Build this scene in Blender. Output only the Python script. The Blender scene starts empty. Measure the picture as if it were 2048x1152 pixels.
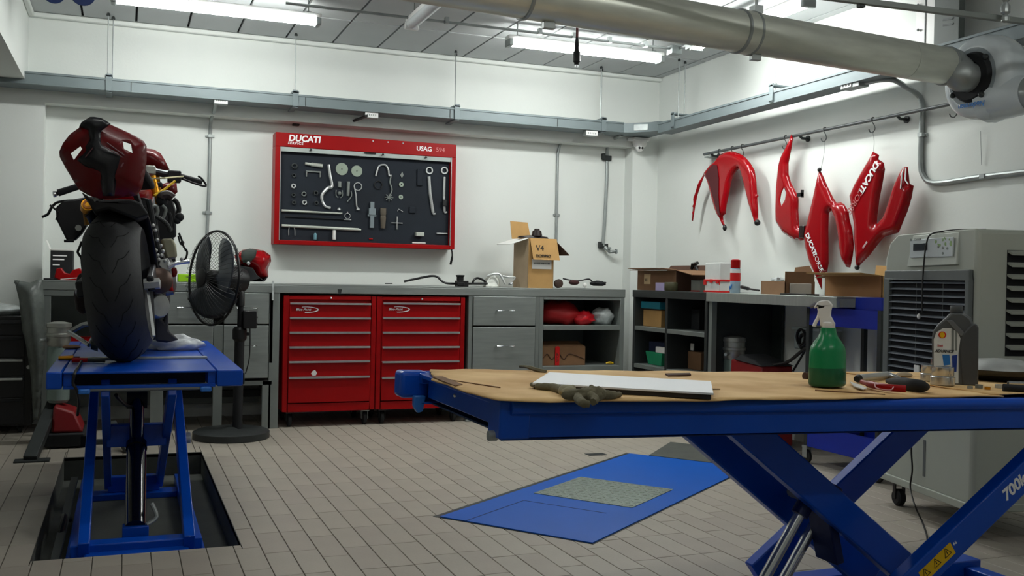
import bpy, math, random
from mathutils import Vector, Matrix, geometry
random.seed(7)
S = bpy.context.scene
COL = S.collection
# ---------------------------------------------------------------- camera, world, exposure
F = 1979.0; CX, CY = 1024.0, 576.0; HC = 1.05
vy = Vector((250-CX, 545-CY, F)).normalized()
vx = Vector((6080-CX, 660-CY, F)); vx = (vx - vy*vx.dot(vy)).normalized()
up = vx.cross(vy)
if up[1] > 0: up = -up
# rows: world axis expressed in camera (x right, y down, z forward)
RW = Matrix((vx, vy, up))
CAM = Vector((0, 0, HC))
def ray(px, py): return RW @ Vector((px-CX, py-CY, F))
def at(px, py, X=None, Y=None, Z=None):
    """point of a known real plane (wall, bench front, floor) seen at a pixel of the photograph"""
    d = ray(px, py)
    t = X/d.x if X is not None else (Y/d.y if Y is not None else (Z-HC)/d.z)
    return CAM + d*t
cam_d = bpy.data.cameras.new('camera'); cam = bpy.data.objects.new('camera', cam_d); COL.objects.link(cam)
right = RW @ Vector((1,0,0)); dn = RW @ Vector((0,1,0)); fw = RW @ Vector((0,0,1))
m = Matrix((( right.x, -dn.x, -fw.x, 0), (right.y, -dn.y, -fw.y, 0), (right.z, -dn.z, -fw.z, HC), (0,0,0,1)))
cam.matrix_world = m
cam_d.sensor_width = 36; cam_d.lens = 36*F/2048; cam_d.clip_start = .05
S.camera = cam
W = bpy.data.worlds.new('world'); S.world = W; W.use_nodes = True
W.node_tree.nodes['Background'].inputs[0].default_value = (.9,.97,.97,1)
W.node_tree.nodes['Background'].inputs[1].default_value = .15
S.view_settings.view_transform = 'Standard'; S.view_settings.look = 'None'; S.view_settings.gamma = 1
S.view_settings.use_curve_mapping = False
S.view_settings.exposure = 0.66
TUBE_STRENGTH = 47.0; BACK_STRENGTH = 13.0

# ---------------------------------------------------------------- materials
def hexc(h):
    h = h.lstrip('#'); c = [int(h[i:i+2],16)/255 for i in (0,2,4)]
    return tuple(x/12.92 if x <= .04045 else ((x+.055)/1.055)**2.4 for x in c)+(1,)
MATS = {}
def mat(name, col, rough=.5, metal=0, var=.08, scale=8, bump=0, bscale=40, emit=0, alpha=1, trans=0, coat=0, spec=.5, stretch=None, col2=None, ior=1.45):
    if name in MATS: return MATS[name]
    M = bpy.data.materials.new(name); M.use_nodes = True; nt = M.node_tree; b = nt.nodes['Principled BSDF']
    c = hexc(col) if isinstance(col, str) else col
    tc = nt.nodes.new('ShaderNodeTexCoord'); mp = nt.nodes.new('ShaderNodeMapping')
    nt.links.new(tc.outputs['Object'], mp.inputs[0])
    if stretch: mp.inputs['Scale'].default_value = stretch
    n = nt.nodes.new('ShaderNodeTexNoise'); n.inputs['Scale'].default_value = scale; n.inputs['Detail'].default_value = 5
    nt.links.new(mp.outputs[0], n.inputs['Vector'])
    r = nt.nodes.new('ShaderNodeValToRGB'); r.color_ramp.elements[0].position = .3; r.color_ramp.elements[1].position = .7
    c2 = hexc(col2) if col2 else tuple(min(1,x*(1+var)) for x in c[:3])+(1,)
    r.color_ramp.elements[0].color = tuple(x*(1-var) for x in c[:3])+(1,) if not col2 else c
    r.color_ramp.elements[1].color = c2
    nt.links.new(n.outputs[0], r.inputs[0]); nt.links.new(r.outputs[0], b.inputs['Base Color'])
    b.inputs['Roughness'].default_value = rough; b.inputs['Metallic'].default_value = metal
    b.inputs['Specular IOR Level'].default_value = spec; b.inputs['Coat Weight'].default_value = coat; b.inputs['IOR'].default_value = ior
    if trans: b.inputs['Transmission Weight'].default_value = trans
    if alpha < 1: b.inputs['Alpha'].default_value = alpha
    if emit: b.inputs['Emission Color'].default_value = c; b.inputs['Emission Strength'].default_value = emit
    if bump:
        n2 = nt.nodes.new('ShaderNodeTexNoise'); n2.inputs['Scale'].default_value = bscale; n2.inputs['Detail'].default_value = 3
        nt.links.new(mp.outputs[0], n2.inputs['Vector'])
        bp = nt.nodes.new('ShaderNodeBump'); bp.inputs['Strength'].default_value = bump; bp.inputs['Distance'].default_value = .01
        nt.links.new(n2.outputs[0], bp.inputs['Height']); nt.links.new(bp.outputs[0], b.inputs['Normal'])
    MATS[name] = M; return M
wallm = mat('wall_paint', '#dbdfdb', .85, var=.02, scale=1.5, bump=.05, bscale=60)
ceilm = mat('ceiling_panel', '#b4b8b9', .6, var=.03, scale=3)
darkgap = mat('dark_gap', '#1a1d20', .9)
tilem = mat('tile', '#a19a8e', .5, var=.05, scale=3.5, bump=.05, bscale=90)
tilem2 = mat('tile_b', '#9e968b', .55, var=.05, scale=4, bump=.05, bscale=90)
grout = mat('grout', '#5a5750', .9, var=.15, scale=30)
pitm = mat('pit_concrete', '#4c4f4a', .8, var=.15, scale=6, bump=.1)
steel = mat('stainless', '#8a908d', .4, .4, var=.1, scale=4, stretch=(1,1,12), bump=.01)
steelp = mat('grey_steel_paint', '#7a807d', .45, .25, var=.1, scale=5)
darksteel = mat('dark_steel', '#3b3f3f', .5, .5, var=.15, scale=5)
galv = mat('galvanised', '#9aa09f', .4, .5, var=.12, scale=12)
ductm = mat('duct_metal', '#d2d6cb', .36, .5, var=.1, scale=5, stretch=(1,6,6))
traym = mat('tray_metal', '#727d80', .5, .2, var=.05, scale=4)
chrome = mat('chrome', '#c9cccf', .22, .9, var=.03)
toolmet = mat('tool_steel', '#b9bcbb', .35, .5, var=.08, scale=20)
red = mat('tool_red', '#960205', .4, var=.06, scale=3, spec=.25)
redgloss = mat('fairing_red', '#93020d', .2, var=.05, scale=3, coat=.15, spec=.35)
redgloss2 = mat('tail_red', '#5e0208', .3, var=.1, scale=3, coat=.05, spec=.3)
blue = mat('lift_blue', '#0049b6', .32, var=.07, scale=5, coat=.15, spec=.35)
bluet = mat('trolley_blue', '#0a2aa0', .4, var=.08, scale=5)
black = mat('black_plastic', '#101113', .45, var=.2, scale=12)
blackm = mat('matt_black', '#17191c', .75, var=.2, scale=12)
blackg = mat('gloss_black', '#0a0a0d', .15, var=.1, coat=.6)
rubber = mat('tyre_rubber', '#1a1c1f', .6, var=.2, scale=18, bump=.08, bscale=60)
rubber2 = mat('tyre_groove', '#060608', .9)
white = mat('white_plastic', '#e8e8e6', .4, var=.02)
offwhite = mat('ac_plastic', '#a3a89e', .5, var=.03, scale=3)
acdark = mat('ac_grille_frame', '#5d6362', .5, var=.06)
greenb = mat('green_plastic', '#04804c', .3, var=.05, scale=5, coat=.2)
greend = mat('green_liquid', '#045c3c', .3, var=.05, scale=5, coat=.2)
gold = mat('gold_anodised', '#c98a1c', .3, .8, var=.08)
card = mat('cardboard', '#b08a55', .85, var=.12, scale=6, bump=.05, bscale=30)
cardd = mat('cardboard_dark', '#7a5a3e', .85, var=.12, scale=6)
cardin = mat('cardboard_inside', '#4c3428', .9, var=.15, scale=6)
sheet = mat('lift_cardboard', '#efcc92', .8, var=.2, scale=4.5, col2='#c99c62', bump=.06, bscale=12)
paper = mat('paper', '#dcdcd8', .8, var=.03)
cloth = mat('grey_cloth', '#6f6a55', .95, var=.2, scale=30, bump=.2, bscale=120)
foam = mat('tool_foam', '#141c26', .8, var=.2, scale=4)
yellow = mat('yellow', '#e0b400', .5)
orange = mat('orange', '#d07a10', .4)
lime = mat('lime', '#8ec20c', .5)
blueink = mat('blue_ink', '#2470b8', .5)
bluesign = mat('blue_sign', '#0e2f6a', .5)
plasticbag = mat('plastic_bag', '#b9c0bf', .25, var=.2, scale=20, bump=.5, bscale=25)
greybag = mat('grey_bag', '#5d635f', .35, var=.25, scale=14, bump=.5, bscale=18)
teal = mat('teal_box', '#1f7a8c', .5); greenbx = mat('green_box', '#1f8a60', .5)
oilm = mat('oil_bottle_grey', '#55585a', .4, var=.06, metal=.2)
glassm = mat('clear_plastic', '#dfe6ee', .08, trans=.9, var=.01)
inkm = mat('black_ink', '#111111', .6)
whiteink = mat('white_print', '#f2f2f2', .5, var=.01)
redink = mat('red_print', '#c81414', .5)
litm = mat('lit_diffuser', '#fafdf9', .4, emit=TUBE_STRENGTH, var=.01)
litb = mat('lit_diffuser_far', '#fcfdf8', .4, emit=BACK_STRENGTH, var=.01)
unlit = mat('unlit_diffuser', '#c3c8ca', .3, var=.04)
checker = mat('checker_plate', '#8f9a92', .35, .6, var=.3, scale=70, bump=.6, bscale=60)
lcd = mat('lcd', '#1f2a33', .2)
silverb = mat('silver_cast', '#a8aaa4', .4, .7, var=.12, scale=20, bump=.1)
meshguard = mat('fan_guard', '#111214', .4, .3)
bladem = mat('fan_blade', '#24282e', .35, trans=0, alpha=.8)

# ---------------------------------------------------------------- mesh builder
class B:
    def __init__(s): s.v=[]; s.f=[]
    def add(s, vs, fs):
        o=len(s.v); s.v += [Vector(v) for v in vs]; s.f += [tuple(i+o for i in f) for f in fs]; return s
    def box(s, x0,x1,y0,y1,z0,z1):
        return s.add([(x0,y0,z0),(x1,y0,z0),(x1,y1,z0),(x0,y1,z0),(x0,y0,z1),(x1,y0,z1),(x1,y1,z1),(x0,y1,z1)],
                     [(3,2,1,0),(4,5,6,7),(0,1,5,4),(1,2,6,5),(2,3,7,6),(3,0,4,7)])
    def hexa(s, p):  # 8 points, bottom loop then top loop
        return s.add(p, [(3,2,1,0),(4,5,6,7),(0,1,5,4),(1,2,6,5),(2,3,7,6),(3,0,4,7)])
    def bar(s, a, b, w, h, side=(0,1,0)):  # box beam a->b ; w along side, h perpendicular
        a=Vector(a); b=Vector(b); d=(b-a).normalized(); sd=Vector(side); sd=(sd-d*sd.dot(d)).normalized(); n=d.cross(sd)
        q=[]
        for p in (a,b):
            q += [p-sd*w/2-n*h/2, p+sd*w/2-n*h/2, p+sd*w/2+n*h/2, p-sd*w/2+n*h/2]
        return s.add(q, [(3,2,1,0),(4,5,6,7),(0,1,5,4),(1,2,6,5),(2,3,7,6),(3,0,4,7)])
    def tube(s, pts, r, n=10, cap=True):
        pts=[Vector(p) for p in pts]; rs = r if isinstance(r,(list,tuple)) else [r]*len(pts)
        t0=(pts[1]-pts[0]).normalized(); ref=Vector((0,0,1)) if abs(t0.z)<.9 else Vector((1,0,0))
        u=t0.cross(ref).normalized(); o=len(s.v)
        for i,p in enumerate(pts):
            if i==0: t=pts[1]-p
            elif i==len(pts)-1: t=p-pts[i-1]
            else: t=(pts[i+1]-p).normalized()+(p-pts[i-1]).normalized()
            t=t.normalized() if t.length>1e-9 else t0
            u=(u-t*u.dot(t)); u = u.normalized() if u.length>1e-6 else t.orthogonal().normalized()
            w=t.cross(u)
            for k in range(n):
                a=2*math.pi*k/n; s.v.append(p+(u*math.cos(a)+w*math.sin(a))*rs[i])
        for i in range(len(pts)-1):
            for k in range(n):
                a=o+i*n+k; b=o+i*n+(k+1)%n; s.f.append((a,b,b+n,a+n))
        if cap:
            s.f.append(tuple(o+k for k in range(n))[::-1]); s.f.append(tuple(o+(len(pts)-1)*n+k for k in range(n)))
        return s
    def lathe(s, prof, c=(0,0,0), axis=(0,0,1), n=24, sx=1, sy=1, closed=False):
        c=Vector(c); ax=Vector(axis).normalized(); u=ax.orthogonal().normalized() if abs(ax.z)<.99 else Vector((1,0,0)); w=ax.cross(u); o=len(s.v)
        for (r,h) in prof:
            for k in range(n):
                a=2*math.pi*k/n; s.v.append(c+ax*h+u*(r*math.cos(a)*sx)+w*(r*math.sin(a)*sy))
        L=len(prof)
        for i in range(L-1 if not closed else L):
            j=(i+1)%L
            for k in range(n):
                s.f.append((o+i*n+k, o+i*n+(k+1)%n, o+j*n+(k+1)%n, o+j*n+k))
        if not closed:
            if prof[0][0]>1e-6: s.f.append(tuple(o+k for k in range(n))[::-1])
            if prof[-1][0]>1e-6: s.f.append(tuple(o+(L-1)*n+k for k in range(n)))
        return s
    def prism(s, poly, fn, d0, d1):   # poly list of (a,b); fn(a,b,d)->xyz
        n=len(poly); o=len(s.v)
        for d in (d0,d1):
            for a,b in poly: s.v.append(Vector(fn(a,b,d)))
        for k in range(n): s.f.append((o+k,o+(k+1)%n,o+n+(k+1)%n,o+n+k))
        tri = geometry.tessellate_polygon([[Vector((a,b,0)) for a,b in poly]])
        for t in tri:
            s.f.append((o+t[0],o+t[1],o+t[2])); s.f.append((o+n+t[2],o+n+t[1],o+n+t[0]))
        return s
    def sphere(s, c, r, n=14, m_=9, sc=(1,1,1)):
        c=Vector(c); prof=[(math.sin(math.pi*i/m_), -math.cos(math.pi*i/m_)) for i in range(m_+1)]; o=len(s.v)
        for (rr,h) in prof:
            for k in range(n):
                a=2*math.pi*k/n; s.v.append(c+Vector((rr*math.cos(a)*sc[0], rr*math.sin(a)*sc[1], h*sc[2]))*r)
        for i in range(m_):
            for k in range(n): s.f.append((o+i*n+k,o+i*n+(k+1)%n,o+(i+1)*n+(k+1)%n,o+(i+1)*n+k))
        return s
    def xf(s, M):
        s.v=[M@v for v in s.v]; return s
def bx(*a): return B().box(*a)
def smoothpath(pts, k=6):
    P=[Vector(p) for p in pts]; out=[]
    for i in range(len(P)-1):
        p0=P[max(i-1,0)]; p1=P[i]; p2=P[i+1]; p3=P[min(i+2,len(P)-1)]
        for j in range(k):
            t=j/k; out.append(.5*((2*p1)+(-p0+p2)*t+(2*p0-5*p1+4*p2-p3)*t*t+(-p0+3*p1-3*p2+p3)*t**3))
    out.append(P[-1]); return out
WM = {}
def setp(o, label, cat, group, kind):
    if label: o['label']=label
    if cat: o['category']=cat
    if group: o['group']=group
    if kind: o['kind']=kind
def thing(name, label, cat, loc=(0,0,0), rot=None, group=None, mtx=None, kind=None):
    o=bpy.data.objects.new(name,None); COL.objects.link(o); o.empty_display_size=.05
    M=mtx if mtx is not None else Matrix.Translation(Vector(loc)) @ (rot.to_4x4() if rot is not None else Matrix.Identity(4))
    o.matrix_world=M; WM[o.name]=M.copy(); setp(o,label,cat,group,kind); return o
def mk(name, b, m, parent=None, label=None, cat=None, group=None, kind=None, bevel=0, ang=35, local=False, sub=0, solid=0, seg=2):
    if parent is not None: PM=WM[parent.name]
    else: PM=Matrix.Identity(4)
    vs=b.v
    if not local and parent is not None:
        inv=PM.inverted(); vs=[inv@v for v in vs]
    # origin at the part's own base centre
    lo=Vector([min(v[i] for v in vs) for i in range(3)]); hi=Vector([max(v[i] for v in vs) for i in range(3)])
    o0=Vector(((lo.x+hi.x)/2,(lo.y+hi.y)/2,lo.z))
    me=bpy.data.meshes.new(name); me.from_pydata([v-o0 for v in vs],[],b.f); me.validate(); me.update()
    import bmesh
    bm=bmesh.new(); bm.from_mesh(me); bmesh.ops.remove_doubles(bm,verts=bm.verts,dist=1e-5); bmesh.ops.recalc_face_normals(bm,faces=bm.faces); bm.to_mesh(me); bm.free()
    if ang:
        for p in me.polygons: p.use_smooth=True
        me.set_sharp_from_angle(angle=math.radians(ang))
    me.materials.append(m)
    o=bpy.data.objects.new(name,me); COL.objects.link(o)
    if parent is not None: o.parent=parent
    o.location=o0; WM[o.name]=PM@Matrix.Translation(o0)
    if bevel:
        md=o.modifiers.new('bevel','BEVEL'); md.width=bevel; md.segments=seg; md.limit_method='ANGLE'; md.harden_normals=False
    if solid:
        md=o.modifiers.new('solid','SOLIDIFY'); md.thickness=solid; md.offset=0
    if sub:
        md=o.modifiers.new('sub','SUBSURF'); md.levels=sub; md.render_levels=sub
    setp(o,label,cat,group,kind); return o
def copytree(o, parent=None, delta=Vector((0,0,0)), label=None):
    c=o.copy(); COL.objects.link(c)
    if parent is not None: c.parent=parent
    else: c.matrix_world = Matrix.Translation(delta)@WM[o.name]
    WM[c.name]=(Matrix.Translation(delta)@WM[o.name])
    if label: c['label']=label
    for ch in list(CH.get(o.name,[])): copytree(ch,c,delta)
    return c
class _CH(dict): pass
def children(o): return [x for x in COL.objects if x.parent==o]
def dup(o, delta, label=None, rotz=0, pivot=None):
    """copy of a thing with copies of its parts and sub-parts"""
    T=Matrix.Translation(Vector(delta))
    if rotz:
        p=Vector(pivot) if pivot is not None else WM[o.name].translation
        T=Matrix.Translation(Vector(delta))@Matrix.Translation(p)@Matrix.Rotation(rotz,4,'Z')@Matrix.Translation(-p)
    def rec(a, par):
        c=a.copy(); COL.objects.link(c); WM[c.name]=T@WM[a.name]
        if par is None: c.matrix_world=WM[c.name]
        else: c.parent=par
        for ch in children(a): rec(ch,c)
        return c
    c=rec(o,None)
    if label: c['label']=label
    return c
def text(name, s, org, u, v, h, m, parent, ext=.0006, shear=0, offset=0, label=None, center=False, spacing=1.0):
    cu=bpy.data.curves.new('t','FONT'); cu.body=s; cu.extrude=0; cu.shear=shear; cu.offset=offset; cu.resolution_u=3; cu.space_character=spacing
    to=bpy.data.objects.new('t',cu); COL.objects.link(to)
    me=bpy.data.meshes.new_from_object(to.evaluated_get(bpy.context.evaluated_depsgraph_get()))
    bpy.data.objects.remove(to); 
    if not len(me.vertices): return None
    k=h/.7; u=Vector(u).normalized(); v=Vector(v).normalized(); nrm=u.cross(v)
    w=max(q.co.x for q in me.vertices) if center else 0
    b=B(); vs=[Vector(org)+u*((q.co.x-w/2)*k)+v*(q.co.y*k) for q in me.vertices]
    fs=[tuple(p.vertices) for p in me.polygons]; n=len(vs)
    b.add([p+nrm*ext for p in vs],fs)
    edges={}
    for f_ in fs:
        for i in range(len(f_)):
            e=(f_[i],f_[(i+1)%len(f_)]); edges[e]=1
    b.add([p+nrm*ext for p in vs]+[p-nrm*ext for p in vs],[(a,c_,c_+n,a+n) for (a,c_) in edges if (c_,a) not in edges])
    bpy.data.meshes.remove(me)
    return mk(name,b,m,parent,label=label,ang=0)
def inside(p, poly):
    x,y=p; c=False; j=len(poly)-1
    for i in range(len(poly)):
        xi,yi=poly[i]; xj,yj=poly[j]
        if (yi>y)!=(yj>y) and x<(xj-xi)*(y-yi)/(yj-yi)+xi: c=not c
        j=i
    return c
def segd(p,a,b):
    p=Vector(p);a=Vector(a);b=Vector(b); ab=b-a; L=ab.length_squared
    t=0 if L==0 else max(0,min(1,(p-a).dot(ab)/L)); return (p-(a+ab*t)).length
def shell(poly, fn, step, bulge, width, holes=(), extra=None):
    """curved panel: outline poly in 2D, fn(a,b,w)->xyz with w the swell above the rim"""
    def dens(pl):
        o=[]
        for i in range(len(pl)):
            a=Vector(pl[i]); b=Vector(pl[(i+1)%len(pl)]); k=max(1,int((b-a).length/step))
            for j in range(k): o.append(tuple(a+(b-a)*j/k))
        return o
    P=dens(poly); Hs=[dens(h) for h in holes]
    pts=list(P); edges=[(i,(i+1)%len(P)) for i in range(len(P))]
    for h in Hs:
        o=len(pts); pts+=h; edges+=[(o+i,o+(i+1)%len(h)) for i in range(len(h))]
    xs=[p[0] for p in P]; ys=[p[1] for p in P]; y=min(ys)+step/2; row=0
    allp=[P]+Hs
    def dist(p): return min(segd(p,pl[i],pl[(i+1)%len(pl)]) for pl in allp for i in range(len(pl)))
    def rim(p): return min(segd(p,P[i],P[(i+1)%len(P)]) for i in range(len(P)))
    while y<max(ys):
        x=min(xs)+(step/2 if row%2 else 0)
        while x<max(xs):
            if inside((x,y),P) and not any(inside((x,y),h) for h in Hs) and dist((x,y))>step*.45: pts.append((x,y))
            x+=step
        y+=step*.87; row+=1
    r=geometry.delaunay_2d_cdt([Vector(p) for p in pts],edges,[],0,1e-7)
    vs=r[0]; fs=[]
    for f_ in r[2]:
        c=sum((Vector(vs[i]) for i in f_),Vector((0,0)))/len(f_)
        if inside(c,P) and not any(inside(c,h) for h in Hs): fs.append(tuple(f_))
    out=[]
    for v_ in vs:
        d=rim(v_); t=min(1,d/width); w=bulge*math.sin(t*math.pi/2)
        if extra: w+=extra(v_[0],v_[1])
        out.append(fn(v_[0],v_[1],w))
    return B().add(out,fs)
# ================================================================ ROOM
YF, YW, YB, XB, XW = 6.899, 7.632, 7.492, 4.258, 4.258
ZC, ZT = 2.807, .993
XL, Y0 = -2.6, -3.2
def st(name,b,m,parent=None,**k): return mk(name,b,m,parent,kind=None if parent is not None else 'structure',**k)
PX0,PX1,PY0,PY1 = -.303,.436,3.95,6.10       # lift pit
fb=B(); z=-.006
for (a,b_,c,d) in ((XL,PX0,Y0,YW),(PX1,4.2,Y0,YW),(PX0,PX1,Y0,PY0),(PX0,PX1,PY1,YW)):
    fb.box(a,b_,c,d,-.02,z)
floor=st('floor',fb,grout)
pb=B().box(PX0-.01,PX1+.01,PY0-.01,PY1+.01,-.15,-.13)
for (a,b_,c,d) in ((PX0-.012,PX0,PY0,PY1),(PX1,PX1+.012,PY0,PY1),(PX0-.012,PX1+.012,PY0-.012,PY0),(PX0-.012,PX1+.012,PY1,PY1+.012)): pb.box(a,b_,c,d,-.14,-.001)
st('trim_1',pb,pitm,label='dark concrete pit lining sunk into the tiled floor under the left lift')
# tiles
TW,TL=.1,.3; g=.0016
cand=[]
i0=int(math.floor((XL-PX0)/TW)); i1=int(math.ceil((XW-PX0)/TW))
for i in range(i0,i1):
    xa=PX0+.0085+i*TW; off=random.choice((0,.1,.2))*1.0+random.uniform(-.01,.01)
    for j in range(-1,36):
        ya=Y0+j*TL+off; rects=[(xa,xa+TW,max(ya,Y0),min(ya+TL,YW))]
        if rects[0][3]-rects[0][2]<.02: continue
        x_a,x_b,y_a,y_b=rects[0]
        if x_b>PX0 and x_a<PX1 and y_b>PY0 and y_a<PY1:
            rects=[]
            if x_a<PX0: rects.append((x_a,PX0,y_a,y_b))
            if x_b>PX1: rects.append((PX1,x_b,y_a,y_b))
            xm,xn=max(x_a,PX0),min(x_b,PX1)
            if y_a<PY0: rects.append((xm,xn,y_a,PY0))
            if y_b>PY1: rects.append((xm,xn,PY1,y_b))
        for r in rects:
            if r[1]-r[0]>.006 and r[3]-r[2]>.006: cand.append(r)
def seen(r):
    cx_,cy_=(r[0]+r[1])/2,(r[2]+r[3])/2
    c=Vector((cx_,cy_,-HC)); q=RW.transposed()@c
    if q.z<=.3: return 0
    u=CX+F*q.x/q.z; v=CY+F*q.y/q.z
    if -20<u<2068 and v<1165: return (r[1]-r[0])*(r[3]-r[2])/q.z**3
    return 0
cand.sort(key=lambda r:-seen(r))
def tileb(b,r,h=0): 
    x0,x1,y0,y1=r[0]+g,r[1]-g,r[2]+g,r[3]-g; e=.0015
    b.hexa([(x0,y0,-.006),(x1,y0,-.006),(x1,y1,-.006),(x0,y1,-.006),(x0,y0,-.0012+h),(x1,y0,-.0012+h),(x1,y1,-.0012+h),(x0,y1,-.0012+h)])
    b.hexa([(x0,y0,-.0012+h),(x1,y0,-.0012+h),(x1,y1,-.0012+h),(x0,y1,-.0012+h),(x0+e,y0+e,h),(x1-e,y0+e,h),(x1-e,y1-e,h),(x0+e,y1-e,h)])
for k,r in enumerate(cand[:300]):
    b=B(); tileb(b,r,random.uniform(-.0004,.0004)); mk('tile',b,tilem if random.random()<.6 else tilem2,floor,ang=0)
sb=B()
for r in cand[300:]: tileb(sb,r)
mk('tile',sb,tilem,floor,kind='stuff',ang=0)
# walls
def wbox(name,*a,m=wallm): return st(name,bx(*a),m,ang=0)
wbox('wall_back',XL,4.635,YW,YW+.15,-.15,2.9)
wbox('wall_right',XW,XW+.15,Y0,YW,-.15,2.9)
wbox('wall_left',XL-.15,XL,Y0,YW,-.15,2.9)
wbox('wall_front',XL,4.635,Y0-.15,Y0,-.15,2.9)
wbox('trim_2',XL,4.441,YB,YW,2.203,ZC+.1)['label']='white concrete beam along the top of the back wall'
wbox('trim_4',4.012,XW,YB,YW,0,2.203)['label']='white corner column between back wall and right wall'
wbox('trim_5',XL,-.528,YB,YW,0,2.203)['label']='white pilaster at the left end of the back wall'
wbox('trim_6',-1.15,-.636,Y0,YB,2.311,ZC+.1)['label']='white ceiling beam running towards the camera on the left'
# ceiling: dark recess behind separate panels
ceil=st('ceiling',bx(XL,4.635,Y0,YW+.1,ZC+.02,ZC+.1),darkgap,ang=0)
pw=.3444
rows=[(7.444,6.759),(6.738,5.8),(5.778,4.84),(4.819,3.881),(3.859,2.92),(2.90,1.96),(1.94,1.0),(.98,.04),(.02,-.85),(-.87,-1.74),(-1.76,Y0)]
xs=[-.636]; x=-.2975
while x<4.258: xs.append(x); x+=pw
xs.append(4.258)
for (yb,ya) in rows:
    for a,b_ in zip(xs[:-1],xs[1:]):
        gp=.0075
        q=B().box(a+gp,b_-gp,ya,yb,ZC,ZC+.02); mk('panel',q,ceilm,ceil,ang=0)
st('trim_7',bx(-.636,4.258,7.444,YB,ZC-.035,ZC),wallm,bevel=.008)['label']='white cornice strip between ceiling panels and back beam'
st('trim_8',bx(-.636,-.60,Y0,7.444,ZC-.035,ZC),wallm,bevel=.008)['label']='white cornice strip along the left ceiling beam'
wbox('trim_9',XL,-1.15,Y0,YB,ZC-.04,ZC)['label']='plain white soffit beyond the left beam'
# ================================================================ cable trays
ztt=2.36; zt2=2.338; zb2=zt2-.080; ztb=ztt-.082
tray=thing('cable_tray','long grey cable tray hung along the back wall beam','cable tray',(1.5,7.35,ztb))
def channel(b,x0,x1,y0,y1,z0,z1,ax):
    b.box(x0,x1,y0,y1,z0,z1)
    if ax=='x':
        b.box(x0,x1,y0-.006,y0+.006,z1-.012,z1+.003); b.box(x0,x1,y0-.004,y0+.004,z0,z0+.008)
    else:
        b.box(x0-.006,x0+.006,y0,y1,z1-.012,z1+.003); b.box(x0-.004,x0+.004,y0,y1,z0,z0+.008)
q=B(); channel(q,XL,3.795,7.25,7.45,ztb,ztt,'x'); mk('trough',q,traym,tray,bevel=.002)
q=B(); 
for x in (.02,1.2,2.3,3.2): q.box(x-.002,x+.002,7.246,7.25,ztb,ztt)
mk('joint_seam',q,darksteel,tray)
tray2=thing('cable_tray','grey cable tray running along the right wall beam towards the blower','cable tray',(4.064,4,ztb))
q=B(); channel(q,3.989,4.12,.8,7.03,zb2,zt2,'y'); mk('trough',q,traym,tray2,bevel=.002)
tc=thing('tray_corner','grey mitred corner piece joining the two cable trays above the camera dome','tray corner',(3.956,7.115,ztb))
q=B().prism([(3.795,7.25),(3.859,7.22),(3.962,7.11),(3.989,7.03),(4.12,7.03),(4.12,7.45),(3.795,7.45)],lambda a,b_,d:(a,b_,d),ztb+.002,ztt-.002); mk('elbow_box',q,traym,tc,bevel=.002)
q=B().bar((3.865,7.205,(ztb+ztt)/2),(3.951,7.125,(ztb+ztt)/2),.05,.012,side=(0,0,1)); mk('cover_plate',q,galv,tc,bevel=.001)
def hanger(px,pyb,wide,par,ytop=None,plane='Y'):
    p=at(px,pyb,Y=7.27) if plane=='Y' else at(px,pyb,X=4.01)
    pl=[]
    for dd in wide:
        x,y=(p.x+dd,7.27+.09*(dd!=wide[0])) if plane=='Y' else (4.01+.09*(dd!=wide[0]),p.y+dd)
        mk('hanging_rod',B().tube([(x,y,ztt-.02),(x,y,ZC)],.004,6),galv,par)
        mk('anchor_nut',B().lathe([(.012,0),(.012,.012),(.007,.02)],(x,y,ZC-.02),n=6),darksteel,par)
    if plane=='Y': q=B().box(p.x-.02,p.x+.02,7.238,7.246,ztb-.01,ztt+.03).box(p.x-.025,p.x+.025,7.238,7.47,ztt+.01,ztt+.022).box(p.x-.02,p.x+.02,7.238,7.47,ztb-.012,ztb-.001)
    else: q=B().box(3.976,3.984,p.y-.02,p.y+.02,ztb-.01,ztt+.03).box(3.976,4.15,p.y-.025,p.y+.025,ztt+.01,ztt+.022).box(3.976,4.15,p.y-.02,p.y+.02,ztb-.012,ztb-.001)
    mk('hanger_bracket',q,traym,par,bevel=.001)
    mk('bracket_nut',B().lathe([(.014,0),(.014,.014)],(p.x if plane=='Y' else 4.01,7.27 if plane=='Y' else p.y,ztt+.022),n=6),galv,par)
for px,py,w in ((218,155,(-.01,.02)),(590,190,(0,)),(912,220,(-.01,.02)),(1205,243,(-.02,.03)),(-120,150,(0,))): hanger(px,py,w,tray)
for px,py in ((1352,245),(1550,180)): hanger(px,py,(-.03,.03) if px<1500 else (0,),tray2,plane='X')
# small junction label boxes under the tray
def junction(px0,py0,px1,py1,Y,label,m=white):
    a=at(px0,py1,Y=Y); b_=at(px1,py0,Y=Y)
    t=thing('junction_box',label,'junction box',((a.x+b_.x)/2,Y+.02,a.z))
    mk('box_body',bx(a.x,b_.x,Y,Y+.06,a.z,b_.z),galv,t,bevel=.002)
    mk('printed_label',bx(a.x+.003,b_.x-.003,Y-.003,Y,a.z+.004,b_.z-.002),m,t)
    q=B(); w=b_.x-a.x
    for i in range(5): q.box(a.x+w*(.15+.15*i),a.x+w*(.22+.15*i),Y-.0042,Y-.003,a.z+(b_.z-a.z)*.35,a.z+(b_.z-a.z)*.65)
    mk('lettering',q,steelp,t)
    return t
junction(428,196,456,207,7.262,'white labelled junction box under the tray above the pedestal fan')
junction(730,225,757,235,7.262,'white labelled junction box under the tray above the red tool cabinet')
junction(1172,262,1196,271,7.262,'white labelled junction box under the tray beside the corner column')
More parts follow.
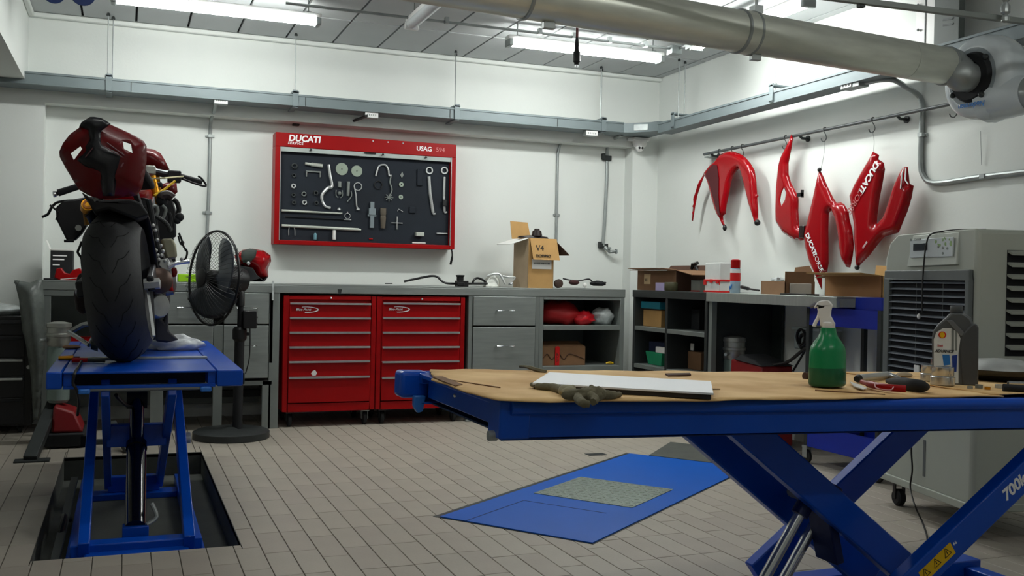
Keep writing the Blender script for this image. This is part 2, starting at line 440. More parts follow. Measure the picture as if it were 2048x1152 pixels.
def conduit(pts,r,label,clamps=(),m=galv,name='conduit',cat='conduit',yaxis=True):
    t=thing(name,label,cat,pts[-1])
    mk('pipe',B().tube(pts,r,10),m,t)
    for c in clamps:
        c=Vector(c)
        mk('clamp',B().box(c.x-r*1.1,c.x+r*1.1,c.y-r*1.2,c.y+r*1.4,c.z-.012,c.z+.012).box(c.x-r*2.6,c.x+r*2.6,c.y+r*.3,c.y+r*1.4,c.z-.008,c.z+.008) if yaxis else
           B().box(c.x-r*1.2,c.x+r*1.4,c.y-r*1.1,c.y+r*1.1,c.z-.012,c.z+.012).box(c.x+r*.3,c.x+r*1.4,c.y-.03,c.y+.03,c.z-.008,c.z+.008),m,t,bevel=.001)
    return t
Yc=YW-.016
A=lambda px,py:at(px,py,Y=Yc)
conduit(smoothpath([Vector((A(426,210).x,7.35,ztb)),Vector((A(425,215).x,7.471,ztb-.05)),A(421,250),A(419,330),A(417,400),A(414,470),A(412,560)],4),.0125,'thin galvanised conduit running down the back wall behind the pedestal fan',[A(420,272),A(415,425)])
conduit(smoothpath([Vector((A(1180,275).x,7.35,ztb)),A(1150,272),A(1128,278),A(1117,300),A(1115,330),A(1113,440),A(1112,500)],5),.0115,'galvanised conduit curving down the wall behind the open cardboard box',[A(1114,430)])
t=thing('air_line','galvanised air line pipe with brass taps dropping beside the corner column','air pipe',A(1205,500))
mk('pipe',B().tube(smoothpath([Vector((A(1216,270).x,7.36,ztb)),A(1216,290),A(1214,350),A(1210,430),A(1206,492)],4),.0145,10),galv,t)
for p in (A(1214,316),A(1207,492)):
    mk('clamp',B().box(p.x-.04,p.x+.04,p.y-.012,p.y+.016,p.z-.02,p.z+.02).box(p.x-.05,p.x-.03,p.y-.03,p.y+.01,p.z-.015,p.z+.035),darksteel,t,bevel=.003)
p=A(1207,492); mk('tap_valve',B().tube([p+Vector((0,-.02,-.01)),p+Vector((.04,-.05,-.05)),p+Vector((.085,-.06,-.045))],[.018,.016,.012],10).tube([p+Vector((.02,-.05,-.02)),p+Vector((.02,-.09,-.02))],.01,8).lathe([(.0,0),(.022,.002),(.022,.012),(0,.014)],p+Vector((.085,-.06,-.045)),(1,0,0),10),galv,t)
# black flexible hose under tray left of the cabinet
t=thing('flexible_conduit','black flexible conduit looping from a bracket to the label box above the tool cabinet','conduit',A(592,245))
p=A(592,215); q0=A(592,252)
mk('drop_box',bx(p.x-.025,p.x+.025,Yc-.03,Yc+.014,q0.z,ztb+.01),darksteel,t,bevel=.004)
mk('hose',B().tube(smoothpath([at(600,240,Y=7.546),at(650,247,Y=7.546),at(690,247,Y=7.524),at(712,240,Y=7.471),at(733,232,Y=7.223)],5),.011,8),black,t)
# right wall conduit
XR=XW-.016
R_=lambda px,py:at(px,py,X=XR)
conduit(smoothpath([Vector((4.032,4.765,ztb-.02)),Vector((4.096,4.549,ztb-.025)),at(1815,176,X=4.172),R_(1838,192),R_(1845,215),R_(1843,260),R_(1841,320),R_(1846,350),R_(1870,366),R_(1960,354),R_(2048,344),R_(2200,326)],5),.0155,'galvanised conduit bending from the right tray down and along the right wall',[R_(1844,270),R_(1968,353)],yaxis=False)
a=at(1684,173,X=4.01)
t=thing('junction_box','small grey junction box with white socket under the right tray','junction box',(4.043,a.y,ztb-.05))
mk('box_body',bx(3.999,4.075,a.y-.16,a.y,ztb-.045,ztb),galv,t,bevel=.003); mk('socket_face',bx(3.993,3.999,a.y-.10,a.y-.01,ztb-.04,ztb-.006),white,t,bevel=.002)
q=B()
for i in range(3): q.box(3.991,3.993,a.y-.035-.025*i,a.y-.025-.025*i,ztb-.032,ztb-.014)
mk('socket_slot',q,darksteel,t)
# security camera on column
cc=at(1281,290,Y=YB-.07)
t=thing('security_camera','white dome security camera on the corner column under the tray corner','camera',(cc.x,YB-.07,cc.z-.04))
mk('mount_plate',B().prism([(-.09,0),(.09,0),(.075,-.1),(-.075,-.1)],lambda a,b_,d:(cc.x+a,YB+b_,d),cc.z+.035,cc.z+.06),white,t,bevel=.004)
mk('housing',B().lathe([(.062,.035),(.06,.012),(.05,-.012),(.03,-.02)],(cc.x,YB-.055,cc.z)),white,t)
mk('dome',B().sphere((cc.x-.005,YB-.065,cc.z-.022),.036),white,t)
for dx in (-.014,.012): mk('lens',B().sphere((cc.x-.008+dx,YB-.096,cc.z-.028),.011,8,6),blackg,t)
# ================================================================ ceiling lamps
def fixture(a,b_,lit,label,m=None,group=None):
    a=Vector(a); b_=Vector(b_); d=(b_-a).normalized(); s_=Vector((-d.y,d.x,0)); mid=(a+b_)/2
    t=thing('ceiling_lamp',label,'lamp',(mid.x,mid.y,a.z-.05),group=group)
    q=B().bar(a+Vector((0,0,.035)),b_+Vector((0,0,.035)),.075,.03,side=s_); mk('housing',q,white,t,bevel=.004)
    n=8; prof=[(math.cos(math.pi+math.pi*k/n)*.042, math.sin(math.pi+math.pi*k/n)*.04) for k in range(n+1)]
    q=B(); vs=[]; i0=a+d*.03; i1=b_-d*.03
    for e in (i0,i1):
        for (u,w) in prof: vs.append(e+s_*u+Vector((0,0,w+.018)))
    N=n+1; fs=[(k,k+1,N+k+1,N+k) for k in range(n)]+[tuple(range(N)),tuple(range(N,2*N))[::-1],(0,N,2*N-1,N-1)]
    mk('diffuser',q.add(vs,fs),m or (litm if lit else unlit),t)
    for e,sg in ((a,1),(b_,-1)):
        mk('end_cap',B().bar(e,e+d*.032*sg,.09,.05,side=s_),galv if lit else white,t,bevel=.006)
        mk('hanger_bracket',B().bar(e+d*.06*sg+Vector((0,0,.052)),e+d*.09*sg+Vector((0,0,.052)),.05,.012,side=s_).tube([e+d*.075*sg+Vector((0,0,.055)),e+d*.075*sg+Vector((0,0,ZC-a.z))],.004,6),steelp,t,bevel=.002)
    return t
ZL=2.66
fixture((-.105,6.32,ZL),(1.13,6.32,ZL),1,'lit white strip lamp on the ceiling above the motorcycle')
fixture((2.39,6.29,ZL),(3.59,6.29,ZL),1,'lit white strip lamp on the ceiling behind the hanging cable')
fixture((1.68,6.16,ZL),(1.68,4.94,ZL),0,'unlit strip lamp pointing away from the back wall')
fixture((3.60,5.86,ZL),(3.60,4.64,ZL),1,'lit strip lamp along the right beam mostly hidden by the steel duct')
for k,(x,y) in enumerate(((.4,4.1),(.4,1.9),(2.7,1.9),(.4,-.4),(2.7,-.4))):
    fixture((x-.6,y,ZL),(x+.6,y,ZL),1,['lit strip lamp above the front end of the left lift, outside the picture','lit strip lamp behind the camera on the left','lit strip lamp behind the camera on the right','lit strip lamp far behind the camera on the left','lit strip lamp far behind the camera on the right'][k],m=litb)
t=thing('lamp_conduit','thin steel conduit linking the ceiling lamps along the ceiling','conduit',(2.2,6.12,ZL+.02))
mk('pipe',B().tube([(.88,6.1,2.70),(3.55,6.1,2.70),(3.60,6.06,2.70),(3.60,5.8,2.70)],.009,8),galv,t)
for x in (1.9,2.55,2.8,3.07,3.35): mk('clamp',bx(x-.012,x+.012,6.085,6.115,2.69,2.73),galv,t)
mk('connector_box',bx(3.54,3.62,6.06,6.14,2.66,2.72),galv,t,bevel=.004)
mk('connector_box',bx(3.57,3.63,5.88,5.94,2.66,2.72),galv,t,bevel=.004)
# pendant cable with plug
p=at(1153,130,Y=4.959)
t=thing('hanging_air_hose','black plug hanging on a thin red and black cable below the duct','hanging hose',(p.x,4.959,p.z))
zt=at(1153,-10,Y=4.959).z
mk('cable',B().tube([(p.x,4.959,p.z+.09),(p.x,4.959,ZC)],.008,8),mat('dark_red_hose','#5a1418',.5),t)
mk('plug_grip',B().lathe([(.008,.15),(.012,.12),(.013,.08),(.02,.07),(.021,.02),(.014,.012),(.012,0)],(p.x,4.959,p.z)),black,t)
mk('plug_pin',B().lathe([(.009,0),(.009,-.012)],(p.x,4.959,p.z)),chrome,t)
# blue hanging discs top left
for px,py,r,l in ((108,-14,.055,'blue round sign plate at the top edge, the left one of two'),(166,-12,.062,'blue round sign plate at the top edge, the right one of two')):
    p=at(px,py,Y=5.606)
    t=thing('round_sign',l,'sign',(p.x,5.606,p.z-r))
    mk('disc',B().lathe([(r*.98,0),(r,.002),(r,.006),(r*.98,.008)],p,(0,-1,0),28),bluesign,t)
    mk('hanging_wire',B().tube([(p.x,5.611,p.z+r*.9),(p.x,5.611,ZC)],.002,6),galv,t)
# ================================================================ BACK BENCH
fp=lambda px,py:at(px,py,Y=YF)
def X_(px,py=620): return fp(px,py).x
zlip=.935
# continuous worktop
WT=t=thing('worktop','long stainless steel worktop along the back wall','worktop',(1.5,7.223,.9))
mk('top_sheet',B().box(-.507,3.654,YF-.004,YW-.012,ZT-.012,ZT).box(-.507,3.654,YF-.004,YF+.02,ZT-.062,ZT-.010).box(-.507,3.654,YW-.03,YW-.012,ZT-.03,ZT),steel,t,bevel=.003)
mk('joint_bracket',B().prism([(0,0),(.03,0),(.022,-.035),(.008,-.035)],lambda a,b_,d:(X_(675,580)+a,YF-.006+d,ZT-.03+b_),-.002,.002),darksteel,t)
def rounddrawer(par,x0,x1,z0,z1,yf,name='drawer',hw=.13,m=steel):
    d=mk(name,B().box(x0,x1,yf-.012,yf+.012,z0,z1),m,par,bevel=.003)
    cx_=(x0+x1)/2; cz=z0+(z1-z0)*(.52 if z1-z0<.3 else .62)
    mk('handle',B().tube([(cx_-hw/2,yf-.010,cz),(cx_-hw/2,yf-.038,cz+.002),(cx_+hw/2,yf-.038,cz+.002),(cx_+hw/2,yf-.010,cz)],.0055,8),chrome,d)
    return d
# drawer unit right of trolleys
def drawer_unit(x0,x1,label,legs=True):
    t=thing('drawer_cabinet',label,'cabinet',((x0+x1)/2,7.223,0))
    b=B().box(x0,x0+.03,YF,YW-.05,.08,ZT-.012).box(x1-.03,x1,YF,YW-.05,.08,ZT-.012).box(x0+.03,x1-.03,YW-.07,YW-.05,.2,ZT-.012).box(x0+.03,x1-.03,YF,YW-.07,.25,.28).box(x0+.03,x1-.03,YF,YF+.03,ZT-.075,ZT-.062)
    mk('carcass',b,steelp,t,bevel=.002)
    zs=[(fp(1010,651).z,ZT-.068),(.33,fp(1010,654).z)]
    for (a,c) in zs: rounddrawer(t,x0+.035,x1-.035,a,c,YF)
    for lx in (x0+.02,x1-.02):
        for ly in (YF+.025,YW-.09): mk('leg',B().box(lx-.02,lx+.02,ly-.02,ly+.02,0,.10).box(lx-.028,lx+.028,ly-.028,ly+.028,0,.012),steelp,t,bevel=.002)
    return t
xr0=X_(936,700); xr1=X_(1077,700)
drawer_unit(xr0,xr1,'two-drawer stainless cabinet between red tool chest and open shelves')
# shelf unit
xs0=X_(1077,700); xs1=3.649
t=thing('shelf_unit','open stainless shelf unit at the right end of the back bench','shelf unit',((xs0+xs1)/2,7.223,0))
zA=fp(1160,655).z; zB=fp(1160,735).z
mk('side_panel',B().box(xs0+.001,xs0+.035,YF,YW-.05,.10,ZT-.012),steelp,t,bevel=.002)
mk('side_panel',B().box(xs1-.035,xs1,YF,YW-.05,.10,ZT-.012),steelp,t,bevel=.002)
mk('back_panel',bx(xs0+.035,xs1-.035,YW-.07,YW-.05,.10,ZT-.012),steelp,t)
mk('top_rail',bx(xs0+.035,xs1-.035,YF,YF+.03,ZT-.085,ZT-.062),steelp,t,bevel=.001)
mk('shelf',bx(xs0+.035,xs1-.035,YF-.002,YW-.07,zA-.02,zA+.016),steelp,t,bevel=.002)
mk('shelf',bx(xs0+.035,xs1-.035,YF-.002,YW-.07,zB-.03,zB+.012),steelp,t,bevel=.002)
mk('shelf',bx(xs0+.035,xs1-.035,YF+.05,YW-.07,.16,.19),steelp,t,bevel=.002)
for lx in (xs0+.02,xs1-.02):
    for ly in (YF+.025,YW-.09): mk('leg',B().box(lx-.02,lx+.02,ly-.02,ly+.02,0,.10),steelp,t,bevel=.002)
z1=zA+.016; z2=zB+.012
# red bags and bottles on the shelf
def blob(name,label,cat,c,r,sc,m,seed=1,amp=.12,group=None,par=None,n=18,mm=12):
    random.seed(seed); ph=[(random.uniform(3,9),random.uniform(0,6),random.uniform(0,6)) for _ in range(5)]
    b=B().sphere((0,0,0),1,n,mm)
    for i,v in enumerate(b.v):
        d=1+amp*sum(math.sin(v.x*p[0]+p[1])*math.sin(v.y*p[0]+p[2])*math.cos(v.z*p[0]*.8+p[2]) for p in ph)/2
        v=v*d; v=Vector((v.x*r*sc[0],v.y*r*sc[1],v.z*r*sc[2])); b.v[i]=v+Vector(c)
    zmin=c[2]-r*sc[2]*.92
    for v in b.v: v.z=max(v.z,zmin)
    random.seed(seed+100)
    return mk(name,b,m,par,label=label,cat=cat,group=group,ang=60)
blob('red_cloth_bag','large dark red cloth bundle filling the upper shelf','bag',(xs0+.24,7.093,z1+.085),.18,(1.1,.7,.52),mat('red_cloth','#a01014',.6,bump=.3,bscale=14),3,.25)
blob('plastic_pouch','smaller red pouch in the middle of the upper shelf','bag',(xs0+.42,7.007,z1+.05),.09,(1,.7,.62),mat('red_wrap','#c01824',.35,bump=.3,bscale=20),5,.3)
blob('clear_plastic_bag','crumpled clear plastic bag at the right of the upper shelf','bag',(xs1-.13,7.029,z1+.062),.1,(.95,.7,.72),plasticbag,6,.3)
# cardboard box lower shelf
a=fp(1088,722); b_=fp(1178,678); ax0,ax1=a.x,b_.x; bz=z2
t=thing('small_cardboard_box','brown cardboard box with red tag on the lower shelf of the back bench','box',((ax0+ax1)/2,7.061,bz))
mk('carton',bx(ax0,ax1,YF+.06,YF+.32,bz,bz+.145),cardd,t,bevel=.003)
mk('lid_flap',B().hexa([(ax0,YF+.06,bz+.145),(ax1,YF+.06,bz+.145),(ax1,YF+.32,bz+.145),(ax0,YF+.32,bz+.145),(ax0,YF+.19,bz+.175),(ax1,YF+.19,bz+.175),(ax1,YF+.2,bz+.18),(ax0,YF+.2,bz+.18)]),cardd,t)
mk('printed_scroll',B().tube(smoothpath([(ax0+.01,YF+.057,bz+.05),(ax0+.05,YF+.057,bz+.09),(ax0+.09,YF+.057,bz+.05),(ax0+.14,YF+.057,bz+.1),(ax0+.19,YF+.057,bz+.05),(ax0+.24,YF+.057,bz+.09),(ax1-.01,YF+.057,bz+.05)],6),.003,6),cardin,t)
mk('red_tag',B().prism([(0,0),(.035,0),(.037,.14),(.02,.147),(0,.14)],lambda a_,b2,d:(ax0+.115+a_,YF+.055-d,bz+.003+b2),0,.004),redink,t)
text('tag_lettering','STOP',(ax0+.143,YF+.05,bz+.03),(0,0,1),(-1,0,0),.02,cardin,t)
mk('yellow_clip',None or B().tube(smoothpath([(xs1-.12,YF+.06,z2+.012),(xs1-.09,YF+.05,z2+.02),(xs1-.06,YF+.06,z2+.01),(xs1-.09,YF+.08,z2+.012)],4),.007,6),yellow,label='small yellow clip lying on the lower shelf beside the cardboard box',cat='clip')
# ================================================================ ROLLER TOOL CABINETS
def roller(x0,x1,label,logo=True):
    t=thing('roller_cabinet',label,'tool chest',((x0+x1)/2,7.169,0),group=None)
    zt=.915; zb=.110; yf=YF+.005; yb=YF+.48; ed=.036
    b=B().box(x0,x0+ed,yf,yb,zb,zt).box(x1-ed,x1,yf,yb,zb,zt).box(x0+ed,x1-ed,yf,yb,zt-.028,zt).box(x0+ed,x1-ed,yf,yb,zb,zb+.055).box(x0+ed,x1-ed,yf+.02,yb,zb+.055,zt-.028)
    mk('body',b,red,t,bevel=.003)
    hs=[fp((x0+x1)/2*0+ (656 if x0<1.2 else 842),y).z for y in (606,635,664,693,722,753)]
    tops=hs; bots=hs[1:]+[zb+.060]
    for i,(a,c) in enumerate(zip(tops,bots)):
        d=mk('drawer',bx(x0+ed+.004,x1-ed-.004,yf-.006,yf+.02,c+.003,a+.002),red,t,bevel=.002)
        mk('handle',B().box(x0+ed+.006,x1-ed-.006,yf-.022,yf-.004,a-.006,a+.001).box(x0+ed+.006,x1-ed-.006,yf-.022,yf-.018,a-.011,a-.004),toolmet,d,label='long metal drawer pull')
    mk('bottom_frame',B().box(x0+.09,x1-.09,yf-.004,yf,zb+.05,zb+.053).box(x0+.05,x1-.05,yf-.003,yf,zb+.0,zb+.004),red,t)
    lx=(x0+x1)/2+.0; mk('lock',B().lathe([(.007,0),(.007,.006),(.004,.008)],(lx,yf,zt-.015),(0,-1,0),10),chrome,t)
    # oval emblem and script
    e=B(); n=26; ex,ez=x0+.155,hs[0]-.047
    for k in range(n): pass
    P=[(math.cos(2*math.pi*k/n)*.085,math.sin(2*math.pi*k/n)*.021) for k in range(n)]
    I=[(x_*.93-.004,z_*.78) for x_,z_ in P]
    vs=[(ex+p[0],yf-.0085,ez+p[1]) for p in P]+[(ex+p[0],yf-.0085,ez+p[1]) for p in I]
    fs=[(k,(k+1)%n,n+(k+1)%n,n+k) for k in range(n) if P[k][0]>-.03]
    mk('emblem_ring',B().add(vs,fs),whiteink,t,ang=0,solid=.0015)
    text('emblem_lettering','Blue-Point',(ex-.073,yf-.0085,ez-.007),(1,0,0),(0,0,1),.017,whiteink,t,shear=.3,offset=.01)
    for cxx in (x0+.06,x1-.06):
        for cy in (yf+.06,yb-.07):
            c=mk('caster',B().lathe([(.036,-.014),(.044,-.010),(.044,.010),(.036,.014)],(cxx,cy,.0445),(1,0,0),18),blackm,t)
            mk('caster_fork',B().box(cxx-.022,cxx-.018,cy-.03,cy+.03,.04,.098).box(cxx+.018,cxx+.022,cy-.03,cy+.03,.04,.098).box(cxx-.03,cxx+.03,cy-.035,cy+.035,.096,.112),galv if cxx==x1-.06 and x0<1.2 else darksteel,c,bevel=.002)
    return t
xa,xb,xc=X_(566,700),X_(752,700),X_(929,700)
r1=roller(xa,xb-.003,'red roller tool chest, the left one of the pair, with a hanging tag')
r2=roller(xb+.003,xc,'red roller tool chest, the right one of the pair, behind the front lift')
p=fp(626,745); mk('tag',B().prism([(-.02,-.004),(-.008,-.02),(.014,-.016),(.022,0),(.008,.02),(-.008,.014)],lambda a_,b2,d:(p.x+a_,YF-.03-d,p.z+b2),0,.006),paper,r1,bevel=.001)
# dark gap side posts of the bench
# left drawer unit behind the fan and left open bench
xl0,xl1=X_(322,650),X_(546,650)
t=thing('drawer_cabinet','wide stainless drawer cabinet behind the pedestal fan','cabinet',((xl0+xl1)/2,7.223,0))
z_a,z_b=fp(450,649).z,fp(450,757).z
xm=X_(437,650)
b=B().box(xl0-.02,xl0,YF,YW-.05,.45,ZT-.012).box(xl1-.025,xl1,YF,YW-.05,.45,ZT-.012).box(xl0,xl1,YW-.07,YW-.05,.1,ZT-.012).box(xl0,xl1,YF,YW-.07,z_b-.05,z_b-.02)
mk('carcass',b,steelp,t,bevel=.002)
mk('centre_post',bx(xm-.03,xm+.03,YF-.008,YF+.04,.01,z_a-.005),steelp,t,bevel=.002)
for (a,c) in ((xl0+.004,xm-.034),(xm+.034,xl1-.03)):
    rounddrawer(t,a,c,z_a+.005,ZT-.066,YF); rounddrawer(t,a,c,z_b,z_a-.006,YF)
mk('leg',bx(X_(524,800),X_(541,800),YF,YF+.04,0,z_b-.02),steelp,t,bevel=.002)
mk('leg',bx(xl0-.02,xl0+.02,YF,YF+.04,0,z_b-.02),steelp,t,bevel=.002)
mk('rear_rail',bx(xl0,xl1,YW-.12,YW-.08,.15,.2),darksteel,t,bevel=.002)
mk('leg',B().box(X_(538,700),X_(558,700),YF,YF+.04,0,ZT-.062),steelp,t,bevel=.002)
mk('masking_tape_tag',B().box(X_(543,590),X_(547,590),YF-.022,YF-.014,fp(545,600).z,ZT+.02),plasticbag,t)
# left end of bench: frame with lower shelf
xe0=X_(82,570); 
t=thing('open_bench','open grey steel bench frame left of the motorcycle','bench frame',(-.2,7.223,0))
mk('top_rail',bx(-.507,xl0-.02,YF-.002,YF+.035,ZT-.10,ZT-.062),steelp,t,bevel=.002)
for lx in (-.48,xl0-.06): mk('leg',bx(lx,lx+.045,YF,YF+.045,0,ZT-.10),steelp,t,bevel=.002)
mk('lower_shelf',bx(-.48,xl0-.02,YF+.05,YW-.06,.52,.55),steelp,t,bevel=.002)
mk('back_panel',bx(-.48,xl0-.02,YW-.07,YW-.06,.1,ZT-.012),steelp,t)
q=thing('parts_tray','red shallow parts tray on the lower shelf left of the motorcycle','tray',(-.3,7.223,.58))
mk('bin',B().box(-.40,-.16,YF+.06,YF+.3,.55,.56).box(-.40,-.16,YF+.06,YF+.07,.56,.63).box(-.40,-.39,YF+.06,YF+.3,.56,.63).box(-.17,-.16,YF+.06,YF+.3,.56,.63),red,q,bevel=.002)
mk('contents',B().box(-.385,-.175,YF+.08,YF+.28,.56,.60),steelp,q,bevel=.01)
# items on the left end of bench top
bt=lambda px,py,Y:at(px,py,Y=Y)
a=bt(100,560,7.223); c=bt(146,502,7.223)
t=thing('parts_box','black boxed product with white print on the bench left of the motorcycle','box',((a.x+c.x)/2,7.277,ZT))
mk('carton',bx(a.x,c.x,7.223,7.395,ZT,c.z),blackm,t,bevel=.003)
mk('open_flap',B().hexa([(a.x-.004,7.223,c.z),(a.x,7.223,c.z),(a.x,7.395,c.z),(a.x-.004,7.395,c.z),(a.x-.035,7.244,c.z+.07),(a.x-.03,7.244,c.z+.07),(a.x-.03,7.395,c.z+.07),(a.x-.035,7.395,c.z+.07)]),paper,t)
for k,w in ((.03,.8),(.055,.65),(.09,.4)): mk('print_line',bx(a.x+.015,a.x+.015+(c.x-a.x-.03)*w,7.219,7.223,c.z-k-.008,c.z-k),whiteink,t)
mk('lid',bx(a.x+.0,c.x,7.223,7.395,c.z,c.z+.012),paper,t,bevel=.002)
p=bt(140,545,7.061)
t=thing('red_brake_part','red folded plastic part on the bench end left of the rear tyre','motor part',(p.x,7.061,ZT))
mk('bracket',B().prism([(-.09,.02),(-.08,.09),(-.05,.1),(-.03,.06),(.0,.05),(.02,.085),(.06,.1),(.09,.05),(.06,.0),(-.06,-.0)],lambda a_,b2,d:(p.x+a_,7.007+d,ZT+b2*.8),0,.09),red,t,bevel=.006)
mk('white_strip',B().bar((p.x-.05,6.953,ZT+.006),(p.x+.08,6.964,ZT+.02),.03,.005),paper,t)
mk('leaf_of_tape',B().box(bt(88,558,7.007).x,bt(108,558,7.007).x,6.964,7.029,ZT,ZT+.012),blackm,label='black scrap of tape on the far left end of the bench',cat='tape',bevel=.003)
a=bt(356,556,7.115); c=bt(382,540,7.115)
mk('green_cloth',bx(a.x,c.x+.05,7.115,7.223,ZT,ZT+.055),lime,label='lime green box on the bench behind the fan',cat='box',bevel=.006)
# ================================================================ items on the back bench
def bp(px,Y=7.136): 
    q=at(px,570,Y=Y); return q.x
def bpt(px,py,Y): 
    q=at(px,py,Y=Y); return Vector((q.x,Y,max(q.z,ZT+.007)))
t=thing('handlebar','black bent handlebar lying on the worktop under the tool cabinet','handlebar',bpt(900,566,7.136))
mk('bar_tube',B().tube(smoothpath([bpt(808,563,7.179),bpt(835,557,7.158),bpt(862,552,7.136),bpt(875,554,7.136),bpt(885,563,7.115),bpt(900,567,7.115),bpt(950,567,7.115),bpt(975,567,7.115)],5),.0085,8),black,t)
mk('bar_tube',B().tube(smoothpath([bpt(945,567,7.115),bpt(948,560,7.115),bpt(955,556,7.136),bpt(966,560,7.136),bpt(972,566,7.136)],5),.0085,8),black,t)
a=bpt(913,566,7.072); mk('bar_clamp',B().box(a.x,a.x+.085,7.039,7.115,ZT,ZT+.045).lathe([(.027,.045),(.027,.075),(.034,.077),(.034,.088),(.0,.09)],(a.x+.03,7.077,ZT),n=12).box(a.x-.005,a.x+.05,7.029,7.072,ZT+.01,ZT+.03),black,t,bevel=.003)
t=thing('engine_cover','silver cast engine cover with curved arms beside the open box','engine part',bpt(1000,570,7.179))
mk('cover_plate',B().prism([(0,0),(.015,.05),(.05,.085),(.10,.09),(.125,.06),(.13,0)],lambda a_,b2,d:(bp(968,7.179)+a_,7.158+d+b2*.3,ZT+b2),0,.06),silverb,t,bevel=.008)
mk('curved_arm',B().tube(smoothpath([bpt(975,552,7.136),bpt(985,548,7.136),bpt(998,548,7.136),bpt(1004,556,7.126),bpt(1010,568,7.115)],5),[.008]*21,8),toolmet,t)
mk('curved_arm',B().tube(smoothpath([bpt(1005,552,7.158),bpt(1018,554,7.158),bpt(1030,555,7.147),bpt(1025,562,7.115),bpt(1018,569,7.093)],5),.007,8),toolmet,t)
mk('bolt',B().lathe([(.008,0),(.008,.02)],bpt(1020,568,7.082),(1,.2,.3),8),chrome,t)
mk('small_screw',B().tube([bpt(770,567,7.007),bpt(785,567,7.007)],.004,6),darksteel,label='small dark screw lying on the worktop left of the black handlebar',cat='screw')
# tall cardboard box
yb0=7.007
def cb(px,py,Y=yb0): return at(px,py,Y=Y)
L=cb(1055,572); R=cb(1108,572); T=cb(1060,476).z; 
xl,xr_=L.x,R.x; yb1=yb0+.24
t=thing('tall_cardboard_box','tall open cardboard box with hand lettering on the back bench','box',((xl+xr_)/2,yb0+.1,ZT))
w=.005
rot=Matrix.Translation((xl,yb0,0))@Matrix.Rotation(math.radians(6),4,'Z')@Matrix.Translation((-xl,-yb0,0))
xr_=xl+(xr_-xl)*1.02
xl2=xl; 
def cbx(*a_): return bx(*a_).xf(rot)
mk('front_wall',cbx(xl,xr_,yb0,yb0+w,ZT,T),card,t); mk('side_wall',cbx(xl,xl+w,yb0,yb1,ZT,T),mat('cardboard_light','#b5a084',.85),t)
mk('side_wall',cbx(xr_-w,xr_,yb0,yb1,ZT,T),card,t); mk('back_wall',cbx(xl,xr_,yb1-w,yb1,ZT,T),card,t)
mk('top_flap',B().hexa([(xl+.012,yb0-.004,T),(xr_+.02,yb0-.004,T),(xr_+.02,yb0,T),(xl+.012,yb0,T),(xl+.02,yb0-.05,T-.165),(xr_+.026,yb0-.05,T-.165),(xr_+.026,yb0-.046,T-.165),(xl+.02,yb0-.046,T-.165)][::1]).xf(rot),card,t,label='front flap folded down with handwriting')
fl=t.children[-1] if False else None
mk('top_flap',B().hexa([(xr_,yb0,T-.004),(xr_,yb0,T),(xr_,yb1,T),(xr_,yb1,T-.004),(xr_+.13,yb0-.02,T-.125),(xr_+.13,yb0-.02,T-.12),(xr_+.02,yb1,T-.12),(xr_+.02,yb1,T-.125)]).xf(rot),cardin,t,label='dark side flap bent outwards')
mk('top_flap',B().hexa([(xl-.0,yb0,T-.004),(xl,yb0,T),(xl,yb1,T),(xl,yb1,T-.004),(xl-.14,yb0+.03,T-.055),(xl-.14,yb0+.03,T-.05),(xl-.15,yb1,T-.045),(xl-.15,yb1,T-.05)]).xf(rot),paper,t,label='pale side flap bent outwards')
mk('top_flap',B().hexa([(xl-.02,yb1-.004,T),(xl+.15,yb1-.004,T),(xl+.15,yb1,T),(xl-.02,yb1,T),(xl-.02,yb1+.03,T+.14),(xl+.135,yb1+.03,T+.135),(xl+.135,yb1+.034,T+.135),(xl-.02,yb1+.034,T+.14)]).xf(rot),card,t,label='rear flap standing up')
mk('shipping_label',bx(xl+.035,xr_-.02,yb0-.003,yb0,T-.235,T-.16).xf(rot),paper,t)
q=B()
random.seed(3)
xx=xl+.05
while xx<xr_-.04:
    ww=random.uniform(.002,.006); q.box(xx,xx+ww,yb0-.0045,yb0-.003,T-.20,T-.185); xx+=ww+random.uniform(.001,.004)
mk('barcode',q.xf(rot),steelp,t,ang=0)
nn=Vector((0,-.05,-.165)).normalized(); uu=(rot.to_3x3()@Vector((1,0,0)))
o_=rot@Vector((xl+.05,yb0-.033,T-.095)); text('handwriting','V4',o_,uu,-(rot.to_3x3()@nn),.045,inkm,t,shear=.1,ext=.002)
o_=rot@Vector((xl+.045,yb0-.05,T-.145)); text('handwriting','DOHINO',o_,uu,-(rot.to_3x3()@nn),.022,inkm,t,ext=.002)
mk('black_cap_tray',B().lathe([(.13,.0),(.12,.012),(.03,.022)],(xl+.075,yb0+.09,T+.004),n=20,sy=.5).lathe([(.042,.02),(.034,.06),(.022,.065),(.02,.075),(.0,.076)],(xl+.09,yb0+.05,T),n=14),mat('dark_brown_plastic','#1c1210',.4),label='dark plastic cap and tray sitting on top of the tall open box',cat='plastic part')
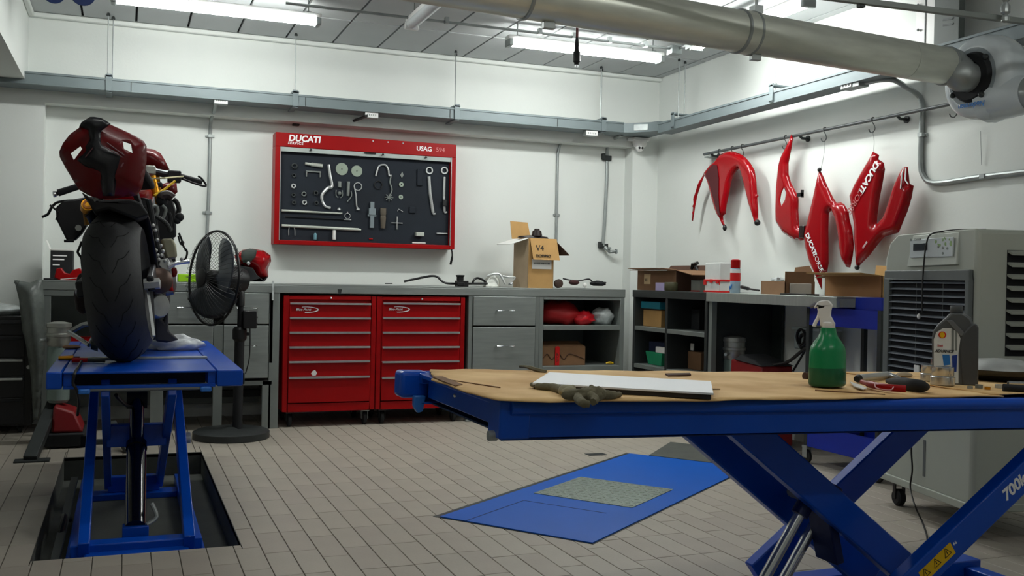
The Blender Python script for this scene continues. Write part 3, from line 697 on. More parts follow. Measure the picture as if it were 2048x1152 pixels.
# right of the box: black straps
t=thing('strap_bundle','dark hose and strap bundle on the back bench right of the tall box','strap',bpt(1150,575,7.061))
mk('roll',B().lathe([(.02,0),(.035,.005),(.035,.03),(.02,.035)],bpt(1115,572,7.136)+Vector((0,0,.018)),(0,-1,.1),14),mat('brown_roll','#3b2a22',.6),t)
mk('strap',B().tube(smoothpath([bpt(1126,557,7.115),bpt(1140,560,7.115),bpt(1160,561,7.093),bpt(1178,558,7.093),bpt(1186,566,7.072)],5),.006,6),black,t)
mk('dark_pouch',B().sphere(bpt(1148,568,7.072)+Vector((0,0,.012)),.03,12,8,(1.5,1,.7)),mat('dark_red_cloth','#3a1c1c',.8),t)
blob('black_glove','black folded glove with white patch at the right end of the back bench','glove',tuple(bpt(1196,570,7.007)+Vector((0,0,.012))),.05,(1.35,.9,.42),blackm,9,.2)
mk('white_rag',B().sphere(bpt(1170,572,6.964)+Vector((0,0,.006)),.02,8,6,(.8,.8,1)),paper,label='small white crumpled rag between the strap bundle and black glove',cat='rag')
# ================================================================ TOOL WALL CABINET
yc=YW-.165
g_=lambda px,py,Y=yc: at(px,py,Y=Y)
TL_,TR_,BL_=g_(551,262),g_(915,291),g_(548,488)
cx0,cx1=g_(549,400).x,g_(911,400).x; cz1=(TL_.z+TR_.z)/2; cz0=(g_(547,489).z+g_(905,498).z)/2
t=thing('tool_cabinet','red wall cabinet with sliding front showing workshop tools on black foam','tool cabinet',((cx0+cx1)/2,7.514,cz0))
hh=.105; sw=.042
mk('header',bx(cx0,cx1,yc,YW-.01,cz1-hh,cz1),red,t,bevel=.004)
mk('side_panel',bx(cx0,cx0+sw,yc,YW-.01,cz0,cz1-hh),red,t,bevel=.003)
mk('side_panel',bx(cx1-sw,cx1,yc,YW-.01,cz0,cz1-hh),red,t,bevel=.003)
mk('bottom_panel',bx(cx0+sw,cx1-sw,yc,YW-.01,cz0,cz0+.032),red,t,bevel=.003)
mk('foam_board',bx(cx0+sw,cx1-sw,YW-.125,YW-.01,cz0+.03,cz1-hh),foam,t)
mk('shutter',bx(cx0+sw,cx1-sw,yc+.006,yc+.02,cz1-hh-.034,cz1-hh),mat('shutter_grey','#aab3af',.5),t,bevel=.002)
for px in (621,765,851): 
    p=g_(px,300 if px<700 else (309 if px<800 else 316)); mk('shutter_clip',B().prism([(-.012,.0),(.012,.006),(.006,.016),(-.002,.018)],lambda a_,b2,d:(p.x+a_,yc-d,cz1-hh-.022+b2),0,.012),black,t)
p=g_(740,307); mk('shutter_handle',bx(p.x-.045,p.x+.045,yc-.006,yc+.006,cz1-hh-.012,cz1-hh-.002),black,t,bevel=.002)
mk('edge_strip',bx(cx0+sw-.006,cx0+sw,yc-.002,yc+.01,cz0+.03,cz1-hh),galv,t)
mk('edge_strip',bx(cx1-sw,cx1-sw+.006,yc-.002,yc+.01,cz0+.03,cz1-hh),galv,t)
p=g_(577,277); text('header_lettering','DUCATI',(p.x,yc-.0006,p.z-.016),(1,0,0),(0,0,1),.045,whiteink,t,offset=.035,shear=.12,ext=.001)
text('header_lettering','SERVICE',(p.x-.004,yc-.0006,p.z-.04),(1,0,0),(0,0,1),.018,whiteink,t,offset=.03,shear=.12,ext=.001,spacing=1.25)
p=g_(833,295); o=text('header_lettering','USAG',(p.x,yc-.0006,p.z-.022),(1,0,0),(0,0,1),.034,whiteink,t,offset=.02,ext=.001)
p=g_(872,298); text('header_lettering','594',(p.x,yc-.0006,p.z-.02),(1,0,0),(0,0,1),.034,mat('pink_print','#d88888',.5),t,ext=.001)
for px in (746,776,806): 
    p=g_(px,281); mk('header_screw',B().lathe([(.006,0),(.006,.003)],(p.x,yc,cz1-.018),(0,-1,0),8),chrome,t)
mk('pull_cord',B().tube(smoothpath([(cx1-.015,yc+.03,cz0),(cx1-.012,yc+.02,cz0-.05),(cx1-.022,yc+.03,cz0-.12)],4),[.006]*5+[.009]*4,8),black,t)
# tools (each hangs on the foam on its own)
YT=YW-.125
G=lambda px,py: at(px,py,Y=YT-.01)
def tool(name,label,b,m=toolmet,cat='tool',bevel=.0015,ang=35): return mk(name,b,m,label=label,cat=cat,bevel=bevel,ang=ang)
def ring(c,ro,ri,th,n=20,axis=(0,-1,0)):
    return B().lathe([(ri,0),(ro,0),(ro,th),(ri,th)],c,axis,n,closed=True)
def tc_(px,py): q=G(px,py); return Vector((q.x,YT,q.z))
PXM=1/295.
tool('round_plate','large round steel gauge disc, the left one of two in the tool cabinet',ring(tc_(684,338),.047,.0045,.006,28),mat('disc_steel','#98a596',.5,.4))
tool('round_plate','round steel gauge disc, the right one of two in the tool cabinet',ring(tc_(714,342),.043,.0045,.006,28),mat('disc_steel','#98a596',.5,.4))
b=B().tube(smoothpath([tc_(657,329)+Vector((0,-.01,0)),tc_(660,350)+Vector((0,-.01,0)),tc_(664,372)+Vector((0,-.01,0)),tc_(656,376)+Vector((0,-.01,0)),tc_(645,388)+Vector((0,-.01,0)),tc_(644,400)+Vector((0,-.01,0)),tc_(650,412)+Vector((0,-.01,0)),tc_(661,416)+Vector((0,-.01,0))],5),[.011]*10+[.012]*15+[.010]*11,8)
tool('hook_spanner','large curved hook spanner left of the round discs',b)
for px,ps,l in ((859,((858,353),(860,385),(866,425)),'bright ring spanner in the right of the tool cabinet'),(889,((889,354),(888,390),(889,422)),'second ring spanner beside the right frame of the tool cabinet')):
    c=tc_(px,341); b=ring(c,.029,.019,.012,20)
    b.tube([tc_(*q)+Vector((0,-.008,0)) for q in ps],.0125 if px<870 else .010,8)
    e=tc_(*ps[-1])+Vector((0,-.008,0)); b.tube(smoothpath([e,e+Vector((.006,0,-.012)),e+Vector((.02,0,-.008))],3),.008,6)
    t2=tool('ring_spanner',l,b,toolmet)
p=tc_(889,405); mk('black_grip_clamp',B().box(p.x-.02,p.x+.012,YT-.035,YT-.018,p.z-.03,p.z+.02),black,label='black clamp fixed over the second ring spanner',cat='clamp',bevel=.004)
for (xa_,ya_),(xb_,yb_),l,r in (((563,421),(683,427),'upper long steel bar at the left of the tool cabinet',.010),((563,451),(716,459),'lower long steel bar at the left of the tool cabinet',.0115)):
    tool('steel_bar',l,B().tube([tc_(xa_,ya_)+Vector((0,-.01,0)),tc_(xb_,yb_)+Vector((0,-.01,0)),tc_(xb_+(0 if r<.011 else 6),yb_+1)+Vector((0,-.01,0))],[r,r,r*.5],10),mat('pale_bar','#c4c9bf',.4,.4))
a,b2=tc_(575,440),tc_(700,442); tool('black_rod','thin black rod between the two long steel bars',B().tube([tc_(570,433)+Vector((0,-.008,0)),tc_(690,439)+Vector((0,-.008,0))],.004,8),black)
tool('sleeve_tool','pale segmented sleeve at the top left of the tool cabinet',B().tube([tc_(610,327)+Vector((0,-.012,0)),tc_(622,329)+Vector((0,-.012,0)),tc_(623,329)+Vector((0,-.012,0)),tc_(645,332)+Vector((0,-.012,0))],[.011,.011,.015,.015],10),mat('pale_bar','#c4c9bf',.4,.4))
p=tc_(627,346); tool('u_clamp','dark U shaped clamp under the pale sleeve',B().box(p.x-.055,p.x+.055,YT-.012,YT,p.z+.006,p.z+.016).box(p.x-.055,p.x-.047,YT-.012,YT,p.z-.03,p.z+.006).box(p.x+.047,p.x+.055,YT-.012,YT,p.z-.03,p.z+.006),steelp)
for (px,py,ro,ri,l,m_) in ((589,332,.022,.013,'dark ring adaptor at the top left of the foam',darksteel),(588,351,.016,.009,'dark small socket under the ring adaptor',darksteel),(587,372,.020,.008,'bright hexagon ring socket at the left of the foam',toolmet),(587,390,.015,.008,'dark bush below the bright hexagon socket',darksteel),(588,405,.016,.007,'lowest dark bush in the left column of the foam',darksteel),(608,388,.018,.011,'grey open ring in the second column of the foam',steelp),(609,405,.020,.011,'grey toothed ring below the open ring',toolmet),(632,386,.018,.010,'dark toothed ring right of the open ring',darksteel),(633,406,.016,.008,'dark bush right of the toothed ring',darksteel)):
    tool('socket',l,ring(tc_(px,py),ro,ri,.014,6 if ro==.020 else 14),m_)
tool('plug_tool','short grey cylindrical plug below the left disc',B().tube([tc_(679,363)+Vector((0,-.012,0)),tc_(679,375)+Vector((0,-.012,0))],[.014,.014],10),steelp)
tool('knife_tool','grey flat holder with curved blade below the discs',B().tube([tc_(697,363)+Vector((0,-.01,0)),tc_(696,392)+Vector((0,-.01,0))],[.013,.011],8).tube(smoothpath([tc_(702,382)+Vector((0,-.01,0)),tc_(703,392)+Vector((0,-.01,0)),tc_(694,404)+Vector((0,-.01,0))],4),.005,6),steelp)
b=ring(tc_(716,373),.033,.026,.01,20).tube(smoothpath([tc_(709,376)+Vector((0,-.01,0)),tc_(712,392)+Vector((0,-.01,0)),tc_(713,410)+Vector((0,-.01,0)),tc_(716,420)+Vector((0,-.01,0))],4),.006,6)
tool('strap_wrench','looped strap wrench with thin handle right of the curved blade',b,toolmet)
p=tc_(679,388); tool('pliers','black circlip pliers below the round plug',B().tube(smoothpath([p+Vector((-.026,-.01,.03)),p+Vector((-.026,-.01,-.01)),p+Vector((-.01,-.01,-.03))],4),.004,6).tube(smoothpath([p+Vector((.02,-.01,.03)),p+Vector((.024,-.01,-.01)),p+Vector((.008,-.01,-.03))],4),.004,6).sphere(p+Vector((0,-.01,.005)),.015,10,6),steelp)
p=tc_(695,432); tool('clamp_ring','bright ring clamp on a flat foot in the middle of the foam',ring(p,.024,.018,.012,20).box(p.x-.03,p.x+.03,YT-.014,YT,p.z-.032,p.z-.024).tube([p+Vector((0,-.008,.022)),p+Vector((0,-.008,.034))],.006,8),chrome)
for px,py,l in ((678,418,'small pronged bit above the ring clamp'),(716,418,'bright cone shaped tip right of the ring clamp')):
    p=tc_(px,py); tool('small_bit',l,B().lathe([(.004,-.012),(.016,-.006),(.010,.006),(.004,.012)],p+Vector((0,-.012,0)),(0,0,1),8),toolmet)
P=[(-.045,-.045),(-.035,.0),(-.02,.03),(.02,.035),(.04,.0),(.045,-.035),(.062,-.035)]
p=tc_(765,340); tool('puller_bow','bright bow shaped puller at the centre of the tool cabinet',B().tube(smoothpath([(p.x+a_*1.15,YT-.012,p.z+c_*1.1) for a_,c_ in P],4),.007,8),toolmet)
tool('hose_loop','dark hose loop hanging under the bow shaped puller',ring(tc_(757,370),.034,.028,.01,20),black)
b=B().tube(smoothpath([tc_(782,352)+Vector((0,-.01,0)),tc_(780,365)+Vector((0,-.01,0)),tc_(784,380)+Vector((0,-.01,0)),tc_(778,395)+Vector((0,-.01,0))],4),.006,6)
c=tc_(778,395)
for k in range(8):
    a_=k*math.pi/4; b.tube([c+Vector((0,-.01,0)),c+Vector((math.cos(a_)*.034,-.012,math.sin(a_)*.03))],.004,5)
tool('puller_star','dark multi-arm puller right of the hose loop',b,steelp)
for px,py,r,l in ((803,369,.019,'upper small round disc right of the star puller'),(802,394,.018,'lower small round disc right of the star puller')):
    tool('small_disc',l,ring(tc_(px,py),r,.005,.008,18),mat('disc_steel','#98a596',.5,.4))
p=tc_(804,350); tool('diamond_plate','grey diamond shaped plate above the small discs',B().prism([(-.014,0),(0,-.026),(.014,0),(.004,.026)],lambda a_,c_,d:(p.x+a_,YT-d,p.z+c_),0,.006),steelp)
p=tc_(744,430); tool('stepped_drift','pale stepped drift tool standing upright in the foam',B().box(p.x-.015,p.x+.015,YT-.02,YT,p.z-.10,p.z+.10).box(p.x-.026,p.x+.026,YT-.024,YT,p.z+.0,p.z+.05).box(p.x-.032,p.x+.032,YT-.018,YT,p.z-.012,p.z+.002),mat('alu_pale','#8b979c',.4,.5))
p=tc_(766,436); tool('threaded_mandrel','grey mandrel with collar right of the stepped drift',B().lathe([(.018,-.08),(.022,-.02),(.024,.0),(.024,.012),(.019,.014),(.024,.03),(.024,.075)],p+Vector((0,-.014,0)),(0,0,1),12,sy=.6),mat('brown_steel','#6b6358',.4,.5))
p=tc_(794,446); tool('tap_handle','thin cross shaped tap handle',B().tube([p+Vector((-.045,-.01,0)),p+Vector((.045,-.01,0))],.004,6).tube([p+Vector((0,-.012,-.05)),p+Vector((0,-.012,.05))],.0045,6),toolmet)
p=tc_(800,420); tool('bent_spring','small bent wire spring above the tap handle',B().tube([p+Vector((-.02,-.01,-.01)),p+Vector((-.01,-.01,.008)),p+Vector((.024,-.01,-.012))],.003,6),toolmet)
p=tc_(838,468); tool('pale_block','pale block on a dark base at the bottom right of the foam',B().box(p.x-.032,p.x+.032,YT-.05,YT,p.z-.018,p.z+.012),mat('pale_bar','#c4c9bf',.4,.4))
p=tc_(884,467); tool('short_bar','short thin bar at the lower right corner of the tool cabinet',B().tube([p+Vector((-.045,-.01,.0)),p+Vector((.045,-.01,.0))],.005,6),toolmet)
p=tc_(668,470); tool('white_tube','white upright tube standing on the cabinet floor',B().lathe([(.013,-.036),(.013,.036)],p+Vector((0,-.02,0)),(0,0,1),10),paper)
p=tc_(630,473); tool('cyan_capsule','small teal capsule standing on the cabinet floor',B().lathe([(.0,-.026),(.012,-.024),(.012,.018),(.004,.026)],p+Vector((0,-.02,0)),(0,0,1),10),mat('pale_teal','#6d98a4',.4))
p=tc_(583,463); tool('u_bolt','thin U shaped rod at the lower left of the foam',B().tube(smoothpath([p+Vector((-.02,-.01,-.03)),p+Vector((-.018,-.01,.03)),p+Vector((.02,-.01,.03)),p+Vector((.026,-.01,-.03))],3),.0035,6),toolmet)
for px,py,w_,h_,l in ((840,355,.045,.13,'tall dark moulded recess block in the right half of the foam'),(825,420,.05,.05,'low dark moulded block in the right half of the foam'),(838,486,.11,.012,'thin pale strip along the floor of the cabinet'),(742,478,.03,.010,'small red block on the floor of the cabinet')):
    p=tc_(px,py); tool('foam_block',l,bx(p.x-w_/2,p.x+w_/2,YT-.012,YT,p.z-h_/2,p.z+h_/2),foam if h_>.02 else (paper if w_>.05 else red),bevel=.004)
# ================================================================ RIGHT BENCH
XF=3.698
rp=lambda px,py,X=XF: at(px,py,X=X)
yA,yB,yC,yE=rp(1267,585).y,rp(1333,587).y,rp(1415,588).y,rp(1677,594).y
t=thing('bookshelf_cabinet','dark grey steel bench cabinet with four open compartments in the corner','shelf unit',(3.967,(yA+yC)/2,0))
zm=rp(1333,653).z; zbm=rp(1333,738).z
zA1=rp(1300,658).z
for k,y in enumerate((yA-.0,yB+.012,yC+.03)): mk('side_panel',bx(XF,XW-.02,y-.03,y,.06,ZT-.012),darksteel,t,bevel=.002)
mk('top_sheet',B().box(XF-.006,XW-.005,yC,yA+.004,ZT-.012,ZT).box(XF-.006,XF+.015,yC,yA+.004,ZT-.055,ZT-.012),darksteel,t,bevel=.002)
mk('shelf',bx(XF,XW-.02,yB+.012,yA-.03,zA1-.018,zA1+.012),steelp,t,bevel=.002); mk('shelf',bx(XF,XW-.02,yC+.03,yB-.018,zA1-.018,zA1+.012),steelp,t,bevel=.002)
mk('shelf',bx(XF,XW-.02,yB+.012,yA-.03,zbm-.03,zbm),steelp,t,bevel=.002); mk('shelf',bx(XF,XW-.02,yC+.03,yB-.018,zbm-.03,zbm),steelp,t,bevel=.002)
mk('back_panel',bx(XW-.02,XW-.012,yC,yA,.06,ZT-.012),darksteel,t)
t=thing('work_table','light stainless table with open space under it along the right wall','table',(3.967,(yC+yE)/2,0))
mk('table_top',B().box(XF-.012,XW-.005,yE,yC-.002,ZT-.012,ZT).box(XF-.012,XF+.012,yE,yC-.002,ZT-.062,ZT-.012),mat('steel_light','#a9b0ab',.35,.6,var=.08,stretch=(1,8,1)),t,bevel=.003)
mk('rear_panel',bx(XW-.03,XW-.01,rp(1563,650,4.226).y,yC-.002,.05,ZT-.012),mat('dark_green_steel','#39423f',.5,.3),t)
mk('leg',bx(XF+.01,XF+.05,yC-.045,yC-.005,0,ZT-.062),steelp,t,bevel=.002); mk('leg',bx(XW-.06,XW-.03,yE+.01,yE+.05,0,ZT-.012),steelp,t,bevel=.002)
# things in compartments
def rbox(name,label,cat,pa,pb,X,d,z,m,h,bev=.004):
    a=rp(*pa,X); b_=rp(*pb,X); return mk(name,bx(X,X+d,min(a.y,b_.y),max(a.y,b_.y),z,z+h),m,label=label,cat=cat,bevel=bev)
t=thing('stored_carton','brown carton under a teal lid in the upper left compartment of the corner shelf','box',(3.881,rp(1295,640,3.773).y,zA1+.012))
a,b_=rp(1278,640,3.773).y,rp(1322,640,3.773).y
mk('carton',bx(3.773,4.043,b_,a,zA1+.012,zA1+.14),card,t,bevel=.003); mk('teal_lid',bx(3.751,4.075,b_-.01,a+.01,zA1+.15,zA1+.205),teal,t,bevel=.006); mk('liner',bx(3.773,4.032,b_+.01,a-.01,zA1+.138,zA1+.152),cardin,t)
mk('plastic_tub',B().hexa([(3.773,rp(1322,720,3.773).y,zbm),(3.989,rp(1322,720,3.773).y,zbm),(3.989,rp(1296,720,3.773).y,zbm),(3.773,rp(1296,720,3.773).y,zbm),(3.762,rp(1326,700,3.773).y,zbm+.1),(4.01,rp(1326,700,3.773).y,zbm+.1),(4.01,rp(1293,700,3.773).y,zbm+.1),(3.762,rp(1293,700,3.773).y,zbm+.1)]),greenbx,label='green plastic tub in the lower left compartment of the corner shelf',cat='tub',bevel=.005)
rbox('book_stack','dark blue and white boxes stacked on the green tub','box',(1298,680),(1328,680),3.795,.15,zbm+.10,mat('navy_box','#17203a',.6),.075)
rbox('white_carton','small white carton against the dark blue box in the corner shelf','box',(1311,690),(1331,690),3.762,.03,zbm+.10,paper,.045)
rbox('small_crate','small brown carton with paper label in the lower right compartment','box',(1366,700),(1402,700),3.881,.15,zbm+.0,cardd,.13)
a=rp(1384,692,3.879); mk('paper_note',bx(3.872,3.879,a.y-.03,a.y+.01,a.z-.03,a.z+.02),paper,label='white paper label on the brown carton of the lower right compartment',cat='label')
rbox('grey_tool_case','dark case filling the upper right compartment of the corner shelf','case',(1350,640),(1398,640),3.902,.2,zA1+.012,mat('case_dark','#26282a',.6),.15)
# canister (silver head, green-grey tank) + red base, right bench and left bench
def canister(p,s,label):
    t=thing('extractor_canister',label,'canister',p)
    p=Vector(p)
    mk('tank',B().lathe([(.055*s,0),(.07*s,.02*s),(.07*s,.36*s),(.06*s,.38*s)],p,n=20),mat('tank_green_grey','#7f918b',.4,.2),t)
    mk('head',B().lathe([(.066*s,.37*s),(.073*s,.38*s),(.073*s,.43*s),(.080*s,.435*s),(.080*s,.45*s),(.073*s,.455*s),(.073*s,.49*s),(.078*s,.495*s),(.076*s,.52*s),(.03*s,.53*s),(0,.53*s)],p,n=20),silverb,t)
    mk('side_fitting',B().tube([p+Vector((-.07*s,-.03*s,.41*s)),p+Vector((-.11*s,-.06*s,.41*s))],.012*s,8),galv,t)
    return t
pz=at(1469,672,X=3.902); hgt=.53
canister((3.902,pz.y,pz.z-.53),1,'silver topped grey-green canister under the right hand work table')
q=thing('canister_stand','low steel stand carrying the canister under the right work table','stand',(3.902,pz.y,0))
mk('platform',bx(3.805,3.999,pz.y-.09,pz.y+.09,pz.z-.55,pz.z-.53),steelp,q,bevel=.002)
for dx in (-.08,.08):
    for dy in (-.08,.08): mk('leg',bx(3.902+dx-.01,3.902+dx+.01,pz.y+dy-.01,pz.y+dy+.01,0,pz.z-.55),steelp,q)
a=rp(1462,718,3.773); b_=rp(1528,718,3.773)
t=thing('red_machine','dark red machine housing with black top under the right work table','machine',(3.859,(a.y+b_.y)/2,0))
mk('housing',B().hexa([(3.751,b_.y,.02),(4.01,b_.y,.02),(4.01,a.y,.02),(3.751,a.y,.02),(3.773,b_.y+.02,a.z-.02),(4.01,b_.y+.02,a.z-.02),(4.01,a.y,a.z),(3.773,a.y,a.z)]),mat('dull_red','#7c0d12',.5),t,bevel=.01)
mk('top_cover',B().hexa([(3.762,b_.y+.01,a.z-.02),(4.021,b_.y+.01,a.z-.02),(4.021,a.y-.05,a.z),(3.762,a.y-.05,a.z),(3.795,b_.y+.12,a.z+.01),(3.989,b_.y+.12,a.z+.01),(3.989,a.y-.08,a.z+.04),(3.795,a.y-.08,a.z+.04)]),blackm,t,bevel=.006)
mk('cable_sleeve',B().tube(smoothpath([rp(1520,722,3.881),rp(1545,730,3.881),rp(1575,724,3.881),rp(1600,705,3.881),rp(1614,694,3.881)],5),.011,8),black,label='thick black cable running from the red machine to the wall socket box',cat='cable')
mk('cable_sleeve',B().tube(smoothpath([rp(1586,742,3.989),rp(1598,722,3.989),rp(1609,702,3.989),rp(1612,690,3.989)],4),.007,8),black,label='thin black cable dropping from the wall socket box',cat='cable')
t=thing('socket_box','pale plastic socket box with a coiled black cable below the right work table','box',rp(1612,690,4.043))
a=rp(1588,655,4.043); b_=rp(1640,655,4.043)
mk('box_body',bx(4.043,4.204,b_.y,a.y,rp(1612,700,4.043).z,a.z),mat('pale_plastic','#8d9896',.4),t,bevel=.01); mk('cover',bx(4.032,4.204,b_.y-.01,a.y+.01,a.z-.012,a.z+.006),mat('pale_plastic2','#a7b1ae',.4),t,bevel=.003)
c=rp(1601,680,3.989); b=B()
for k in range(5):
    r=.05+.006*math.sin(k*2); b.tube([c+Vector((.008*k,math.cos(a_*.5236+k)*r*.8,math.sin(a_*.5236+k)*r+.02*math.cos(k))) for a_ in range(13)],.007,6,cap=False)
mk('coiled_cable',b,black,t)
# ---------------- items on right benches
def rt(px,py,X): 
    q=at(px,py,X=X); return q
# open carton with flaps near corner
X1=3.773
yl,ym,yr=rt(1275,560,X1).y,rt(1306,560,X1).y,rt(1352,560,X1).y
hb=rt(1300,541,X1).z-ZT
t=thing('open_carton','open brown carton with spread flaps at the corner end of the right bench','box',(3.902,(yl+yr)/2,ZT))
w=.005
mk('front_wall',bx(X1,X1+w,yr,yl,ZT,ZT+hb),cardd,t); mk('rear_wall',bx(X1+.26,X1+.265,yr,yl,ZT,ZT+hb),cardd,t)
mk('side_wall',bx(X1,X1+.265,yl-w,yl,ZT,ZT+hb),cardd,t); mk('side_wall',bx(X1,X1+.265,yr,yr+w,ZT,ZT+hb),cardin,t)
H_=ZT+hb
mk('top_flap',B().hexa([(X1,yr,H_),(X1+.26,yr,H_),(X1+.26,yr+.004,H_+.003),(X1,yr+.004,H_+.003),(X1-.02,yr-.25,H_-.035),(X1+.24,yr-.25,H_-.035),(X1+.24,yr-.25,H_-.03),(X1-.02,yr-.25,H_-.03)]),cardd,t)
mk('top_flap',B().hexa([(X1,yl,H_),(X1+.26,yl,H_),(X1+.26,yl,H_+.003),(X1,yl,H_+.003),(X1-.02,yl+.10,H_+.0),(X1+.24,yl+.10,H_+.0),(X1+.24,yl+.10,H_+.004),(X1-.02,yl+.10,H_+.004)]),cardd,t)
mk('top_flap',B().hexa([(X1,yr,H_+.004),(X1,yl,H_+.004),(X1+.004,yl,H_+.008),(X1+.004,yr,H_+.008),(X1-.10,yr+.02,H_+.012),(X1-.10,yl-.02,H_+.012),(X1-.10,yl-.02,H_+.016),(X1-.10,yr+.02,H_+.016)]),mat('cardboard_mid','#8d6c50',.85),t)
mk('top_flap',B().hexa([(X1+.26,yr,H_),(X1+.26,yl,H_),(X1+.264,yl,H_),(X1+.264,yr,H_),(X1+.30,yr,H_+.045),(X1+.30,yl,H_+.045),(X1+.304,yl,H_+.045),(X1+.304,yr,H_+.045)]),cardin,t)
a=rt(1288,568,X1-.002); b_=rt(1301,548,X1-.002)
mk('carton_label',bx(X1-.002,X1,b_.y,a.y,a.z,b_.z),mat('label_tan','#c9ad85',.8),t)
text('carton_print','V4',(X1-.003,a.y-.012,a.z+.02),(0,-1,0),(0,0,1),.025,inkm,t)
yq0,yq1=rt(1312,560,3.795).y,rt(1330,560,3.795).y
mk('purple_packet',bx(3.708,3.751,rt(1332,560,3.708).y,rt(1311,560,3.708).y,ZT,ZT+.06),mat('lilac','#9d93b8',.6),label='small lilac and white packet in front of the open carton',cat='packet',bevel=.002)
mk('jar',B().lathe([(.045,0),(.05,.01),(.05,.055),(.045,.065)],(3.741,rt(1338,565,3.741).y-.03,ZT),n=16),mat('olive_tin','#3b3a24',.5),label='low olive tin beside the lilac packet',cat='tin')
t=thing('grey_carton','flat grey carton behind the red and white container','box',(3.989,rt(1385,570,3.989).y,ZT)); mk('carton',bx(3.902,4.096,rt(1400,570,3.902).y,rt(1366,570,3.902).y,ZT,ZT+.085),mat('greyish','#9fa39a',.8),t,bevel=.003); mk('red_edge',bx(3.897,3.902,rt(1400,570,3.902).y,rt(1366,570,3.902).y,ZT,ZT+.008),redink,t)
# black bottle trigger
p=rt(1393,560,4.043); t=thing('black_torch','small black lamp head on a bent handle behind the cartons','torch',(4.043,p.y,ZT))
mk('handle',B().tube([rt(1400,575,4.043),rt(1397,545,4.043),rt(1391,533,4.043)],[.008,.011,.013],8),black,t); mk('head',B().tube([rt(1395,526,4.043),rt(1386,529,4.043),rt(1383,538,4.043)],[.013,.018,.010],10),blackg,t)
p=rt(1434,527,3.989); mk('black_knob_tool',B().lathe([(.008,0),(.008,.16),(.02,.17),(.02,.18),(.008,.19)],(4.01,p.y,ZT),n=10),black,label='black knob showing above the white container',cat='knob')
# white/red container
X2=3.773; a=rt(1405,580,X2); b_=rt(1438,580,X2); zt_=rt(1430,525,X2).z
t=thing('plastic_container','white square container with red and white checks on its lower half','container',(3.859,(a.y+b_.y)/2,ZT))
mk('tub',bx(X2+.01,X2+.115,b_.y+.01,a.y-.01,ZT,zt_),mat('container_white','#cfd3d0',.45),t,bevel=.006)
mk('lid_band',bx(X2+.004,X2+.121,b_.y+.004,a.y-.004,ZT+.075,ZT+.09),redink,t,bevel=.002)
mk('base_band',bx(X2+.004,X2+.121,b_.y+.004,a.y-.004,ZT,ZT+.012),redink,t,bevel=.002)
for k,(f,h) in enumerate(((.0,.06),(.38,.075),(.75,.07),(.95,.06))):
    yy=a.y-.004-(a.y-b_.y)*f; mk('red_check',bx(X2+.003,X2+.01,max(yy-.03,b_.y+.005),yy,ZT+h-.008,ZT+h+.016),redink,t)
# spray can
X3=3.762; p=rt(1470,582,X3); zt_=rt(1470,519,X3).z; h=zt_-ZT; r=(rt(1461,560,X3).y-rt(1480,560,X3).y)/2*.62
t=thing('spray_can','red and blue spray can with red cap beside the checked container','spray can',(X3,p.y,ZT))
mk('can',B().lathe([(r*.9,0),(r,.006),(r,h*.70),(r*.85,h*.74)],(X3,p.y,ZT),n=18),mat('can_lightblue','#9fb6c6',.35),t)
mk('cap',B().lathe([(r*.92,h*.74),(r*.92,h*.98),(r*.6,h)],(X3,p.y,ZT),n=18),red,t)
mk('red_band',B().lathe([(r*1.01,h*.36),(r*1.01,h*.60)],(X3,p.y,ZT),n=18),redink,t); mk('white_band',B().lathe([(r*1.01,h*.60),(r*1.01,h*.70)],(X3,p.y,ZT),n=18),paper,t)
mk('printed_swirl',B().tube(smoothpath([(X3-r*.8,p.y+r*.62,ZT+h*.08),(X3-r*1.0,p.y+r*.2,ZT+h*.2),(X3-r*1.01,p.y-.0,ZT+h*.12),(X3-r*.95,p.y-r*.3,ZT+h*.26)],4),.004,6),blueink,t)
mk('black_tool',B().tube(smoothpath([rt(1483,574,3.827),rt(1500,578,3.773),rt(1518,581,3.751)],4),[.012]*4+[.006]*5,8),black,label='black pointed tool lying right of the spray can',cat='tool')
# small open box
X4=3.795; a=rt(1522,581,X4); b_=rt(1566,581,X4); c=rt(1570,581,X4)
t=thing('small_open_box','small open brown box with bubble wrap and white packets','box',(3.902,(a.y+c.y)/2,ZT))
hh=rt(1540,562,X4).z-ZT
mk('front_wall',bx(X4,X4+.004,c.y,a.y,ZT,ZT+hh),mat('cardboard_mid','#8d6c50',.85),t); mk('side_wall',bx(X4,X4+.22,a.y-.004,a.y,ZT,ZT+hh),cardd,t); mk('side_wall',bx(X4,X4+.22,c.y,c.y+.004,ZT,ZT+hh+.06),cardd,t)
mk('rear_wall',bx(X4+.22,X4+.224,c.y,a.y,ZT,ZT+hh),cardd,t)
mk('lid',B().prism([(a.y-.05,ZT+hh),(a.y-.08,ZT+hh+.09),(c.y+.03,ZT+hh+.10),(c.y-.0,ZT+hh+.065),(c.y+.01,ZT+hh)],lambda a_,b2,d:(X4+.2+d,a_,b2),0,.005),cardd,t,bevel=.001)
mk('packet',bx(X4+.06,X4+.10,c.y+.01,c.y+.09,ZT+hh-.01,ZT+hh+.045).xf(Matrix.Identity(4)),paper,t,bevel=.006)
mk('packet',bx(X4+.03,X4+.19,c.y-.012,c.y-.002,ZT,ZT+hh-.012),mat('foamwhite','#b9b2a8',.8),t,bevel=.003)
blob('bubble_wrap',None,None,(X4+.09,a.y-.05,ZT+hh),.04,(.9,1.2,.7),plasticbag,12,.35,par=t)
mk('flat_black_phone',bx(3.741,3.838,rt(1612,588,3.741).y,rt(1560,584,3.741).y,ZT,ZT+.010),black,label='flat black strip lying in front of the small open box',cat='strip',bevel=.002)
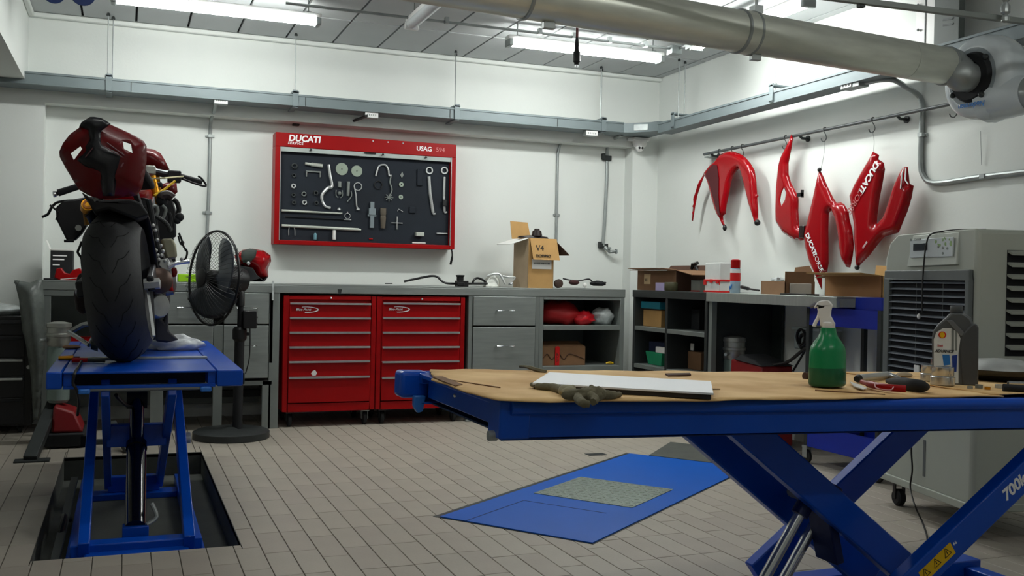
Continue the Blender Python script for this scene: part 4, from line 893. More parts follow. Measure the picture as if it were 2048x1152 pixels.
# ================================================================ BLUE TROLLEY
xt0,xt1=3.773,4.204; yt1=at(1612,700,X=xt0).y; yt0=yt1-.62
t=thing('tool_trolley','blue two-tier tool trolley between the right bench and the air cooler','trolley',(3.989,(yt0+yt1)/2,0))
zt1=at(1690,594,X=xt0).z; zt0=at(1690,655,X=xt0).z; zt1=min(zt1,.925)
def trayb(z0,z1): return B().box(xt0,xt1,yt0,yt1,z0,z0+.01).box(xt0,xt0+.008,yt0,yt1,z0,z1).box(xt1-.008,xt1,yt0,yt1,z0,z1).box(xt0,xt1,yt0,yt0+.008,z0,z1).box(xt0,xt1,yt1-.008,yt1,z0,z1)
mk('top_tray',trayb(zt0,zt1),bluet,t,bevel=.003)
a=at(1690,865,X=xt0).z; mk('bottom_tray',trayb(a-.13,a),bluet,t,bevel=.003)
for (x,y) in ((xt0+.012,yt1-.012),(xt0+.012,yt0+.012),(xt1-.012,yt1-.012),(xt1-.012,yt0+.012)):
    mk('corner_post',bx(x-.014,x+.014,y-.014,y+.014,.10,zt1+.0),darksteel,t,bevel=.002)
    c=mk('caster',B().lathe([(.03,-.012),(.04,-.008),(.04,.008),(.03,.012)],(x,y,.0405),(1,0,0),14),blackm,t); mk('caster_fork',B().box(x-.018,x-.014,y-.02,y+.02,.035,.1).box(x+.014,x+.018,y-.02,y+.02,.035,.1).box(x-.02,x+.02,y-.022,y+.022,.092,.105),galv,c)
# carton on trolley
zc0=ZT+.002; X5=xt0+.03
mk('blue_crate',B().box(xt0+.012,xt1-.012,yt0+.012,4.43,zt0+.011,zt0+.02).box(xt0+.012,xt0+.02,yt0+.012,4.43,zt0+.02,ZT).box(xt1-.02,xt1-.012,yt0+.012,4.43,zt0+.02,ZT).box(xt0+.02,xt1-.02,yt0+.012,yt0+.02,zt0+.02,ZT).box(xt0+.02,xt1-.02,4.422,4.43,zt0+.02,ZT),bluet,label='blue crate standing in the top tray of the blue trolley under the large carton',cat='crate',bevel=.003)
ya_,yb_=at(1650,560,X=X5).y,yt0+.03
zc1=at(1700,552,X=X5).z
t=thing('large_carton','large open brown carton resting on the table end and the blue crate','box',(3.967,(ya_+yb_)/2,zc0))
w=.005
mk('front_wall',bx(X5,X5+w,yb_,ya_,zc0,zc1),mat('carton_front','#9a7048',.85),t); mk('rear_wall',bx(xt1-.04,xt1-.035,yb_,ya_,zc0,zc1),card,t); mk('side_wall',bx(X5,xt1-.035,ya_-w,ya_,zc0,zc1),card,t); mk('side_wall',bx(X5,xt1-.035,yb_,yb_+w,zc0,zc1),card,t)
mk('top_flap',B().hexa([(X5,yb_,zc1),(X5,ya_,zc1),(X5+.004,ya_,zc1+.003),(X5+.004,yb_,zc1+.003),(X5-.15,yb_+.0,zc1+.012),(X5-.15,ya_-.02,zc1+.012),(X5-.15,ya_-.02,zc1+.016),(X5-.15,yb_,zc1+.016)]),card,t)
mk('top_flap',B().hexa([(X5,ya_,zc1),(xt1-.04,ya_,zc1),(xt1-.04,ya_,zc1+.004),(X5,ya_,zc1+.004),(X5,ya_+.09,zc1-.012),(xt1-.04,ya_+.09,zc1-.012),(xt1-.04,ya_+.09,zc1-.008),(X5,ya_+.09,zc1-.008)]),cardd,t)
mk('top_flap',B().hexa([(xt1-.04,yb_,zc1),(xt1-.04,ya_,zc1),(xt1-.036,ya_,zc1),(xt1-.036,yb_,zc1),(xt1-.03,yb_+.05,zc1+.05),(xt1-.03,ya_+.0,zc1+.07),(xt1-.026,ya_+.0,zc1+.07),(xt1-.026,yb_+.05,zc1+.05)]),card,t)
# ================================================================ RAIL, HOOKS, FAIRINGS
XRl=4.188
pr0,pr1=at(1408,309,X=XRl),at(1905,207,X=XRl); zr=(pr0.z+pr1.z)/2
t=thing('hanging_rail','round steel rail with hooks along the right wall','rail',(XRl,(pr0.y+pr1.y)/2,zr))
mk('tube',B().tube([(XRl,pr0.y,zr),(XRl,2.6,zr)],.011,12),mat('rail_steel','#5c6061',.4,.4),t)
mk('end_plate',bx(XRl-.004,XW,pr0.y-.09,pr0.y-.01,zr-.03,zr-.018),galv,t,bevel=.002)
for px in (1424,1795,1600):
    y=at(px,250,X=XRl).y; mk('wall_bracket',B().tube([(XRl,y,zr-.008),(XRl+.02,y,zr-.022),(XW,y,zr-.022)],.009,8).lathe([(.022,0),(.022,.008)],(XW-.008,y,zr-.022),(1,0,0),12),darksteel,t)
def hook(px,label,swing=0,s=1):
    y=at(px,260,X=XRl).y
    pts=[(XRl+.012,y,zr-.006),(XRl+.008,y+.002,zr+.013),(XRl-.010,y,zr+.012),(XRl-.014,y-.004,zr-.01),(XRl-.012,y-.022*s,zr-.035),(XRl-.012,y-.03*s,zr-.06),(XRl-.012,y-.012*s,zr-.078),(XRl-.012,y+.012*s,zr-.072),(XRl-.012,y+.022*s,zr-.055)]
    return mk('rail_hook',B().tube(smoothpath(pts,4),.0032,6),darksteel,label=label,cat='hook',group='steel hooks on the wall rail',ang=60)
for px,l in ((1440,'steel hook at the far end of the rail above the forked fairing'),(1466,'second steel hook over the forked fairing top'),(1486,'third steel hook right of the forked fairing top'),(1572,'steel hook holding the tip of the tall narrow fairing'),(1650,'empty steel hook above the M shaped fairing'),(1746,'empty steel hook above the V shaped fairing'),(1908,'steel hook half hidden by the white blower')): hook(px,l)
def fairing(label,pts,off,sc,X,step,bulge,width,holes=(),extra=None,m=redgloss,name='fairing'):
    def W2(p): q=at(off[0]+p[0]/sc,off[1]+p[1]/sc,X=X); return (q.y,q.z)
    P=[W2(p) for p in pts]; Hh=[[W2(p) for p in h] for h in holes]
    y=sum(p[0] for p in P)/len(P); z=min(p[1] for p in P)
    t=thing(name,label,'fairing',(X,y,z))
    b=shell(P,lambda a,c,w:(X-w,a,c),step,bulge,width,Hh,extra)
    mk('panel',b,m,t,ang=80,solid=.004)
    return t,W2
o3=(1380,270)
t,W2=fairing('forked red fairing with three drooping arms at the far end of the rail',[(430,190),(350,225),(290,300),(240,340),(175,420),(120,520),(75,620),(50,720),(35,840),(20,985),(33,990),(55,850),(85,700),(118,600),(160,475),(180,480),(205,540),(230,620),(260,740),(290,850),(320,930),(345,960),(400,1090),(415,1085),(385,990),(380,930),(410,910),(425,800),(455,660),(470,560),(500,470),(540,410),(570,385),(595,440),(620,540),(650,660),(680,790),(710,880),(745,990),(755,1040),(780,1040),(805,995),(785,970),(785,850),(775,720),(790,700),(775,690),(765,540),(745,410),(700,330),(640,260),(580,220),(500,190)],o3,5.76,4.161,.02,.026,.035)
def W3(px,py,X,off=o3,sc=5.76): q=at(off[0]+px/sc,off[1]+py/sc,X=X); return q
a=[W3(*p,4.12) for p in ((250,340),(180,420),(165,470),(205,540),(260,740),(310,910),(330,930),(315,700),(318,500),(300,350))]
mk('inner_lining',B().prism([(v.y,v.z) for v in a],lambda y,z,d:(4.13-d,y,z),0,.003),mat('dark_maroon','#4a0a14',.5),t)
c=W3(520,290,4.14); mk('round_badge',B().lathe([(.028,0),(.028,.004),(.02,.006)],(4.145,c.y,c.z),(-1,0,0),18),mat('badge_pink','#d9b6b6',.4),t)
c=W3(775,1010,4.15); mk('mount_tab',B().sphere(c,.022,10,7),black,t); c=W3(400,1070,4.14); mk('mount_tab',B().sphere(c,.016,10,7,(1,1,1.4)),black,t)
o4=(1540,260)
t,W2=fairing('tall narrow red fairing with a slot opening, second along the rail',[(150,30),(125,95),(80,180),(62,240),(45,400),(40,560),(42,640),(90,715),(150,755),(215,772),(235,770),(235,690),(205,672),(198,560),(200,490),(197,460),(150,375),(130,310),(130,230),(150,130),(160,60)],o4,3.49,4.172,.018,.024,.04,holes=[[(118,400),(134,440),(126,490),(100,535),(90,495),(100,440)]])
c=W3(210,452,4.161,o4,3.49); mk('mount_tab',B().box(4.15,4.168,c.y-.03,c.y+.02,c.z-.012,c.z+.012).box(4.15,4.168,c.y-.03,c.y-.02,c.z-.02,c.z+.03),black,t)
c=W3(222,700,4.15,o4,3.49); mk('mount_tab',B().box(4.14,4.168,c.y-.03,c.y+.02,c.z-.05,c.z+.03),blackg,t,bevel=.005)
t,W2=fairing('red M shaped side fairing with white lettering down its left edge',[(345,285),(330,340),(300,480),(262,640),(245,690),(235,730),(250,830),(275,920),(310,1000),(345,1080),(362,1115),(364,1000),(400,990),(410,930),(408,700),(412,580),(430,560),(455,620),(475,720),(485,830),(500,900),(535,955),(560,960),(578,880),(585,800),(575,700),(555,620),(550,570),(520,520),(495,505),(465,510),(440,470),(400,390),(375,330),(355,290)],o4,3.49,4.172,.018,.026,.045)
mk('black_tip',B().sphere(W3(345,278,4.161,o4,3.49),.014,8,6),black,t)
a,b_=W3(222,735,4.140,o4,3.49),W3(330,965,4.140,o4,3.49); u=(b_-a).normalized(); v=Vector((-1,0,0)).cross(u); v=-v if v.y>0 else v
a,b_=W3(246,730,4.140,o4,3.49),W3(340,968,4.140,o4,3.49); u=(b_-a).normalized(); v=(Vector((-1,0,0)).cross(u)).normalized()
L_=(b_-a).length
text('side_lettering','DUCATI',a,u,v,.034,whiteink,t,offset=.03,spacing=.93,shear=.1); text('side_lettering','CORSE',a+u*L_*.55,u,v,.034,whiteink,t,spacing=1.0,shear=.1)
t,W2=fairing('red V shaped fairing with white lettering on its left blade, nearest the air cooler',[(720,152),(762,175),(757,205),(795,230),(803,275),(785,380),(765,480),(750,600),(745,660),(790,610),(820,530),(860,400),(900,310),(930,260),(962,258),(970,320),(975,375),(1003,390),(990,470),(960,570),(930,640),(900,715),(800,745),(760,790),(700,870),(650,920),(610,965),(600,950),(597,860),(590,760),(590,680),(572,560),(556,460),(590,380),(640,290),(700,190)],o4,3.49,4.172,.018,.026,.045)
a,b_=W3(575,500,4.140,o4,3.49),W3(735,215,4.140,o4,3.49); a,b_=b_,a; u=(b_-a).normalized(); v=(Vector((-1,0,0)).cross(u)).normalized(); L_=(b_-a).length
text('side_lettering','DUCATI',a,u,v,.042,whiteink,t,offset=.035,spacing=.95); text('side_lettering','CORSE',a+u*L_*.64,u,v,.042,mat('faint_print','#b86868',.5),t,spacing=.95)
a,b_=W3(650,830,4.142,o4,3.49),W3(735,700,4.142,o4,3.49); u=(b_-a).normalized(); v=(Vector((-1,0,0)).cross(u)).normalized(); text('side_lettering','CORSE',a,u,v,.012,whiteink,t)
mk('black_tip',B().sphere(W3(608,960,4.156,o4,3.49),.016,8,6),black,t)
mk('clip_strip',B().tube([W3(912,410,4.140,o4,3.49),W3(922,300,4.140,o4,3.49),W3(935,262,4.15,o4,3.49)],.004,6).tube([W3(948,265,4.15,o4,3.49),W3(945,350,4.140,o4,3.49),W3(965,378,4.142,o4,3.49)],.004,6),whiteink,t)
for (pa,pb,l) in (((1650,282),(1640,345),'thin wire from the empty hook to the M shaped fairing'),((1745,262),(1747,303),'thin wire from the hook to the V shaped fairing')):
    a,b_=at(*pa,X=4.175),at(*pb,X=4.168); mk('hanging_wire',B().tube(smoothpath([a,(a+b_)/2+Vector((0,-.01,0)),b_],4),.0016,5),galv,label=l,cat='wire')
mk('hanging_wire',B().tube([at(1961,262,X=4.237),at(1963,330,X=4.247)],.0016,5),galv,label='thin wire dangling on the wall below the white blower',cat='wire')
# ================================================================ AIR COOLER
P0=ray(1766,700); P0=Vector((3.45,3.45*P0.y/P0.x,0)); ang=math.radians(12.6)
# local frame: x' along face toward the camera, y' outward (towards -X), z up
ex=Vector((-math.sin(ang),-math.cos(ang),0)); ey=Vector((math.cos(ang),-math.sin(ang),0))  # ey goes into the body
AM=Matrix(((ex.x,ey.x,0,P0.x),(ex.y,ey.y,0,P0.y),(0,0,1,0),(0,0,0,1)))
ac=thing('air_cooler','tall grey-green evaporative air cooler with black louvred front','air cooler',mtx=AM)
def acp(px,py,y=0):
    o=AM.inverted()@CAM; d=AM.inverted().to_3x3()@ray(px,py); return o+d*((y-o.y)/d.y)
Lf=acp(1952,600).x; D=.46
zb_=acp(1770,954).z; ztp=acp(1792,470).z; zg1=acp(1850,538).z
ac_l=lambda n,b,m,**k: mk(n,b,m,ac,local=True,**k)
prof=[(0,zb_),(0,zg1+.02),(.03,zg1+.07),(.07,ztp-.03),(.11,ztp),(D-.06,ztp+.02),(D,ztp-.04),(D,zb_)]
b=B().prism([(0,zb_),(Lf,zb_),(Lf,zg1+.03),(Lf-.0,ztp-.0),(.10,ztp-.0),(.03,ztp-.04),(0,zg1+.05)],lambda a,c,d:(a,d,c),.0,D)
ac_l('body',b,offwhite,bevel=.02,seg=3)
# control panel recess + panel
pa,pb=acp(1826,516),acp(1913,474)
ac_l('panel_recess',B().hexa([(pa.x-.03,-.012,pa.z-.04),(pb.x+.02,-.012,pa.z-.035),(pb.x+.02,-.002,pb.z+.02),(pa.x,-.002,pb.z+.02),(pa.x-.03,.01,pa.z-.04),(pb.x+.02,.01,pa.z-.035),(pb.x+.02,.01,pb.z+.02),(pa.x,.01,pb.z+.02)]),mat('ac_light','#b9bfb6',.45),bevel=.003)
ac_l('control_panel',bx(pa.x,pb.x,-.017,-.010,pa.z,pb.z),mat('panel_grey','#bcc4c6',.4),bevel=.002)
qa,qb=acp(1834,502),acp(1862,486); ac_l('display',bx(qa.x,qb.x,-.020,-.016,qa.z,qb.z),lcd,bevel=.001)
random.seed(5); b=B()
for k in range(14):
    c=acp(random.uniform(1878,1910),random.uniform(476,492)); b.lathe([(0,0),(random.uniform(.004,.009),.0),(.0,.0012)],(c.x,-.0172,c.z),(0,-1,0),7)
ac_l('printed_leaves',b,mat('leaf_green','#86a36c',.6))
b=B()
for (px,py) in ((1884,494),(1893,496),(1902,497),(1893,507),(1829,480)): c=acp(px,py); b.lathe([(.006,0),(.006,.0015)],(c.x,-.0172,c.z),(0,-1,0),10)
ac_l('button',b,steelp)
c=acp(1833,480); 
o_=AM@Vector((c.x+.01,-.0175,c.z-.004)); text('panel_lettering','COOLER',o_,ex,(0,0,1),.010,steelp,ac)
# grille
ga,gb=acp(1776,745),acp(1944,545); zg0=min(ga.z,.62); zgt=gb.z
ac_l('grille_frame',B().box(ga.x-.015,gb.x+.012,-.022,-.001,zgt-.03,zgt+.012).box(ga.x-.015,ga.x+.03,-.022,-.001,zg0,zgt-.03).box(gb.x-.016,gb.x+.012,-.022,-.001,zg0,zgt-.03).box(ga.x-.015,gb.x+.012,-.022,-.001,zg0-.03,zg0),acdark,bevel=.004)
ac_l('dark_opening',bx(ga.x+.03,gb.x-.016,-.004,-.001,zg0,zgt-.03),mat('grille_dark','#0c0e12',.9))
z=zgt-.045
k=0
while z>zg0+.02:
    ac_l('slat',B().hexa([(ga.x+.03,-.020,z-.003),(gb.x-.016,-.020,z-.003),(gb.x-.016,-.006,z+.004),(ga.x+.03,-.006,z+.004),(ga.x+.03,-.020,z+.000),(gb.x-.016,-.020,z+.000),(gb.x-.016,-.006,z+.007),(ga.x+.03,-.006,z+.007)]),mat('slat_grey','#5d646c',.45)); z-=(acp(1850,569).z-acp(1850,582.5).z)*1.0; k+=1
for px in (1835,1888): c=acp(px,600); ac_l('rear_vane',bx(c.x-.002,c.x+.002,-.006,-.004,zg0,zgt-.04),acdark)
# side louvres face (right of front face): plane x'=Lf
def acs(px,py): 
    o=AM.inverted()@CAM; d=AM.inverted().to_3x3()@ray(px,py); return o+d*((Lf-o.x)/d.x)
s0=acs(2013,560); zl1=acs(2013,500).z; zl0=acs(2013,712).z
ac_l('side_opening',bx(Lf-.002,Lf+.003,s0.y,D-.02,zl0,zl1),mat('grille_dark','#0c0e12',.9))
z=zl1-.01
while z>zl0: 
    ac_l('side_slat',B().hexa([(Lf+.002,s0.y,z),(Lf+.022,s0.y+.01,z-.012),(Lf+.022,D-.02,z-.012),(Lf+.002,D-.02,z),(Lf+.002,s0.y,z+.009),(Lf+.022,s0.y+.01,z-.002),(Lf+.022,D-.02,z-.002),(Lf+.002,D-.02,z+.009)]),mat('louvre_grey','#8d9188',.5)); z-=(acs(2020,560).z-acs(2020,583.6).z)
sl=acp(1849,880),acp(1854,955); ac_l('slot',bx(sl[0].x-.006,sl[0].x+.012,-.002,.004,sl[1].z,sl[0].z),acdark)
ac_l('base_rim',bx(-.006,Lf+.006,-.008,D+.0,zb_-.012,zb_+.022),offwhite,bevel=.004)
for (x,y) in ((.07,.06),(Lf-.07,.06),(.07,D-.07),(Lf-.07,D-.07)):
    c=mk('caster',B().lathe([(.032,-.02),(.04,-.012),(.04,.012),(.032,.02)],(x,y,.0405),(0,1,0),16),blackm,ac,local=True)
    mk('caster_plate',B().box(x-.035,x+.035,y-.03,y+.03,zb_-.02,zb_-.012).box(x-.012,x+.012,y-.026,y-.021,.035,zb_-.02).box(x-.012,x+.012,y+.021,y+.026,.035,zb_-.02),black,c,local=False) if False else ac_l('caster_fork',B().box(x-.035,x+.035,y-.03,y+.03,zb_-.02,zb_-.012).box(x-.012,x+.012,y-.026,y-.021,.035,zb_-.02).box(x-.012,x+.012,y+.021,y+.026,.035,zb_-.02),black)
wpts=[AM@Vector(v) for v in ((acp(1920,460).x+.03,.10,ztp+.004),(acp(1900,460).x,.05,ztp+.006),(acp(1885,462).x,.0,ztp+.0),)]
wl=lambda px,py: AM@Vector((acp(px,py).x,-.028,acp(px,py).z))
mk('power_wire',B().tube(smoothpath(wpts+[wl(1872,470),wl(1864,490),wl(1860,520),wl(1857,560),wl(1856,600),wl(1856,625)],5),.0035,6),black,label='black wire hanging over the front of the air cooler',cat='wire')
c=wl(1849,633); mk('wire_plug',B().sphere(c,.008,8,6,(1,1,1.6)),paper,label='small pale plug dangling in front of the cooler grille',cat='plug')
gl=lambda px,py: at(px,py,X=3.25)
mk('power_cable',B().tube(smoothpath([wl(1836,860),wl(1834,900),wl(1836,940),wl(1832,975)]+[at(1830,1012,X=3.3),at(1843,1040,Z=.006),at(1852,1065,Z=.006),at(1856,1085,Z=.006),at(1872,1160,Z=.006)],5),.004,6),black,label='thin black power cable dropping from the cooler to the tiled floor',cat='cable')
mk('white_tag',bx(-.0,.04,-.026,-.022,0,.035).xf(AM@Matrix.Translation((acp(1838,745).x,0,acp(1838,745).z))),paper,label='small white sticker on the lower part of the cooler grille',cat='sticker')
# ================================================================ DUCT AND BLOWER
XBl=3.62; bc=at(1972,158,X=XBl)
D1=at(1890,132,Y=bc.y+.06); D0=at(1420,53,Z=D1.z); dd=(D0-D1).normalized(); Dx=D1+dd*4.6
rd=.082
t=thing('steel_duct','large round galvanised exhaust duct crossing below the ceiling','duct',(D0.x,D0.y,D1.z-rd))
segs=[0,.25,1.13,1.19,2.15,3.2,4.6]
for a,c in zip(segs[:-1],segs[1:]):
    mk('duct_section',B().tube([D1+dd*a,D1+dd*(c-.002)],rd if (a!=1.13) else rd+.004,40),ductm,t,ang=60)
for a in (.0,1.13,1.19,2.15,3.2): mk('seam_band',B().lathe([(rd,-.008),(rd+.006,-.005),(rd+.006,.005),(rd,.008)],D1+dd*a,dd,40),galv,t,ang=60)
for a in (1.10,2.05,3.3):
    c=D1+dd*a
    mk('hanger_rod',B().tube([c+Vector((0,0,rd)),Vector((c.x,c.y,ZC))],.006,8).box(c.x-.02,c.x+.02,c.y-.02,c.y+.02,c.z+rd,c.z+rd+.03).lathe([(.014,0),(.014,.05)],(c.x,c.y,c.z+rd+.06),n=6),galv,t)
    mk('clamp_lug',B().box(c.x-.022,c.x+.022,c.y-.012,c.y+.012,c.z-rd-.024,c.z-rd+.002),galv,t,bevel=.002)
# elbow + inlet
inl=bc+Vector((-.10,0,0))
mk('inlet_cone',B().tube(smoothpath([D1-dd*.002,D1-dd*.05,inl+Vector((-.03,0,0)),inl+Vector((.05,0,0))],5),[rd*.98]*6+[rd*.9]*5+[rd*.8]*5,32),galv,t,ang=60)
t=thing('extractor_blower','white round extractor blower at the end of the steel duct','blower',(bc.x,bc.y,bc.z-.2))
Rb=.185
N=40; prof=[]
b=B(); o=0
sect=[(-.05,.40),(-.07,.52),(-.085,.66),(-.083,.84),(-.06,.96),(-.02,1.0),(.03,1.0),(.065,.95),(.085,.8),(.085,.01)]
vs=[];fs=[]
for k in range(N):
    a=2*math.pi*k/N; sp=1+.10*(k/N)
    for (x,r) in sect:
        rr=Rb*(r if r<.7 else r*sp); vs.append(bc+Vector((x,math.sin(a)*rr,-math.cos(a)*rr)))
M_=len(sect)
for k in range(N):
    for j in range(M_-1): fs.append((k*M_+j,k*M_+j+1,((k+1)%N)*M_+j+1,((k+1)%N)*M_+j))
mk('volute_casing',b.add(vs,fs),mat('blower_white','#c3ccd0',.3,coat=.4,var=.03),t,ang=70)
mk('inlet_ring',B().lathe([(rd*.85,-.0),(rd*.85,-.03),(rd*1.25,-.03),(rd*1.38,-.012),(rd*1.38,.02)],bc+Vector((-.075,0,0)),(1,0,0),36),blackm,t,ang=50)
mk('flange_lip',B().lathe([(rd*1.38,-.0),(rd*1.62,-.0),(rd*1.62,.02),(rd*1.38,.02)],bc+Vector((-.085,0,0)),(1,0,0),36,closed=True),mat('blower_white2','#8d979b',.5),t,ang=50)
for a in (.6,2.2,3.8,5.4): mk('clamp_clip',B().sphere(bc+Vector((-.10,math.sin(a)*rd*1.4,math.cos(a)*rd*1.4)),.014,8,6),darksteel,t)
oc=bc+Vector((.0,-.10,-.105))
mk('outlet_spout',B().tube([bc+Vector((0,-.02,-.10)),oc+Vector((0,-.08,-.0)),oc+Vector((0,-.14,0))],[.10,.088,.08],28),mat('blower_white','#c3ccd0',.3),t,ang=50)
mk('outlet_pipe',B().tube([oc+Vector((0,-.13,0)),oc+Vector((0,-.9,0))],.075,28),galv,t,ang=60)
mk('motor_housing',B().lathe([(.09,0),(.10,.02),(.10,.16),(.08,.18)],bc+Vector((.08,0,0)),(1,0,0),24),darksteel,t,ang=50)
mk('wall_bracket',B().box(XBl+.1,XW,bc.y-.02,bc.y+.02,bc.z-.13,bc.z-.10).box(XBl+.1,XW,bc.y-.02,bc.y+.02,bc.z+.1,bc.z+.13),steelp,t,bevel=.002)
a=bc+Vector((-.089,-.135,-.125)); text('blower_lettering','Nederman',bc+Vector((-.100,-.09,-.118)),Vector((0,1,0.0)),Vector((0,0,-1)),.024,blueink,t,offset=.02,shear=.15)
# vertical cable riser at the upper right
a,b_=at(1832,40,X=4.10),at(1870,40,X=4.10); c=at(1921,40,X=4.10)
t=thing('cable_riser','slotted grey cable riser box climbing from the right tray to the ceiling','cable riser',(4.15,b_.y,ztt))
mk('front_panel',bx(4.10,4.11,b_.y,a.y,ztt+.0,ZC),white,t,bevel=.001)
mk('box_body',bx(4.11,4.23,b_.y,a.y,ztt,ZC),darksteel,t)
mk('side_panel',bx(4.09,4.13,c.y,b_.y-.004,ztt,ZC),mat('riser_grey','#5d6461',.6),t,bevel=.002)
yy=at(1851,40,X=4.099).y; mk('panel_seam',bx(4.097,4.10,yy-.004,yy+.004,ztt+.02,ZC),darksteel,t)
mk('base_lip',bx(4.09,4.10,b_.y,a.y,ztt+.0,ztt+.014),black,t)
for py in (27,38,49): p=at(1896,py,X=4.089); mk('slot',B().bar(p+Vector((0,.035,.004)),p+Vector((0,-.035,-.004)),.004,.010,side=(1,0,0)),darksteel,t)
for py in (10,60): p=at(1836,py,X=4.09); mk('bolt',B().sphere(p,.008,8,6),galv,t)
# upper pipe rail and chain hanger at the top right
a,b_=at(1712,0,Y=3.0),at(2048,40,Y=3.0); zz=(a.z+b_.z)/2
t=thing('ceiling_pipe','grey square support bar near the ceiling above the duct at the top right','support bar',(b_.x,3.0,zz))
P1,P2=at(1700,0,Z=zz),at(2040,42,Z=zz); d=(P2-P1).normalized()
mk('bar',B().bar(P1-d*1.2,P2+d*.5,.022,.022,side=(0,0,1)),steelp,t,bevel=.002)
c=at(2011,30,Z=zz); mk('turnbuckle',B().lathe([(.006,-.03),(.016,-.025),(.016,-.01),(.008,0),(.018,.01),(.018,.035),(.008,.05),(.016,.06),(.016,.08),(.006,.1),(.006,ZC-zz)],c,n=10),galv,t)
c=at(1722,4,Z=zz); mk('end_clamp',B().box(c.x-.012,c.x+.012,c.y-.012,c.y+.012,c.z-.022,c.z+.018),darksteel,t,bevel=.002)
for k in (.3,): mk('support_rod',B().tube([P1-d*.9,Vector(((P1-d*.9).x,(P1-d*.9).y,ZC))],.005,6),galv,t)
# ================================================================ LEFT LIFT
LX0,LX1,LY0,LY1,LZ=-.277,.458,4.18,6.02,.66
ll=thing('scissor_lift','blue scissor lift raised out of its pit carrying the motorcycle','lift',(.09,5.0,-.13))
t=ll
ix0,ix1=at(126,745,Y=LY0).x,at(432,745,Y=LY0).x
mk('deck',B().box(ix0,ix1,LY0+.0,LY1,LZ-.008,LZ).box(ix0,ix0+.03,LY0+.02,LY1,LZ-.06,LZ-.008).box(ix1-.03,ix1,LY0+.02,LY1,LZ-.06,LZ-.008),blue,t,bevel=.002)
mk('side_rail',B().box(LX0,ix0-.004,LY0,LY1,LZ-.066,LZ+.001),blue,t,bevel=.006)
mk('side_rail',B().box(ix1+.004,LX1,LY0,LY1,LZ-.066,LZ+.001),blue,t,bevel=.006)
mk('cross_member',bx(ix0,ix1,LY0+.012,LY0+.03,LZ-.068,LZ-.055),blue,t,bevel=.002)
mk('interior_shade',bx(ix0+.03,ix1-.03,LY0+.15,LY0+.16,LZ-.066,LZ-.009),mat('navy_dark','#050a28',.7),t)  # near-black sheet, its colour stands in for the shade in the deck opening
for px in (168,412): c=at(px,780,Y=LY0).x; mk('end_tab',bx(c-.022,c+.022,LY0-.01,LY0+.03,LZ-.086,LZ-.066),mat('lift_blue_light','#2a6fc4',.4),t,bevel=.006)
mk('end_plate',bx(LX1-.0,LX1+.008,LY0+.01,LY0+.06,LZ-.06,LZ-.012),darksteel,t,bevel=.003)
mk('drain_hose',B().tube(smoothpath([at(163,722,Z=LZ+.008),at(156,735,Z=LZ+.01),at(150,745,Y=LY0-.01),at(146,765,Y=LY0-.012),at(152,778,Y=LY0-.01),at(158,800,Y=LY0+.02),at(155,830,Y=LY0+.1)],4),.006,7),black,t)
def xpair(pb,pt,w,m=blue,h=.075,name='scissor_arm'):
    mk(name,B().bar(pb,pt,w,h,side=(1,0,0)),m,t,bevel=.004)
def L_(px,py,Y): return at(px,py,Y=Y)
o1=L_(169,1037,4.15); o2=L_(378,1037,4.15)
xpair((o1.x,4.10,-.02),(o1.x,5.62,.585),.042); xpair((o2.x,4.10,-.02),(o2.x,5.62,.585),.042)
i1,i2=o1.x+.065,o2.x-.065
xpair((i1,5.62,-.06),(i1,4.28,.585),.034); xpair((i2,5.62,-.06),(i2,4.28,.585),.034)
mk('cross_tube',bx(i1,i2,4.80,4.86,.26,.36),blue,t,bevel=.004); mk('cross_tube',bx(i1,i2,5.55,5.61,-.10,-.02),blue,t,bevel=.004); mk('cross_tube',B().tube([(o1.x-.04,4.28,.585),(o2.x+.04,4.28,.585)],.014,10),galv,t)
mk('cross_tube',B().tube([(o1.x-.04,5.60,.585),(o2.x+.04,5.60,.585)],.014,10),galv,t)
for x in (o1.x-.03,i1+.02,i2-.02,o2.x+.03):
    mk('pivot_bush',B().lathe([(.026,-.014),(.026,.014)],(x,4.87,.28),(1,0,0),14).sphere((x,4.87,.28),.018,8,6),blackm if abs(x)<.2 else toolmet,t)
for (x0,x1) in ((o1.x-.07,o1.x-.02),(o2.x+.02,o2.x+.07)):
    mk('base_rail',bx(x0,x1,4.0,5.85,-.13,-.075),blue,t,bevel=.003)
bl=at(130,1100,Y=4.0).x; br_=at(445,1080,Y=4.0).x
mk('base_plate',bx(o1.x-.12,o2.x+.14,3.985,4.03,-.09,-.055),blue,t,bevel=.003); mk('base_plate',bx(o1.x,o2.x,4.06,4.18,-.075,-.03),blue,t,bevel=.01)
mk('base_plate',bx(o1.x-.02,o2.x+.02,5.50,5.62,-.13,-.10),blue,t,bevel=.003)
mk('base_crossbar',bx(o1.x-.05,o2.x+.05,4.12,4.2,-.05,.0),blue,t,bevel=.006)
for px,py in ((463/3.1,1083),(400/3.1*1.0,1100)): pass
for x,y in ((o1.x-.055,4.01),(o1.x+.04,4.01),(o2.x-.02,4.01),(o2.x+.06,4.01)):
    mk('anchor_bolt',B().lathe([(.012,0),(.012,.010),(.006,.012),(.006,.03),(0,.03)],(x,y,-.055),n=8),galv,t)
c0=Vector((.04,4.32,-.02)); c1=Vector((.055,4.95,.50)); dd_=(c1-c0).normalized()
c0=at(271,1055,Y=4.28); c1=at(274,800,Y=4.95); dd_=(c1-c0).normalized(); Lc=(c1-c0).length
mk('cylinder_barrel',B().tube([c0,c0+dd_*Lc*.60],.041,20).tube([c0+dd_*Lc*.58,c0+dd_*Lc*.62],.045,20),blackg,t,ang=50)
mk('cylinder_rod',B().tube([c0+dd_*Lc*.6,c1-dd_*.02],.031,18),mat('dark_chrome','#55585c',.12,1),t,ang=50)
